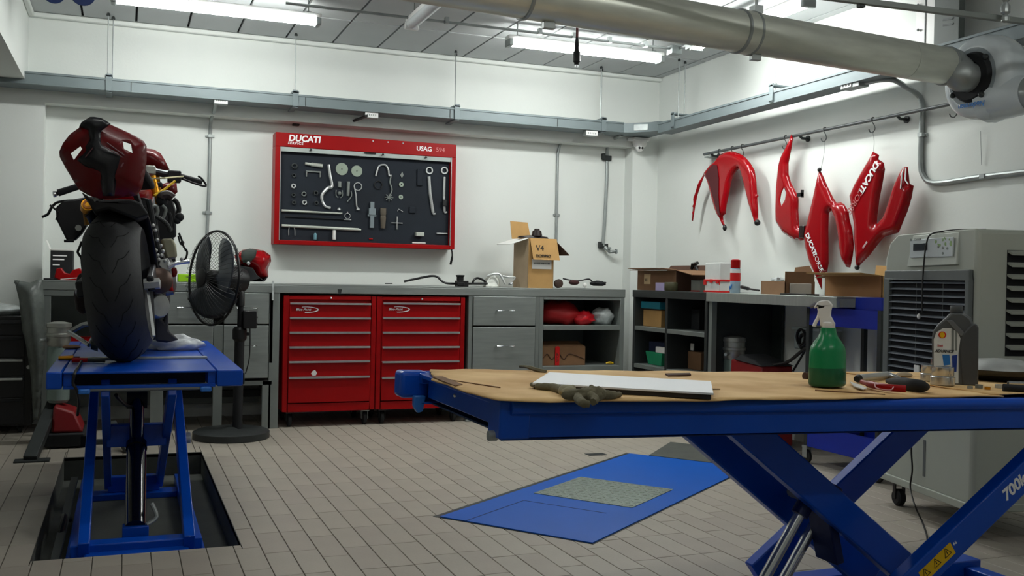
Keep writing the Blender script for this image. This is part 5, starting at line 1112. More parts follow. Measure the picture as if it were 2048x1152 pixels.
mk('cylinder_eye',B().lathe([(.04,-.045),(.04,.045)],c1,(1,0,0),14),blackm,t); 
mk('cylinder_foot',B().box(c0.x-.05,c0.x+.05,c0.y-.03,c0.y+.04,-.12,c0.z+.01).box(o1.x-.02,o2.x+.02,c0.y-.02,c0.y+.03,-.13,-.07),blue,t,bevel=.004)
mk('hydraulic_fitting',B().tube(smoothpath([c0+dd_*.02+Vector((.04,-.03,0)),c0+dd_*.06+Vector((.08,-.03,0)),c0+dd_*.10+Vector((.06,-.04,.03))],3),.009,8),galv,t)
mk('hydraulic_hose',B().tube(smoothpath([at(232,790,Y=4.5),at(240,800,Y=4.6),at(255,812,Y=4.8),at(268,815,Y=4.9)],4),.008,8),black,t)
mk('ratchet_bar',B().bar((o1.x-.10,4.08,-.05),(o1.x-.08,5.2,.05),.03,.02,side=(1,0,0)),darksteel,t)
mk('pit_hose',B().tube(smoothpath([(o1.x-.09,5.0,-.10),(o1.x-.10,4.7,-.02),(o1.x-.09,4.5,.02),(o1.x-.11,4.3,-.08),(o1.x-.08,4.2,-.10)],4),.012,8),black,t)
# ---------------- things on the left lift deck
blob('white_cloth','crumpled white cloth on the right side of the left lift deck','cloth',(at(352,700,Z=LZ).x,at(352,700,Z=LZ).y,LZ+.03),.13,(1.0,.55,.32),mat('white_rag','#c9cdd0',.7,bump=.3,bscale=30),21,.22,n=26,mm=16)
mk('flat_steel_strip',bx(-.20,.36,4.75,4.80,LZ,LZ+.01),galv,label='flat grey strip lying across the left lift deck behind the tyre',cat='strip',bevel=.002)
p=at(132,716,Z=LZ+.01); t=thing('gold_nozzle','small gold and brown fitting lying on the left corner of the left lift','fitting',(p.x,p.y,LZ))
mk('body',B().tube([p+Vector((-.03,0,0)),p+Vector((.03,.0,0))],[.009,.012],8),gold,t); mk('tip',B().tube([p+Vector((.03,0,0)),p+Vector((.055,0,0))],.007,8),cardin,t)
p=at(160,720,Z=LZ+.012); t=thing('screwdriver','red and black screwdriver lying on the left lift beside the gold fitting','screwdriver',(p.x,p.y,LZ))
mk('grip',B().tube([p+Vector((-.03,0,0)),p+Vector((.03,-.01,0))],[.011,.010],8),red,t); mk('shaft',B().tube([p+Vector((.03,-.01,-.002)),p+Vector((.10,-.02,-.005))],.006,8),black,t)
p=at(143,694,Z=LZ+.01); mk('brown_rag',B().sphere(p,.045,10,6,(1,1,.25)),cardd,label='flat brown rag at the far left of the left lift deck',cat='rag')
# ================================================================ MOTORCYCLE
cp=at(254,726,Z=LZ)
BM=Matrix.Translation((cp.x,cp.y+.08,LZ+.0))@Matrix.Rotation(math.radians(-6),4,'Z')@Matrix.Rotation(math.radians(-6.0),4,'Y')
bk=thing('motorcycle','partly dismantled red and black sport motorcycle seen from behind on the left lift','motorcycle',mtx=BM)
def kp(n,b,m,par=None,**k): return mk(n,b,m,par or bk,local=(par is None),**k)
R0=.33; W0=.116
tp=[]
for k in range(-8,9):
    h=k/8*W0; tp.append((R0-.085*abs(k/8)**2.2, h))
tp=[(.215,-.080)]+[(.235,-.10)]+tp+[(.235,.10)]+[(.215,.080)]
tyre=mk('rear_tyre',B().lathe(tp,(0,0,R0),(1,0,0),64),rubber,bk,local=True,ang=60)
b=B()
def tpt(ang_,h):
    r=R0-.085*abs(h/W0)**2.2+.0008; return Vector((h,math.sin(ang_)*r,R0+math.cos(ang_)*r))
for s in (-1,1):
    for k in range(18):
        a0=2*math.pi*k/18
        pts=[tpt(a0+.0,.012*s),tpt(a0+.10,.030*s),tpt(a0+.17,.036*s),tpt(a0+.22,.060*s),tpt(a0+.34,.078*s)]
        b.tube(smoothpath(pts,3),.0016,4)
mk('tread_groove',b,rubber2,tyre,kind='stuff') if False else kp('tread_groove',b,rubber2,kind='stuff',ang=0)
kp('rear_rim',B().lathe([(.215,-.08),(.20,-.075),(.19,-.02),(.19,.02),(.20,.075),(.215,.08)],(0,0,R0),(1,0,0),40),blackg,ang=50)
b=B()
for k in range(5):
    a=2*math.pi*k/5; b.bar((.02,0,R0),(.02,math.sin(a)*.195,R0+math.cos(a)*.195),.03,.035,side=(1,0,0))
kp('wheel_spokes',b.lathe([(.05,-.05),(.05,.06)],(0,0,R0),(1,0,0),20),blackg)
kp('rear_brake_disc',B().lathe([(.06,.068),(.12,.068),(.12,.073),(.06,.073)],(0,0,R0),(1,0,0),32,closed=True),toolmet)
b=B()
kp('sprocket',B().lathe([(.05,-.118),(.105,-.118),(.105,-.112),(.05,-.112)],(0,0,R0),(1,0,0),28,closed=True),toolmet)
b=B()
for k in range(36):
    a=math.pi*k/35*1.05+math.pi*.97; b.sphere((-.115,math.sin(a)*.11,R0+math.cos(a)*.11),.008,6,4)
kp('drive_chain',b,mat('chain_metal','#8a8c8c',.35,.8),kind='stuff')
kp('swingarm',B().bar((-.16,-.02,R0),(-.12,.56,R0+.10),.035,.07,side=(1,0,0)).bar((.13,-.02,R0),(.11,.56,R0+.10),.03,.07,side=(1,0,0)).bar((-.14,.5,R0+.09),(.13,.5,R0+.09),.06,.08,side=(0,1,0)),mat('swingarm','#2b2d30',.4,.5),bevel=.008)
kp('axle_nut',B().lathe([(.026,.10),(.026,.165),(.014,.17)],(0,0,R0),(1,0,0),6),toolmet); kp('axle_nut',B().lathe([(.02,-.18),(.02,-.15)],(0,0,R0),(1,0,0),6),toolmet)
# hugger over tyre
def strip(r,w0,w1,a0,a1,n,cx_=0):
    vs=[];fs=[];m_=8
    for i in range(n+1):
        a=a0+(a1-a0)*i/n; w=w0+(w1-w0)*i/n
        for j in range(m_+1):
            u=-1+2*j/m_; rr=r-.05*abs(u)**2.2; vs.append((cx_+u*w,math.sin(a)*rr,R0+math.cos(a)*rr))
    for i in range(n):
        for j in range(m_): q=i*(m_+1)+j; fs.append((q,q+1,q+m_+2,q+m_+1))
    return B().add(vs,fs)
kp('rear_mudguard',strip(.365,.125,.13,-.05,1.45,16,.012),mat('mudguard_black','#1b1d1f',.35),solid=.005,ang=70)
# engine, frame (local)
kp('engine_block',B().box(-.13,.14,.62,1.0,.20,.50).box(-.10,.11,.70,.95,.16,.22),mat('engine_grey','#3a3b3c',.5,.4),bevel=.03,seg=3)
kp('clutch_cover',B().lathe([(.10,.14),(.095,.175),(.06,.19),(0,.192)],(0,.72,.36),(1,0,0),26),mat('clutch','#5b5c5e',.35,.7))
kp('front_cylinder_head',B().box(-.11,.12,.98,1.18,.30,.50),mat('engine_grey','#3a3b3c',.5,.4),bevel=.02)
kp('rear_cylinder_head',B().box(-.11,.12,.68,.88,.50,.74),mat('engine_dark','#242628',.5,.3),bevel=.02)
kp('main_frame',B().bar((-.13,.55,.55),(-.07,1.28,.86),.03,.08,side=(1,0,0)).bar((.13,.55,.55),(.07,1.28,.86),.03,.08,side=(1,0,0)),blackm,bevel=.01)
kp('fuel_tank',B().sphere((-.02,.88,.80),.18,20,12,(.75,1.3,.6)),redgloss)
kp('fuel_cap',B().lathe([(.045,.0),(.045,.012),(.03,.016)],(-.02,.92,.895),n=18),toolmet)
kp('seat_subframe',B().bar((-.09,.55,.62),(-.06,-.06,.92),.022,.04,side=(1,0,0)).bar((.09,.55,.62),(.06,-.06,.92),.022,.04,side=(1,0,0)),blackm,bevel=.004)
kp('seat',B().hexa([(-.12,.45,.86),(.12,.45,.86),(.14,.7,.80),(-.14,.7,.80),(-.10,.2,.94),(.10,.2,.94),(.13,.7,.86),(-.13,.7,.86)]),blackm,bevel=.02,seg=3)
kp('shock_absorber',B().lathe([(.022,0),(.022,.30)],(.05,.42,.34),(0,.25,.97),14),gold)
b=B()
hel=[Vector((.05+math.cos(k*.6)*.034,.44+math.sin(k*.6)*.034,.38+k*.0035)) for k in range(56)]
kp('shock_spring',b.tube(hel,.006,6),red)
# front end
FWY=1.44
kp('front_tyre',B().lathe([(.215,-.05)]+[(.30-.045*abs(k/5)**2.2,k/5*.06) for k in range(-5,6)]+[(.215,.05)],(0,FWY,.30),(1,0,0),48),rubber,ang=60)
kp('front_rim',B().lathe([(.215,-.05),(.19,-.01),(.19,.01),(.215,.05)],(0,FWY,.30),(1,0,0),40).lathe([(.04,-.05),(.04,.05)],(0,FWY,.30),(1,0,0),16),blackg,ang=50)
b=B()
for k in range(5):
    a=2*math.pi*k/5; b.bar((0,FWY,.30),(0,FWY+math.sin(a)*.2,.30+math.cos(a)*.2),.02,.03,side=(1,0,0))
kp('front_spokes',b,blackg)
for s in (-1,1):
    kp('fork_tube',B().tube([(s*.105,FWY,.30),(s*.105,1.20,.92)],[.026,.024],14),gold)
    kp('fork_slider',B().tube([(s*.105,FWY,.30),(s*.105,1.36,.50)],.031,14),blackm)
    kp('front_brake_disc',B().lathe([(.08,s*.07-.003),(.155,s*.07-.003),(.155,s*.07+.003),(.08,s*.07+.003)],(0,FWY,.30),(1,0,0),32,closed=True),toolmet)
kp('front_mudguard',strip(.33,.07,.06,.2,.8,8).xf(Matrix.Translation((0,FWY,-.02))),redgloss,solid=.004,ang=70)
kp('triple_clamp',B().box(-.14,.14,1.16,1.25,.86,.885).box(-.14,.14,1.19,1.28,.74,.765),blackm,bevel=.008)
kp('radiator',B().box(-.17,.17,1.20,1.235,.42,.70),blackm,bevel=.004)
# traced details at their real depth
YH=5.86
H=lambda px,py,Y=YH: at(px,py,Y=Y)
KW=lambda n,b,m,**k: mk(n,b,m,bk,**k)
KW('handlebar',B().tube(smoothpath([H(112,388),H(150,376),H(185,366),H(235,352),H(290,348),H(335,349),H(372,356),H(402,365)],5),.012,10),black)
KW('grip',B().tube([H(116,386),H(160,372)],[.019,.017],12),blackm); KW('bar_end',B().lathe([(.012,0),(.017,.006),(.017,.016),(.006,.018)],H(113,388),(-1,-.3,-.2),12),chrome)
KW('grip',B().tube([H(358,352),H(404,366)],[.016,.019],12),blackm)
KW('clutch_lever',B().tube(smoothpath([H(196,396,5.75),H(160,400,5.75),H(118,404,5.75),H(104,414,5.75),H(96,428,5.75),H(84,434,5.75)],4),[.010]*5+[.007]*16,8),black)
KW('brake_lever',B().tube(smoothpath([H(366,358,5.75),H(392,368,5.75),H(412,372,5.75),H(404,358,5.75),H(396,352,5.75)],4),.0055,8),black)
KW('switch_block',B().box(H(335,350).x,H(362,350).x,5.82,5.90,H(345,365).z,H(345,342).z),blackm,bevel=.008)
KW('master_cylinder',B().tube([H(290,340),H(348,352)],[.022,.02],10),mat('dark_alloy','#3a3d40',.35,.7))
KW('reservoir_cap',B().lathe([(.0,.02),(.030,.018),(.032,0),(.032,-.03),(.020,-.04)],H(175,412,5.3),(.1,-.9,.3),20),gold)
KW('reservoir_ring',B().lathe([(.014,.021),(.024,.021),(.024,.024),(.014,.024)],H(175,412,5.3),(.1,-.9,.3),18,closed=True),orange)
KW('fork_stay',B().tube([H(172,420,5.35),H(176,450,5.35)],.018,10),mat('bronze_dark','#6a4a14',.4,.6))
KW('radiator_shroud',B().prism([(lambda q:(q.x,q.z))(at(x/3.6,200+y/3.6,Y=5.6)) for x,y in ((400,775),(450,730),(560,712),(650,735),(655,800),(640,880),(590,960),(540,1010),(480,1012),(440,930),(405,860))],lambda a,c,d:(a,5.6+d,c),0,.10),mat('shroud_black','#0d0e14',.5),bevel=.008)
KW('shroud_bracket',B().tube([H(100,410,5.6),H(118,425,5.6),H(112,440,5.6)],.006,6),black); KW('shroud_bracket',B().tube([H(128,482,5.6),H(148,482,5.6)],.008,6),black)
KW('silver_bolt',B().lathe([(.016,0),(.016,.02)],H(157,456,5.58),(0,-1,0),8),toolmet)
KW('top_yoke',B().box(H(290,345,5.5).x,H(311,345,5.5).x,5.45,5.55,H(300,350,5.5).z,H(300,333,5.5).z),silverb,bevel=.006)
KW('upper_fork_tube',B().tube([H(303,352,5.5),H(312,392,5.5)],.022,12),gold)
KW('tie_strap',B().tube([H(289,358,5.3),H(330,356,5.3),H(366,353,5.6)],.0045,6),mat('strap_cream','#cfc79a',.6)); KW('tie_strap',B().tube([H(308,391,5.4),H(330,378,5.45),H(350,362,5.5)],.006,6),yellow)
o8=lambda pts,Y:[(lambda q:(q.x,q.z))(at(280+x/3.6,280+y/3.6,Y=Y)) for x,y in pts]
P=o8(((-10,50),(50,55),(100,62),(150,90),(180,140),(215,208),(130,220),(60,195),(-10,190)),5.9)
KW('windscreen_cowl',shell(P,lambda a,c,w:(a,5.95-w,c),.03,.06,.08),redgloss2,solid=.004,ang=80)
P=o8(((205,300),(265,305),(272,370),(240,400),(190,385),(120,395),(110,330)),5.9)
KW('front_cowl_lower',shell(P,lambda a,c,w:(a,5.95-w,c),.03,.04,.06),redgloss2,solid=.004,ang=80)
# dark frame and hoses right of the tyre
KW('side_frame',B().prism(o8(((0,410),(60,420),(110,470),(150,425),(205,400),(240,430),(262,520),(262,640),(262,700),(150,715),(145,760),(90,800),(0,700)),5.35),lambda a,c,d:(a,5.35+d,c),0,.09),mat('frame_dark','#15171b',.45),bevel=.01)
KW('airbox',B().prism(o8(((-40,690),(100,760),(150,800),(190,900),(215,960),(150,970),(-40,960)),5.15),lambda a,c,d:(a,5.15+d,c),0,.16),mat('airbox_black','#121416',.6),bevel=.012)
KW('coolant_tank',B().prism(o8(((150,712),(235,705),(262,760),(270,850),(190,862),(165,790)),5.1),lambda a,c,d:(a,5.1+d,c),0,.07),mat('tank_khaki','#8d8b76',.4,.3),bevel=.012)
def hose(pts,Y,r,m=black,n='hose'): KW(n,B().tube(smoothpath([at(280+x/3.6,280+y/3.6,Y=Y) for x,y in pts],4),r,8),m)
hose(((240,425),(265,450),(280,500),(268,540)),5.3,.012); hose(((160,470),(185,500),(175,545),(165,560)),5.2,.008,steelp); hose(((205,520),(220,560),(215,610),(225,650)),5.25,.010,blackm)
hose(((280,670),(300,720),(315,770),(338,800),(335,840),(315,870)),5.2,.005); hose(((275,690),(290,745),(310,760),(330,800)),5.2,.004); hose(((90,480),(120,480),(128,520),(110,545)),5.15,.008,steelp)
hose(((60,430),(80,520),(95,620),(110,700),(130,780),(150,850)),5.05,.014,blackm,'frame_tube')
hose(((110,545),(190,600),(220,660)),5.15,.010,darksteel,'frame_tube'); hose(((150,420),(165,400),(205,395),(235,420)),5.2,.022,mat('dark_brown_part','#2a1c1c',.5),'intake_pipe')
for x,y,r in ((285,555,.022),(268,580,.018),(160,435,.03),(305,740,.010)): KW('connector',B().sphere(at(280+x/3.6,280+y/3.6,Y=5.22),r,10,7),blackm)
for x,y in ((95,615),(110,650),(115,795),(130,830),(155,830),(165,800),(150,760),(135,860),(180,870),(205,890),(125,720),(300,858)): KW('bracket_bolt',B().sphere(at(280+x/3.6,280+y/3.6,Y=5.0),.009,7,5),toolmet)
KW('footpeg',B().tube([at(336,532,Y=5.0),at(350,527,Y=5.0),at(379,523,Y=5.0)],[.014,.009,.009],8),chrome)
KW('footpeg_bracket',B().prism(o8(((150,860),(200,850),(225,890),(215,940),(160,930),(135,900)),5.0),lambda a,c,d:(a,5.0+d,c),0,.02),toolmet,bevel=.003)
KW('red_brake_hose_part',B().prism(o8(((180,985),(215,970),(240,1000),(235,1060),(248,1090),(215,1090),(175,1060)),5.0),lambda a,c,d:(a,5.0+d,c),0,.05),red,bevel=.01)
KW('red_cap',B().prism(o8(((225,925),(262,915),(272,950),(262,985),(235,990)),5.05),lambda a,c,d:(a,5.05+d,c),0,.03),redgloss2,bevel=.006)
o2_=lambda pts,Y:[(lambda q:(q.x,q.z))(at(x/3.6,480+y/3.6,Y=Y)) for x,y in pts]
KW('exhaust_can',B().lathe([(.052,-.10),(.060,-.09),(.060,.10),(.03,.12)],at(307,565,Y=5.0),(.25,-.9,.1),20),mat('exhaust_brown','#4e3f38',.4,.7))
KW('clutch_disc',B().lathe([(.0,.012),(.05,.010),(.058,0),(.062,-.02)],at(319,612,Y=5.0),(.55,-.8,.0),24),silverb)
KW('lower_engine_cover',B().prism(o2_(((1110,520),(1180,590),(1210,420),(1215,650),(1290,720),(1200,740),(1120,730)),5.1),lambda a,c,d:(a,5.1+d,c),0,.12),mat('cover_grey','#2f2e30',.5),bevel=.01)
KW('axle_slider',B().bar(at(293,560,Y=4.7),at(308,672,Y=4.62),.02,.012,side=(0,1,0)),toolmet)
KW('side_stand',B().tube([at(136,663,Y=5.0),at(160,678,Y=4.95),at(178,690,Y=4.9)],.010,8).tube([at(140,664,Y=5.0),at(165,650,Y=5.0),at(186,646,Y=5.0)],.012,8).tube([at(178,690,Y=4.9),at(190,668,Y=5.0)],.010,8),chrome)
KW('stand_foot',B().tube([at(182,690,Y=4.9),at(196,690,Y=4.9)],[.02,.03],8),darksteel)
KW('chain_guard',B().prism(o2_(((555,260),(590,230),(625,300),(640,450),(620,530),(580,535),(545,500),(530,400)),4.95),lambda a,c,d:(a,4.95+d,c),0,.05),mat('maroon_dark','#1c0a10',.5),bevel=.01)
KW('wire_loom',B().tube(smoothpath([at(x/3.6,480+y/3.6,Y=4.9) for x,y in ((590,10),(570,60),(560,90),(585,130),(590,170),(600,260))],4),.006,6),black)
# tail cowl
YTL=4.34
oT=lambda pts,Y=YTL:[(lambda q:(q.x,q.z))(at(90+x/5.486,220+y/5.486,Y=Y)) for x,y in pts]
outl=oT(((500,90),(430,130),(380,190),(280,260),(200,360),(160,450),(165,510),(230,630),(320,780),(380,870),(480,930),(620,970),(800,955),(1000,930),(1060,850),(1090,700),(1110,550),(1110,390),(1080,340),(1000,290),(880,230),(720,160),(620,100),(540,90)))
hl=[oT(((280,480),(390,405),(415,440),(320,560))),oT(((850,345),(945,375),(965,485),(865,440)))]
KW('tail_cowl',shell(outl,lambda a,c,w:(a,YTL+.02-w,c),.016,.06,.09,hl),redgloss2,solid=.006,ang=80)
cen=oT(((500,92),(430,135),(385,195),(480,235),(500,330),(430,410),(440,450),(360,560),(480,655),(590,700),(620,820),(640,950),(760,950),(780,760),(830,600),(855,500),(780,450),(640,385),(610,280),(620,240),(720,165),(620,105),(540,92)))
KW('tail_centre_panel',shell(cen,lambda a,c,w:(a,YTL-.035-w,c),.016,.022,.04),mat('tail_black','#0b0c14',.35),solid=.004,ang=80)
KW('tail_light_strip',B().tube([at(90+680/5.486,220+360/5.486,Y=YTL-.065),at(90+870/5.486,220+500/5.486,Y=YTL-.05)],.0028,6).tube([at(90+650/5.486,220+400/5.486,Y=YTL-.07),at(90+850/5.486,220+520/5.486,Y=YTL-.06)],.002,6).tube([at(90+530/5.486,220+410/5.486,Y=YTL-.065),at(90+440/5.486,220+520/5.486,Y=YTL-.06)],.002,6).tube([at(90+830/5.486,220+630/5.486,Y=YTL-.06),at(90+860/5.486,220+580/5.486,Y=YTL-.05)],.003,6),mat('strip_maroon','#6a4148',.4))
KW('tail_fin',B().prism(oT(((440,150),(435,120),(400,135),(375,185))),lambda a,c,d:(a,YTL+d,c),-.005,.05).prism(oT(((590,100),(610,98),(660,150),(640,155))),lambda a,c,d:(a,YTL+d,c),-.03,.05),blackg)
KW('under_tail',B().prism(oT(((380,870),(480,930),(620,970),(800,955),(960,960),(1060,1000),(1150,1130),(1020,1180),(700,1060),(520,1100),(470,990))),lambda a,c,d:(a,YTL+.12+d,c),0,.35),blackm,bevel=.01)
KW('tail_bracket',B().bar(at(190,400,Y=YTL+.05),at(205,388,Y=YTL+.02),.02,.01),steelp)
# ================================================================ PEDESTAL FAN
p=at(470,887,Z=0); fx_,fy_=p.x,p.y+.235
t=thing('pedestal_fan','black pedestal fan with round base standing behind the left lift','fan',(fx_,fy_,0))
mk('base',B().lathe([(.235,0),(.24,.004),(.24,.042),(.22,.052),(.05,.058),(.03,.07)],(fx_,fy_,0),n=40),mat('fan_base','#2a2e2e',.5),t)
px_=at(477,800,Y=fy_).x
mk('pole',B().tube([(px_-.005,fy_,.05),(px_,fy_,.66)],.031,16).tube([(px_,fy_,.66),(px_+.005,fy_,.95)],.018,12),blackm,t)
zc_=at(480,668,Y=fy_).z; mk('height_collar',B().lathe([(.03,-.05),(.045,-.03),(.045,.03),(.03,.05)],(px_,fy_,zc_),n=14).box(px_,px_+.06,fy_-.01,fy_+.01,zc_-.01,zc_+.01),black,t,bevel=.003)
a=at(500,640,Y=fy_-.03); mk('control_box',B().box(a.x-.045,a.x+.04,fy_-.06,fy_+.03,a.z-.055,a.z+.06).box(a.x+.038,a.x+.05,fy_-.03,fy_+.0,a.z-.03,a.z-.015).box(a.x+.038,a.x+.05,fy_-.03,fy_+.0,a.z+.01,a.z+.025),black,t,bevel=.008)
mk('power_cord',B().tube(smoothpath([at(500,656,Y=fy_-.06),at(500,690,Y=fy_-.06),at(498,720,Y=fy_-.06),at(491,747,Y=fy_-.06)],4),.004,6),black,t)
nf=Vector((-.9,-.43,0.06)).normalized(); gc=at(427,556,Y=fy_-.06)
Rg=.298; u_=nf.cross(Vector((0,0,1))).normalized(); w_=u_.cross(nf)
def dome(sg,dep,nw=54):
    b=B()
    for k in range(nw):
        a=2*math.pi*k/nw; d=u_*math.cos(a)+w_*math.sin(a)
        b.tube([gc+d*(.055)+nf*sg*dep, gc+d*Rg*.6+nf*sg*dep*.93, gc+d*Rg*.88+nf*sg*dep*.55, gc+d*Rg],.0013,3,cap=False)
    return b
mk('front_guard',dome(1,.085),meshguard,t,kind='stuff'); mk('rear_guard',dome(-1,.085),meshguard,t,kind='stuff')
mk('guard_ring',B().tube([gc+(u_*math.cos(2*math.pi*k/48)+w_*math.sin(2*math.pi*k/48))*Rg for k in range(49)],.008,8,cap=False),meshguard,t)
mk('hub_cap',B().lathe([(.058,.078),(.058,.09),(.03,.096),(0,.097)],gc,nf,20),black,t)
for k in range(3):
    a0=2*math.pi*k/3+.5; vs=[];fs=[]; n1,n2=8,8
    for i in range(n1+1):
        r=.05+(.26-.05)*i/n1
        for j in range(n2+1):
            s_=j/n2; a=a0+(s_-.5)*(1.9 if i>0 else 1.3)*(.75+.45*math.sin(math.pi*i/n1*.75)); d=u_*math.cos(a)+w_*math.sin(a)
            vs.append(gc+d*r+nf*((s_-.5)*.09*(.4+.6*i/n1)))
    for i in range(n1):
        for j in range(n2): q=i*(n2+1)+j; fs.append((q,q+1,q+n2+2,q+n2+1))
    mk('blade',B().add(vs,fs),mat('blade_grey','#2c3138',.3),t,solid=.002,ang=70)
mk('hub',B().lathe([(.05,-.03),(.05,.03),(.03,.045)],gc,nf,20),black,t)
mc=gc-nf*.16
mk('motor',B().lathe([(.05,.10),(.085,.08),(.09,.0),(.07,-.06),(.03,-.08)],mc,nf,22),black,t); mk('neck',B().tube([mc+Vector((0,0,-.06)),Vector((px_,fy_,.93)),Vector((px_,fy_,.85))],[.035,.03,.028],12),black,t)
# red cowl on the bench behind the fan
Yk=7.05
P=[(lambda q:(q.x,q.z))(at(x/3.6,480+y/3.6,Y=Yk)) for x,y in ((1700,110),(1760,70),(1830,62),(1910,75),(1960,110),(1965,150),(1940,210),(1945,260),(1900,290),(1850,280),(1830,230),(1780,200),(1720,180))]
t=thing('red_cowl','red and grey headlamp cowl piece standing on the bench behind the fan','fairing',(sum(a for a,c in P)/len(P),Yk,ZT))
mk('panel',shell(P,lambda a,c,w:(a,Yk+.1-w,c),.02,.09,.07),redgloss,t,solid=.004,ang=80)
P2=[(lambda q:(q.x,q.z))(at(x/3.6,480+y/3.6,Y=Yk-.01)) for x,y in ((1740,80),(1800,62),(1850,72),(1840,120),(1800,160),(1750,165),(1735,120))]
mk('grey_patch',shell(P2,lambda a,c,w:(a,Yk-.01-w,c),.02,.012,.04),mat('grey_green_cloth','#3d4541',.8),t,solid=.003)
a=at(1788/3.6,480+168/3.6,Y=Yk-.025); mk('bolt',B().lathe([(.013,0),(.013,.01),(.005,.012)],a,(0,-1,0),12),chrome,t)
mk('black_base',B().prism([(lambda q:(q.x,q.z))(at(x/3.6,480+y/3.6,Y=Yk)) for x,y in ((1700,180),(1820,200),(1850,250),(1900,292),(1935,260),(1905,300),(1700,300))],lambda a,c,d:(a,Yk+d,c),-.0,.12),blackm,t,bevel=.005)
# ================================================================ LEFT SIDE THINGS
a=at(48,868,Z=0); b0=at(-160,868,Z=0); yk=a.y
zt_=at(25,632,Y=yk).z
t=thing('black_tool_chest','black tool chest with silver drawer handles at the left edge','tool chest',(a.x-.35,yk+.2,0))
xk1=a.x+.04; xk0=xk1-.62
mk('body',B().box(xk0,xk1,yk+.02,yk+.45,.05,zt_),mat('chest_black','#0c0d10',.35),t,bevel=.006)
zz=zt_-.03
for k,h in enumerate((.10,.14,.12,.14,.17)):
    d=mk('drawer',bx(xk0+.03,xk1-.045,yk+.008,yk+.02,zz-h+.006,zz),mat('chest_drawer','#121317',.35),t,bevel=.003); mk('handle',bx(xk0+.04,xk1-.055,yk-.004,yk+.008,zz-.022,zz-.008),toolmet if k in (2,3) else blackm,d,bevel=.002); zz-=h
for x in (xk0+.07,xk1-.07):
    for y in (yk+.07,yk+.38): mk('caster',B().lathe([(.018,-.012),(.024,-.008),(.024,.008),(.018,.012)],(x,y,.0245),(1,0,0),14).box(x-.02,x+.02,y-.015,y+.015,.03,.052),blackm,t)
mk('lock',B().lathe([(.012,0),(.012,.006)],(xk1-.022,yk+.02,zt_-.33),(0,-1,0),12),toolmet,t)
blob('clear_plastic_sheet','clear crumpled plastic sheet lying on the black tool chest','plastic sheet',(xk1-.25,yk+.2,zt_+.03),.2,(1.1,.8,.22),plasticbag,31,.2)
c=at(62,640,Y=6.75)
b=B(); P=[(28,560),(60,566),(82,556),(88,600),(90,680),(84,760),(74,840),(66,842),(62,760),(52,690),(44,660),(38,600)]
pts=[(lambda q:(q.x,q.z))(at(x,y,Y=6.78)) for x,y in P]
t=thing('grey_waste_bag','grey plastic waste bag hanging at the left end of the bench','bag',(c.x,6.78,c.z-.4))
mk('bag_sheet',shell(pts,lambda a,c_,w:(a,6.80-w,c_),.025,.06,.08,extra=lambda a,c_:.006*math.sin(a*70+c_*9)+.004*math.sin(c_*25)),greybag,t,solid=.004,ang=80)
mk('tied_corner',B().tube([at(36,566,Y=6.76),at(30,562,Y=6.76)],[.02,.01],8),greybag,t)
# floor machine with splayed legs
f1=at(64,920,Z=.008)
t=thing('floor_stand','dark steel floor stand with splayed legs below the left end of the bench','stand',(f1.x+.2,f1.y+.2,0))
mk('leg',B().bar(f1+Vector((-.01,0,.0)),at(110,800,Y=6.75),.07,.05,side=(1,0,0)),darksteel,t,bevel=.004)
mk('foot_plate',bx(f1.x-.09,f1.x+.09,f1.y-.04,f1.y+.05,0,.010),darksteel,t,bevel=.002)
f2=at(258,903,Z=.01); mk('leg',B().bar(f2,at(224,846,Y=6.5),.045,.035,side=(1,0,0)),darksteel,t,bevel=.004)
mk('tie_bar',bx(f1.x+.1,f2.x,6.5,6.54,.0,.03),darksteel,t,bevel=.003)
A1,A2=at(110,868,Z=.03),at(171,868,Z=.03)
t=thing('red_floor_machine','low red machine on a black base on the floor left of the lift','machine',((A1.x+A2.x)/2,6.5,0))
mk('red_housing',B().hexa([(A1.x,6.42,.09),(A2.x,6.42,.09),(A2.x,6.72,.09),(A1.x,6.72,.09),(A1.x+.01,6.45,.25),(A2.x-.05,6.45,.21),(A2.x-.05,6.72,.21),(A1.x+.01,6.72,.25)]),mat('dull_red','#7c0d12',.5),t,bevel=.015)
mk('black_base',bx(A1.x-.04,A2.x+.01,6.40,6.74,.01,.09),blackm,t,bevel=.01)
for x in (A1.x,A2.x-.03): mk('base_foot',bx(x,x+.03,6.42,6.72,0,.012),blackm,t)
q_=at(120,634,Y=6.7); canister((q_.x,6.62,.25),.93,'silver topped canister standing on the red floor machine'); 
mk('floor_drain',B().lathe([(.0,.0),(.0,.0)],(0,0,0)) if False else bx(*( (lambda p:(p.x-.06,p.x+.06,p.y-.035,p.y+.035,-.001,.0025))(at(1192,909,Z=0)))),darksteel,label='small dark metal drain cover in the tiles behind the flush lift plate',cat='drain cover')
# ================================================================ FLUSH LIFT PLATE
c0=at(880,1035,Z=0); c1=at(1185,1088,Z=0); e1=(c1-c0).normalized(); e2=Vector((-e1.y,e1.x,0)); wd=(c1-c0).length; ln=1.99
FM=Matrix(((e1.x,e2.x,0,c0.x),(e1.y,e2.y,0,c0.y),(0,0,1,0),(0,0,0,1)))
t=thing('floor_lift','blue motorcycle lift lowered flush into the tiled floor','lift',mtx=FM)
fl_=lambda n,b,m,**k: mk(n,b,m,t,local=True,**k)
fl_('gap_shade_rim',bx(-.035,wd+.006,-.006,ln+.02,-.004,.0012),darksteel)  # flat dark plate, painted shade of the recessed gap along the deck
inv=FM.inverted()
ck=[inv@at(*p,Z=0) for p in ((1072,987),(1165,956),(1345,983),(1258,1021))]
kx0,kx1=(ck[0].x+ck[1].x)/2,(ck[2].x+ck[3].x)/2; ky0,ky1=(ck[0].y+ck[3].y)/2,(ck[1].y+ck[2].y)/2
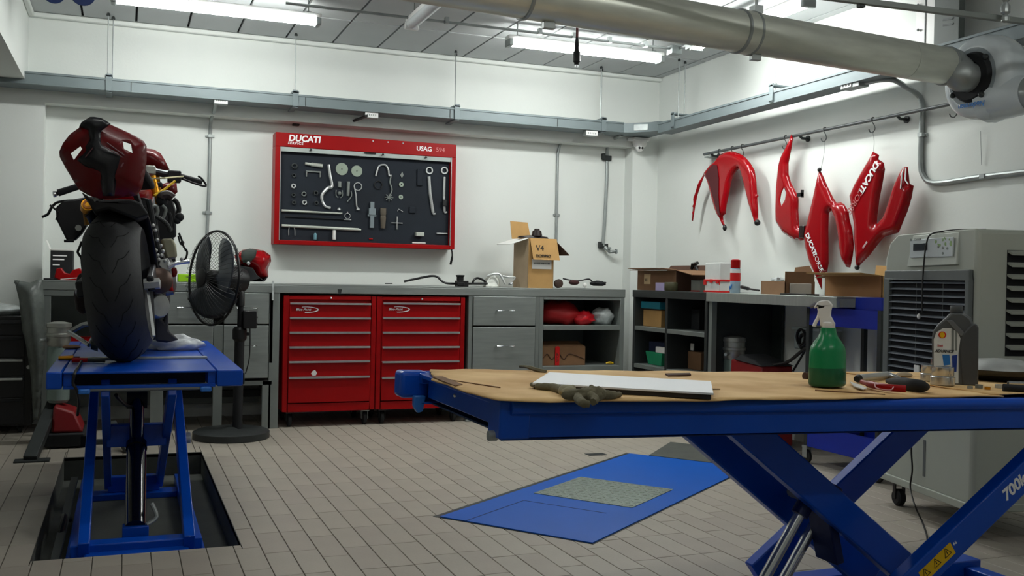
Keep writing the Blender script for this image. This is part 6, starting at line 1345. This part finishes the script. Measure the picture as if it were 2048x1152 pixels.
fl_('deck_plate',bx(0,wd,0,ln,.0012,.006),mat('lift_blue_lit','#0557b8',.45,var=.05,scale=3,spec=.3),bevel=.001)
fl_('checker_insert',bx(kx0,kx1,ky0,ky1,.006,.009),checker)
s1,s2,s3=[inv@at(*p,Z=0) for p in ((930,1045),(1045,1003),(1210,1030))]
fl_('hatch_seam',B().bar((s1.x,0,.0064),(s1.x,s2.y,.0064),.006,.001,side=(1,0,0)).bar((s1.x,s2.y,.0064),(min(s3.x,wd-.12),s2.y,.0064),.006,.001,side=(0,1,0)),mat('seam_blue','#062a66',.6))
b=B(); random.seed(2)
nx,ny=14,10
for i in range(nx):
    for j in range(ny):
        x=kx0+(kx1-kx0)*(i+.5)/nx; y=ky0+(ky1-ky0)*(j+.5)/ny; a=.78 if (i+j)%2 else -.78
        b.bar((x-.010*math.cos(a),y-.010*math.sin(a),.0095),(x+.010*math.cos(a),y+.010*math.sin(a),.0095),.004,.0015,side=(-math.sin(a),math.cos(a),0))
fl_('checker_stud',b,mat('stud_metal','#b4bcae',.3,.7),kind='stuff',ang=0)
gy=[inv@at(*p,Z=0) for p in ((1303,911),(1341,886),(1395,893))]
fl_('grey_end_flap',B().prism([(gy[0].x,ln+.004),(wd-.02,ln+.004),(wd-.1,gy[2].y+.0),(gy[1].x,gy[1].y)],lambda a,c,d:(a,c,d),.0,.008),pitm)
# ================================================================ FRONT LIFT (slightly out of level)
TA=math.radians(1.25); U0,V0,Z0_=.80,2.09,.777; LU,LV=2.4,.72
FT=Matrix.Translation((U0,V0,Z0_))@Matrix.Rotation(TA,4,'Y')
FTi=FT.inverted()
def tp(px,py,w=0):   # point on the lift's own deck plane
    o=FTi@CAM; d=FTi.to_3x3()@ray(px,py); return o+d*((w-o.z)/d.z)
def tpv(px,py,v):    # point on an upright plane along the deck
    o=FTi@CAM; d=FTi.to_3x3()@ray(px,py); return o+d*((v-o.y)/d.y)
fl2=thing('scissor_lift','blue scissor lift with a cardboard covered top in the right foreground','lift',(1.9,2.45,0))
def FP(n,b,m,**k): b.xf(FT); return mk(n,b,m,fl2,**k)
FP('deck',B().box(.03,LU,.03,LV-.03,-.010,-.002),blue)
# near and far side rails: round top edge over a recessed channel
def rail(v0,v1,flip):
    b=B().tube([(0.02,v0 if not flip else v1,-.016),(LU,v0 if not flip else v1,-.016)],.017,14)
    b.box(.0,LU,v0,v1,-.030,-.002); 
    if not flip: b.box(.0,LU,v0+.002,v0+.022,-.089,-.030).box(.0,LU,v0+.002,v1,-.089,-.083)
    else: b.box(.0,LU,v1-.022,v1-.002,-.089,-.030).box(.0,LU,v0,v1-.002,-.089,-.083)
    return b
FP('side_rail',rail(0,.07,False),blue,bevel=.002); FP('side_rail',rail(LV-.07,LV,True),blue,bevel=.002)
FP('rail_end_cap',B().box(-.006,.07,-.003,.075,-.089,.0),blue,bevel=.005); FP('rail_end_cap',B().box(-.055,.03,LV-.045,LV+.035,-.075,.002),blue,bevel=.012,seg=3)
FP('end_tab',B().prism([(0,0),(.035,0),(.028,-.045),(.012,-.05),(.0,-.03)],lambda a,c,d:(-.02+a,LV-.07+d,-.065+c),-.0,.025),mat('lift_blue_light','#2a6fc4',.4),bevel=.004)
FP('end_lip',B().box(-.004,.05,.07,LV-.07,-.014,-.002).box(.02,.03,.07,LV-.07,-.07,-.014),blue,bevel=.002)
FP('inner_panel',B().hexa([(.03,.07,-.088),(.40,.07,-.088),(.40,LV-.08,-.088),(.03,LV-.08,-.088),(.03,.07,-.084),(.40,.07,-.084),(.40,LV-.08,-.084),(.03,LV-.08,-.084)]),mat('dark_blue_panel','#0a2f5c',.6,bump=.2,bscale=70))
FP('guide_roller',B().lathe([(.0,-.01),(.012,-.008),(.012,.012),(0,.014)],(-.012,.03,-.084),(1,0,0),12),galv)
FP('rail_screw',B().sphere((.02,.40,-.035),.006,8,6),chrome)
FP('end_roller',B().sphere((.02,.07,-.004),.010,10,6,(2,1,.7)),toolmet)
# scissor arms
YN,YM,YQ,YF2=2.16,2.40,2.52,2.74
def arm(p1,p2,Y,h,label=None,w=.045,ext=(0,0),m=blue):
    a=at(*p1,Y=Y); b_=at(*p2,Y=Y); d=(b_-a)
    a2=a+d*ext[0]; b2=b_+d*ext[1]
    return a2,b2,mk('scissor_arm',B().bar(a2,b2,w,h,side=(0,1,0)),m,fl2,bevel=.006,label=label)
zf=.10
def lineext(p1,p2,Y,zlo,zhi):
    a=at(*p1,Y=Y); b_=at(*p2,Y=Y); d=b_-a; f=lambda z:a+d*((z-a.z)/d.z); return f(zlo),f(zhi)
A_=[]
for (p1,p2,Y,h,l) in (((1911,1073),(2107,885),YN,.085,None),((1808,866),(1509,1152),YF2,.100,None),((1506,872),(1740,1078),YM,.095,None),((1414,872),(1628,1058),YQ+.08,.098,None)):
    a,b_=lineext(p1,p2,Y,.09,.715); A_.append((a,b_)); mk('scissor_arm',B().bar(a,b_,.045,h,side=(0,1,0)),blue,fl2,bevel=.005,seg=2)
(nb0,nb1),(fb0,fb1),(na0,na1),(fa0,fa1)=A_
mk('cross_tube',B().tube([(na1.x,YM,.70),(na1.x,YQ+.08,.70)],.02,12),blue,fl2)
md=(na0+na1)/2; mk('pivot_shaft',B().tube([(md.x,YM+.01,md.z),(md.x,YQ+.06,md.z)],.02,14),galv,fl2)
mk('arm_edge',B().bar(na0+Vector((-.035,-.0,-.03)),na1+Vector((-.035,0,-.03)),.012,.010,side=(0,1,0)),mat('edge_light','#3d5f9c',.4),fl2) if False else None
# hydraulic rams between the arms
for k,(p1,p2,Y) in enumerate((((1605,1018),(1505,1200),2.44),((1655,1000),(1545,1200),2.52))):
    a,b_=at(*p1,Y=Y),at(*p2,Y=Y); d=(b_-a).normalized()
    mk('ram_rod',B().tube([a,b_],.017,16),chrome,fl2,ang=50); mk('ram_end',B().tube([a-d*.05,a+d*.02],.026,14),mat('navy_metal','#0c1c4a',.4,.3),fl2)
    mk('ram_barrel',B().tube([b_,b_+d*.28],.032,16),black,fl2)
mk('ram_bracket',B().bar(at(1640,1010,Y=2.46),at(1660,1120,Y=2.46),.10,.03,side=(0,1,0)),mat('navy_metal','#0c1c4a',.4,.3),fl2,bevel=.004)
x0_,x1_=min(p.x for q in A_ for p in q)-.1,max(p.x for q in A_ for p in q)+.1
mk('base_rail',bx(x0_,x1_,YN-.05,YN+.03,0,.07),blue,fl2,bevel=.004); mk('base_rail',bx(x0_,x1_,YF2-.03,YF2+.05,0,.07),blue,fl2,bevel=.004)
for x in (x0_+.04,x1_-.08): mk('base_crossbar',bx(x,x+.06,YN+.03,YF2-.03,0,.05),blue,fl2,bevel=.004)
# lettering on near arm
dn_=(nb1-nb0).normalized(); up_=Vector((-dn_.z,0,dn_.x)); 
if up_.z<0: up_=-up_
o_=at(2012,1003,Y=YN-.0235); text('arm_lettering','700kg',Vector((o_.x,YN-.0232,o_.z)),dn_,up_,.034,whiteink,fl2,offset=.03,shear=.1)
o_=at(1846,1162,Y=YN-.0235); o_=Vector((o_.x,YN-.0232,o_.z))
b=B().add([o_-up_*.008,o_+dn_*.135-up_*.008,o_+dn_*.135+up_*.030,o_+up_*.030],[(0,1,2,3)]); mk('warning_label',b,yellow,fl2,solid=.001,ang=0)
b=B()
for k in (0,1,2):
    c=o_+dn_*(.02+.045*k)+up_*.011; P=[c+(dn_*math.cos(a)+up_*math.sin(a))*.016+Vector((0,-.0008,0)) for a in (math.pi/2,math.pi*7/6,math.pi*11/6)]
    for i in range(3): b.tube([P[i],P[(i+1)%3]],.0011,4)
    b.tube([c+up_*.008+Vector((0,-.0008,0)),c-up_*.002+Vector((0,-.0008,0))],.0014,4)
mk('warning_symbol',b,inkm,fl2)
o_=at(1908,1092,Y=YN-.0235); text('arm_lettering','66',Vector((o_.x,YN-.0232,o_.z)),dn_,up_,.010,whiteink,fl2)
# ---------------- cardboard cover on the deck
random.seed(11)
near=[]; 
def edge(a,b_,n,j): 
    return [(a[0]+(b_[0]-a[0])*i/n+random.uniform(-j,j),a[1]+(b_[1]-a[1])*i/n+random.uniform(-j,j)) for i in range(n)]
pl=lambda px,py:(lambda q:(q.x,q.y))(tp(px,py,.004))
P=edge(pl(996,801),pl(1120,803),6,.003)+edge(pl(1120,803),pl(1480,800),8,.004)+edge(pl(1480,800),(1.53,.015),6,.004)+edge((1.53,.015),(1.56,LV-.01),8,.004)+edge((1.56,LV-.01),(.04,LV-.005),26,.008)+edge((.04,LV-.005),pl(870,757),5,.006)+[pl(862,760),pl(892,768),pl(905,775)]+edge(pl(925,781),pl(996,801),5,.006)
t=thing('cardboard_cover','worn tan cardboard sheet covering the left part of the front lift','cardboard sheet',FT@Vector((.8,.36,0)))
b=B(); Q=[Vector((x,y)) for x,y in P]
pts=[(q.x,q.y) for q in Q]
sh=shell(pts,lambda a,c,w:FT@Vector((a,c,.003+w)),.045,.0,.05,extra=lambda a,c:.0018*math.sin(a*23+c*9)*math.sin(c*31+a*5)+.0015)
mk('sheet',sh,sheet,t,solid=.004,ang=60)
def flat(name,pix,m,par,h0,h1,**k):
    q=[(lambda v:(v.x,v.y))(tp(x,y,h0)) for x,y in pix]
    return mk(name,B().prism(q,lambda a,c,d:FT@Vector((a,c,d)),h0,h1),m,par,**k)
t2=thing('cardboard_cover','second tan cardboard sheet under the bottles on the front lift','cardboard sheet',FT@Vector((2.0,.36,0)))
P=edge((1.50,.03),(2.38,.01),16,.004)+edge((2.38,.01),(2.38,LV-.02),6,.004)+edge((2.38,LV-.02),(1.52,LV-.01),14,.006)+edge((1.52,LV-.01),(1.50,.03),6,.004)
sh=shell(P,lambda a,c,w:FT@Vector((a,c,.0085+w)),.05,0,.05,extra=lambda a,c:.0015*math.sin(a*20+c*9)*math.sin(c*27))
mk('sheet',sh,sheet,t2,solid=.003,ang=60)
# fold creases and torn strips
mk('torn_flap',B().prism([pl(863,757),pl(885,757),pl(925,773),pl(910,776)],lambda a,c,d:FT@Vector((a,c,d)),.008,.010),cardd,t)
mk('crease',B().tube([FT@Vector((*pl(1000,778),.0075)),FT@Vector((*pl(880,760),.0075))],.0018,5).tube([FT@Vector((*pl(1440,781),.0075)),FT@Vector((*pl(1080,774),.0075))],.0015,5).tube([FT@Vector((*pl(1630,783),.0075)),FT@Vector((*pl(1770,792),.0075))],.002,5),cardd,t)
# torn paper scraps at far edge
mk('twig_of_tape',B().tube(smoothpath([FT@Vector((*pl(1040,738),.012)),FT@Vector((*pl(1055,741),.015)),FT@Vector((*pl(1072,746),.014)),FT@Vector((*pl(1092,748),.010))],4),[.005]*5+[.0065]*8,6),cloth,label='thin twisted scrap of cloth at the far edge of the cardboard cover',cat='scrap')
flat('wood_splinter',((1330,749),(1380,748),(1382,751),(1336,753)),cardin,None,.007,.011,label='dark splinter lying behind the white board on the cardboard cover',cat='splinter')
# white board
t=thing('white_board','long white board with dark underside lying on the cardboard cover','board',FT@Vector((1.0,.4,.01)))
q=[tp(x,y,.024) for x,y in ((1065,765),(1427,786),(1422,762),(1098,744))]
q=[(v.x,v.y) for v in q]
mk('board_top',B().prism(q,lambda a,c,d:FT@Vector((a,c,d)),.019,.024),mat('board_white','#e4e8ee',.4,var=.01),t,bevel=.0008)
ce=Vector((sum(a for a,c in q)/4,sum(c for a,c in q)/4)); q2=[(a+(ce.x-a)*.012,c+(ce.y-c)*.03) for a,c in q]
mk('board_base',B().prism(q2,lambda a,c,d:FT@Vector((a,c,d)),.0075,.019),mat('board_dark','#2a2624',.6),t,bevel=.001)
mk('board_clip',B().sphere(FT@Vector((tp(1263,779,.013).x,tp(1263,779,.013).y-.002,.013)),.004,8,6),whiteink,t)
# glove / rag
def rag(pts,r,name,label,w=.013,m=cloth,nn=8):
    P=[FT@Vector((tp(x,y,h).x,tp(x,y,h).y,h)) for x,y,h in pts]; S_=smoothpath(P,4); rs=[r[min(len(r)-1,int(i/len(S_)*len(r)))] for i in range(len(S_))]
    return B().tube(S_,rs,nn)
t=thing('work_glove','knotted grey cloth glove lying on the near edge of the cardboard cover','glove',FT@Vector((tp(1175,795).x,tp(1175,795).y,0)))
def crumple(n_,c_px,h,sx,sy,sz,seed,m_=cloth):
    v=tp(c_px[0],c_px[1],h); c_=FT@Vector((v.x,v.y,h)); random.seed(seed); b=B().sphere((0,0,0),1,26,16); ph=[(random.uniform(2,7),random.uniform(2,7),random.uniform(0,6)) for _ in range(6)]
    for i_,q in enumerate(b.v):
        d=1+.16*sum(math.sin(q.x*p_[0]+p_[2])*math.sin(q.y*p_[1]+p_[2]*2) for p_ in ph)/1.6+.10*abs(math.sin(q.x*7+q.y*5+seed))
        z_=max(q.z*d,-.75); b.v[i_]=c_+Vector((q.x*sx*d,q.y*sy*d,z_*sz))
    return mk(n_,b,m_,t,ang=70)
crumple('palm',(1172,790),.020,.040,.030,.017,4)
crumple('cuff',(1138,783),.018,.020,.024,.013,8,mat('cuff_pale','#9a957c',.9))
crumple('knuckle_fold',(1190,783),.026,.018,.022,.012,6)
mk('finger',rag(((1192,786,.022),(1208,789,.019),(1224,790,.017),(1239,789,.014)),[.011,.011,.010,.007],'',''),cloth,t,ang=70)
mk('finger',rag(((1160,788,.022),(1156,796,.016),(1166,806,.014),(1178,808,.013)),[.010,.011,.010,.008],'',''),cloth,t,ang=70)
mk('finger',rag(((1180,790,.024),(1190,798,.018),(1186,804,.014)),[.010,.010,.008],'',''),cloth,t,ang=70)
mk('finger',rag(((1064,769,.014),(1076,773,.015),(1092,774,.016),(1110,776,.016),(1130,782,.018)),[.006,.009,.010,.011,.010],'',''),cloth,t,ang=70)
# spray bottle
p=tp(1654,772,.010); pb=FT@Vector((p.x,p.y,.010)); s_=.205/.205
hB=(at(1654,601,Y=pb.y).z-pb.z); k=hB/.30
t=thing('spray_bottle','green spray bottle with white trigger head on the front lift','spray bottle',pb)
prof=[(.060,0),(.068,.004),(.071,.012),(.070,.065)]; prof2=[(.070,.065),(.0685,.120),(.064,.138),(.052,.156),(.038,.172),(.031,.188),(.0275,.205)]
mk('lower_body',B().lathe([(r*k,h*k) for r,h in prof],pb,n=32,sy=.72),greend,t,ang=50)
mk('upper_body',B().lathe([(r*k,h*k) for r,h in prof2],pb,n=32,sy=.72),greenb,t,ang=50)
def frame(base):
    a=math.atan2(base.x,base.y); r=Vector((math.cos(a),-math.sin(a),0)); f=Vector((math.sin(a),math.cos(a),0))
    def P(px,py):
        d=ray(px,py); q=CAM+d*((base-CAM).dot(f)/d.dot(f)); return ((q-base).dot(r), q.z-base.z)
    def fn(a_,c_,d_): return base+r*a_+f*d_+Vector((0,0,c_))
    return P,fn
PB,fB=frame(pb)
def Bp(px,py,dy=0): return fB(*PB(px,py),dy)
hd=[(1628,613),(1636,603),(1648,600),(1660,602),(1666,610),(1663,620),(1662,632),(1668,642),(1668,652),(1640,652),(1640,640),(1636,625),(1634,614),(1629,618)]
mk('trigger_head',B().prism([PB(*q) for q in hd],fB,-.016*k,.016*k),white,t,bevel=.004)
mk('trigger',B().tube(smoothpath([Bp(1640,618),Bp(1638,632),Bp(1631,645),Bp(1628,653)],4),[.007*k]*5+[.0065*k]*8,8),white,t)
mk('nozzle',B().tube([Bp(1633,608),Bp(1620,614)],[.008*k,.006*k],10),mat('nozzle_grey','#70707a',.4),t)
mk('screw_collar',B().lathe([(.023*k,.198*k),(.025*k,.205*k),(.025*k,.222*k),(.02*k,.226*k)],pb,n=24,sy=.8),white,t)
# oil bottle
p=tp(1922,768,.010); ob=FT@Vector((p.x,p.y,.010)); H2=at(1912,602,Y=ob.y).z-ob.z
t=thing('oil_bottle','grey plastic oil bottle with white label at the right of the front lift','bottle',ob)
PO,fO=frame(ob)
body=[(1866,770),(1864,680),(1866,662),(1876,648),(1893,634),(1898,627),(1930,627),(1942,636),(1950,655),(1956,690),(1956,770)]
mk('body',B().prism([PO(*q) for q in body],fO,-.03,.03),oilm,t,bevel=.007,seg=3)
cpx=PO(1913,626); mk('cap',B().lathe([(.017,0),(.019,.003),(.019,.020),(.017,.023)],fO(cpx[0],cpx[1],0),n=24),mat('cap_grey','#4a4d4f',.5),t)
gr=[(1926,770),(1922,740),(1920,700),(1924,668),(1940,650),(1952,646),(1957,655),(1956,770)]
mk('side_grip',B().prism([PO(*q) for q in gr],fO,-.036,-.01),mat('oil_grey_dark','#454749',.45),t,bevel=.005,seg=2)
sh_=[(1893,640),(1905,640),(1932,668),(1922,672)]
mk('moulded_ridge',B().prism([PO(*q) for q in sh_],fO,-.034,-.02),mat('oil_ridge','#66696b',.4),t,bevel=.002)
lb=[(1868,765),(1868,678),(1873,664),(1886,656),(1902,656),(1916,664),(1921,676),(1917,705),(1917,765)]
mk('label',B().prism([PO(*q) for q in lb],fO,-.0312,-.029),mat('label_white','#d7dad8',.4),t)
mk('label_stripe',B().prism([PO(*q) for q in ((1903,657),(1908,659),(1908,700),(1903,700))],fO,-.0322,-.0312).prism([PO(*q) for q in ((1911,660),(1914,662),(1914,700),(1911,700))],fO,-.0322,-.0312),steelp,t)
c=PO(1885,669); r=PO(1892.5,669)[0]-c[0]
mk('shell_emblem',B().prism([(c[0]+math.cos(a)*r*1.05,c[1]+math.sin(a)*r) for a in [2*math.pi*k/14 for k in range(14)]],fO,-.0322,-.0312),redink,t)
mk('emblem_fill',B().prism([(c[0]+math.cos(a)*r*.74*(1 if k%2 else .9),c[1]+math.sin(a)*r*.76) for k,a in enumerate([math.pi*(-.25)+1.5*math.pi*k/12 for k in range(13)])]+[(c[0]-r*.3,c[1]-r*.76),(c[0]+r*.3,c[1]-r*.76)],fO,-.0330,-.0322),yellow,t)
rO=(fO(1,0,0)-fO(0,0,0)); o_=fO(*PO(1875,692),-.0325); text('label_lettering','Shell',o_,rO,(0,0,1),.0062,redink,t)
o_=fO(*PO(1870,703),-.0325); text('label_lettering','ADVANCE',o_,rO,(0,0,1),.0085,inkm,t,shear=.35,offset=.02,spacing=.9)
mk('label_blue_patch',B().prism([PO(*q) for q in ((1885,708),(1899,708),(1901,728),(1888,730))],fO,-.0322,-.0312),blueink,t)
mk('label_blue_patch',B().prism([PO(*q) for q in ((1904,710),(1915,708),(1913,742),(1905,742))],fO,-.0322,-.0312),mat('navy_ink','#1a3a8c',.4),t)
# chrome sockets
for (px,py,w_,top,l) in ((1860,762,15,730,'short chrome socket, leftmost of the chrome sockets by the oil bottle'),(1885,770,18,733,'wide chrome socket standing nearest in front of the oil bottle'),(1878,752,14,718,'tall chrome socket standing behind the others by the oil bottle')):
    p=tp(px,py,.011); b0=FT@Vector((p.x,p.y,.011)); r=(at(px+w_,py,Y=b0.y).x-b0.x); h=at(px,top,Y=b0.y).z-b0.z
    mk('chrome_socket',B().lathe([(r*.9,0),(r,.002),(r,h*.45),(r*.86,h*.5),(r*.9,h*.55),(r*.9,h-.001),(r*.62,h),(r*.6,h*.6),(0,h*.6)],b0,n=26),chrome,label=l,cat='socket',group='chrome sockets by the oil bottle',ang=40)
# red/black pliers
t=thing('pliers','red and black handled pliers lying on the front lift','pliers',FT@Vector((tp(1790,775).x,tp(1790,775).y,.01)))
def tt(px,py,h): v=tp(px,py,h); return FT@Vector((v.x,v.y,h))
mk('red_handle',B().tube(smoothpath([tt(1724,764,.020),tt(1745,770,.021),tt(1775,775,.022),tt(1812,778,.022)],4),[.007]*3+[.010]*10,12),red,t)
mk('red_handle_band',B().tube(smoothpath([tt(1750,766,.030),tt(1753,776,.026),tt(1780,780,.026),tt(1787,774,.030)],4),.0016,6),mat('pink_line','#c98f8f',.5),t)
mk('black_handle',B().tube(smoothpath([tt(1775,762,.020),tt(1800,766,.024),tt(1826,770,.026),tt(1846,773,.024),tt(1857,774,.020)],4),[.007,.009,.012,.015,.017,.018,.018,.018,.018,.018,.018,.018,.016,.013,.010,.007,.004],12),blackm,t,ang=70)
t=thing('torch_tube','silver knurled tube with dark open end lying behind the red pliers','tube',FT@Vector((tp(1750,755).x,tp(1750,755).y,.01)))
mk('barrel',B().tube([tt(1716,757,.020),tt(1775,750,.020)],.012,16),toolmet,t); mk('dark_end',B().tube([tt(1713,758,.020),tt(1717,757,.020)],[.009,.013],14),inkm,t); mk('tip',B().tube([tt(1775,750,.020),tt(1786,752,.020),tt(1800,756,.016)],[.012,.008,.005],10),chrome,t)
flat('crumpled_foil',((1700,765),(1722,772),(1734,778),(1726,780),(1708,774)),paper,None,.011,.014,label='small torn paper scrap left of the pliers',cat='scrap')
mk('paper_crumple',B().sphere(tt(1808,750,.016),.022,9,6,(1.4,1,.5)),mat('paper_tan','#a99a80',.8,bump=.3),label='crumpled tan paper behind the pliers on the front lift',cat='paper')
p=tt(1612,752,.016); mk('small_roll',B().tube([p+Vector((-.006,0,0)),p+Vector((.006,0,0))],.012,10),cardin,label='small brown roll left of the spray bottle base',cat='roll')
# silver tray on the right
t=thing('drip_tray','silver metal tray with dark rim at the right edge of the front lift','tray',FT@Vector((tp(2020,760).x,tp(2020,760).y,.01)))
c=tt(2040,768,.011); cx2=c.x+.05
mk('tray_base',B().lathe([(.08,0),(.115,.018),(.13,.022)],(cx2,c.y+.13,c.z+.001),n=36),black,t,ang=50)
mk('rim',B().lathe([(.128,.020),(.138,.030),(.138,.038),(.128,.034)],(cx2,c.y+.13,c.z+.001),n=36,closed=True),blackg,t,ang=50)
mk('tray_bowl',B().lathe([(.135,.037),(.11,.055),(.07,.066),(.03,.070),(0,.070)],(cx2,c.y+.13,c.z+.001),n=36),toolmet,t,ang=60)
t=thing('chrome_ratchet','chrome bar with black grip lying at the right edge of the front lift','ratchet',tt(2030,775,.011))
mk('chrome_bar',B().tube([tt(2016,766,.028),tt(2075,768,.028)],.006,10),chrome,t); mk('black_grip',B().tube([tt(2006,775,.022),tt(2075,779,.022)],.011,12),blackm,t)
for (px,py,r,l,m_) in ((1940,777,.008,'small bright nut, leftmost of the small parts right of the oil bottle',galv),(1958,776,.011,'dark ring nut among the small parts right of the oil bottle',steelp),(1975,779,.009,'brass coloured nut beside the dark ring nut',gold),(1998,776,.012,'round silver knob nearest the black grip',toolmet)):
    p=tt(px,py,.011); mk('nut',B().lathe([(r*.45,0),(r,0),(r,r*.9),(r*.45,r*.9)],p,n=12,closed=True),m_,label=l,cat='nut',ang=30)
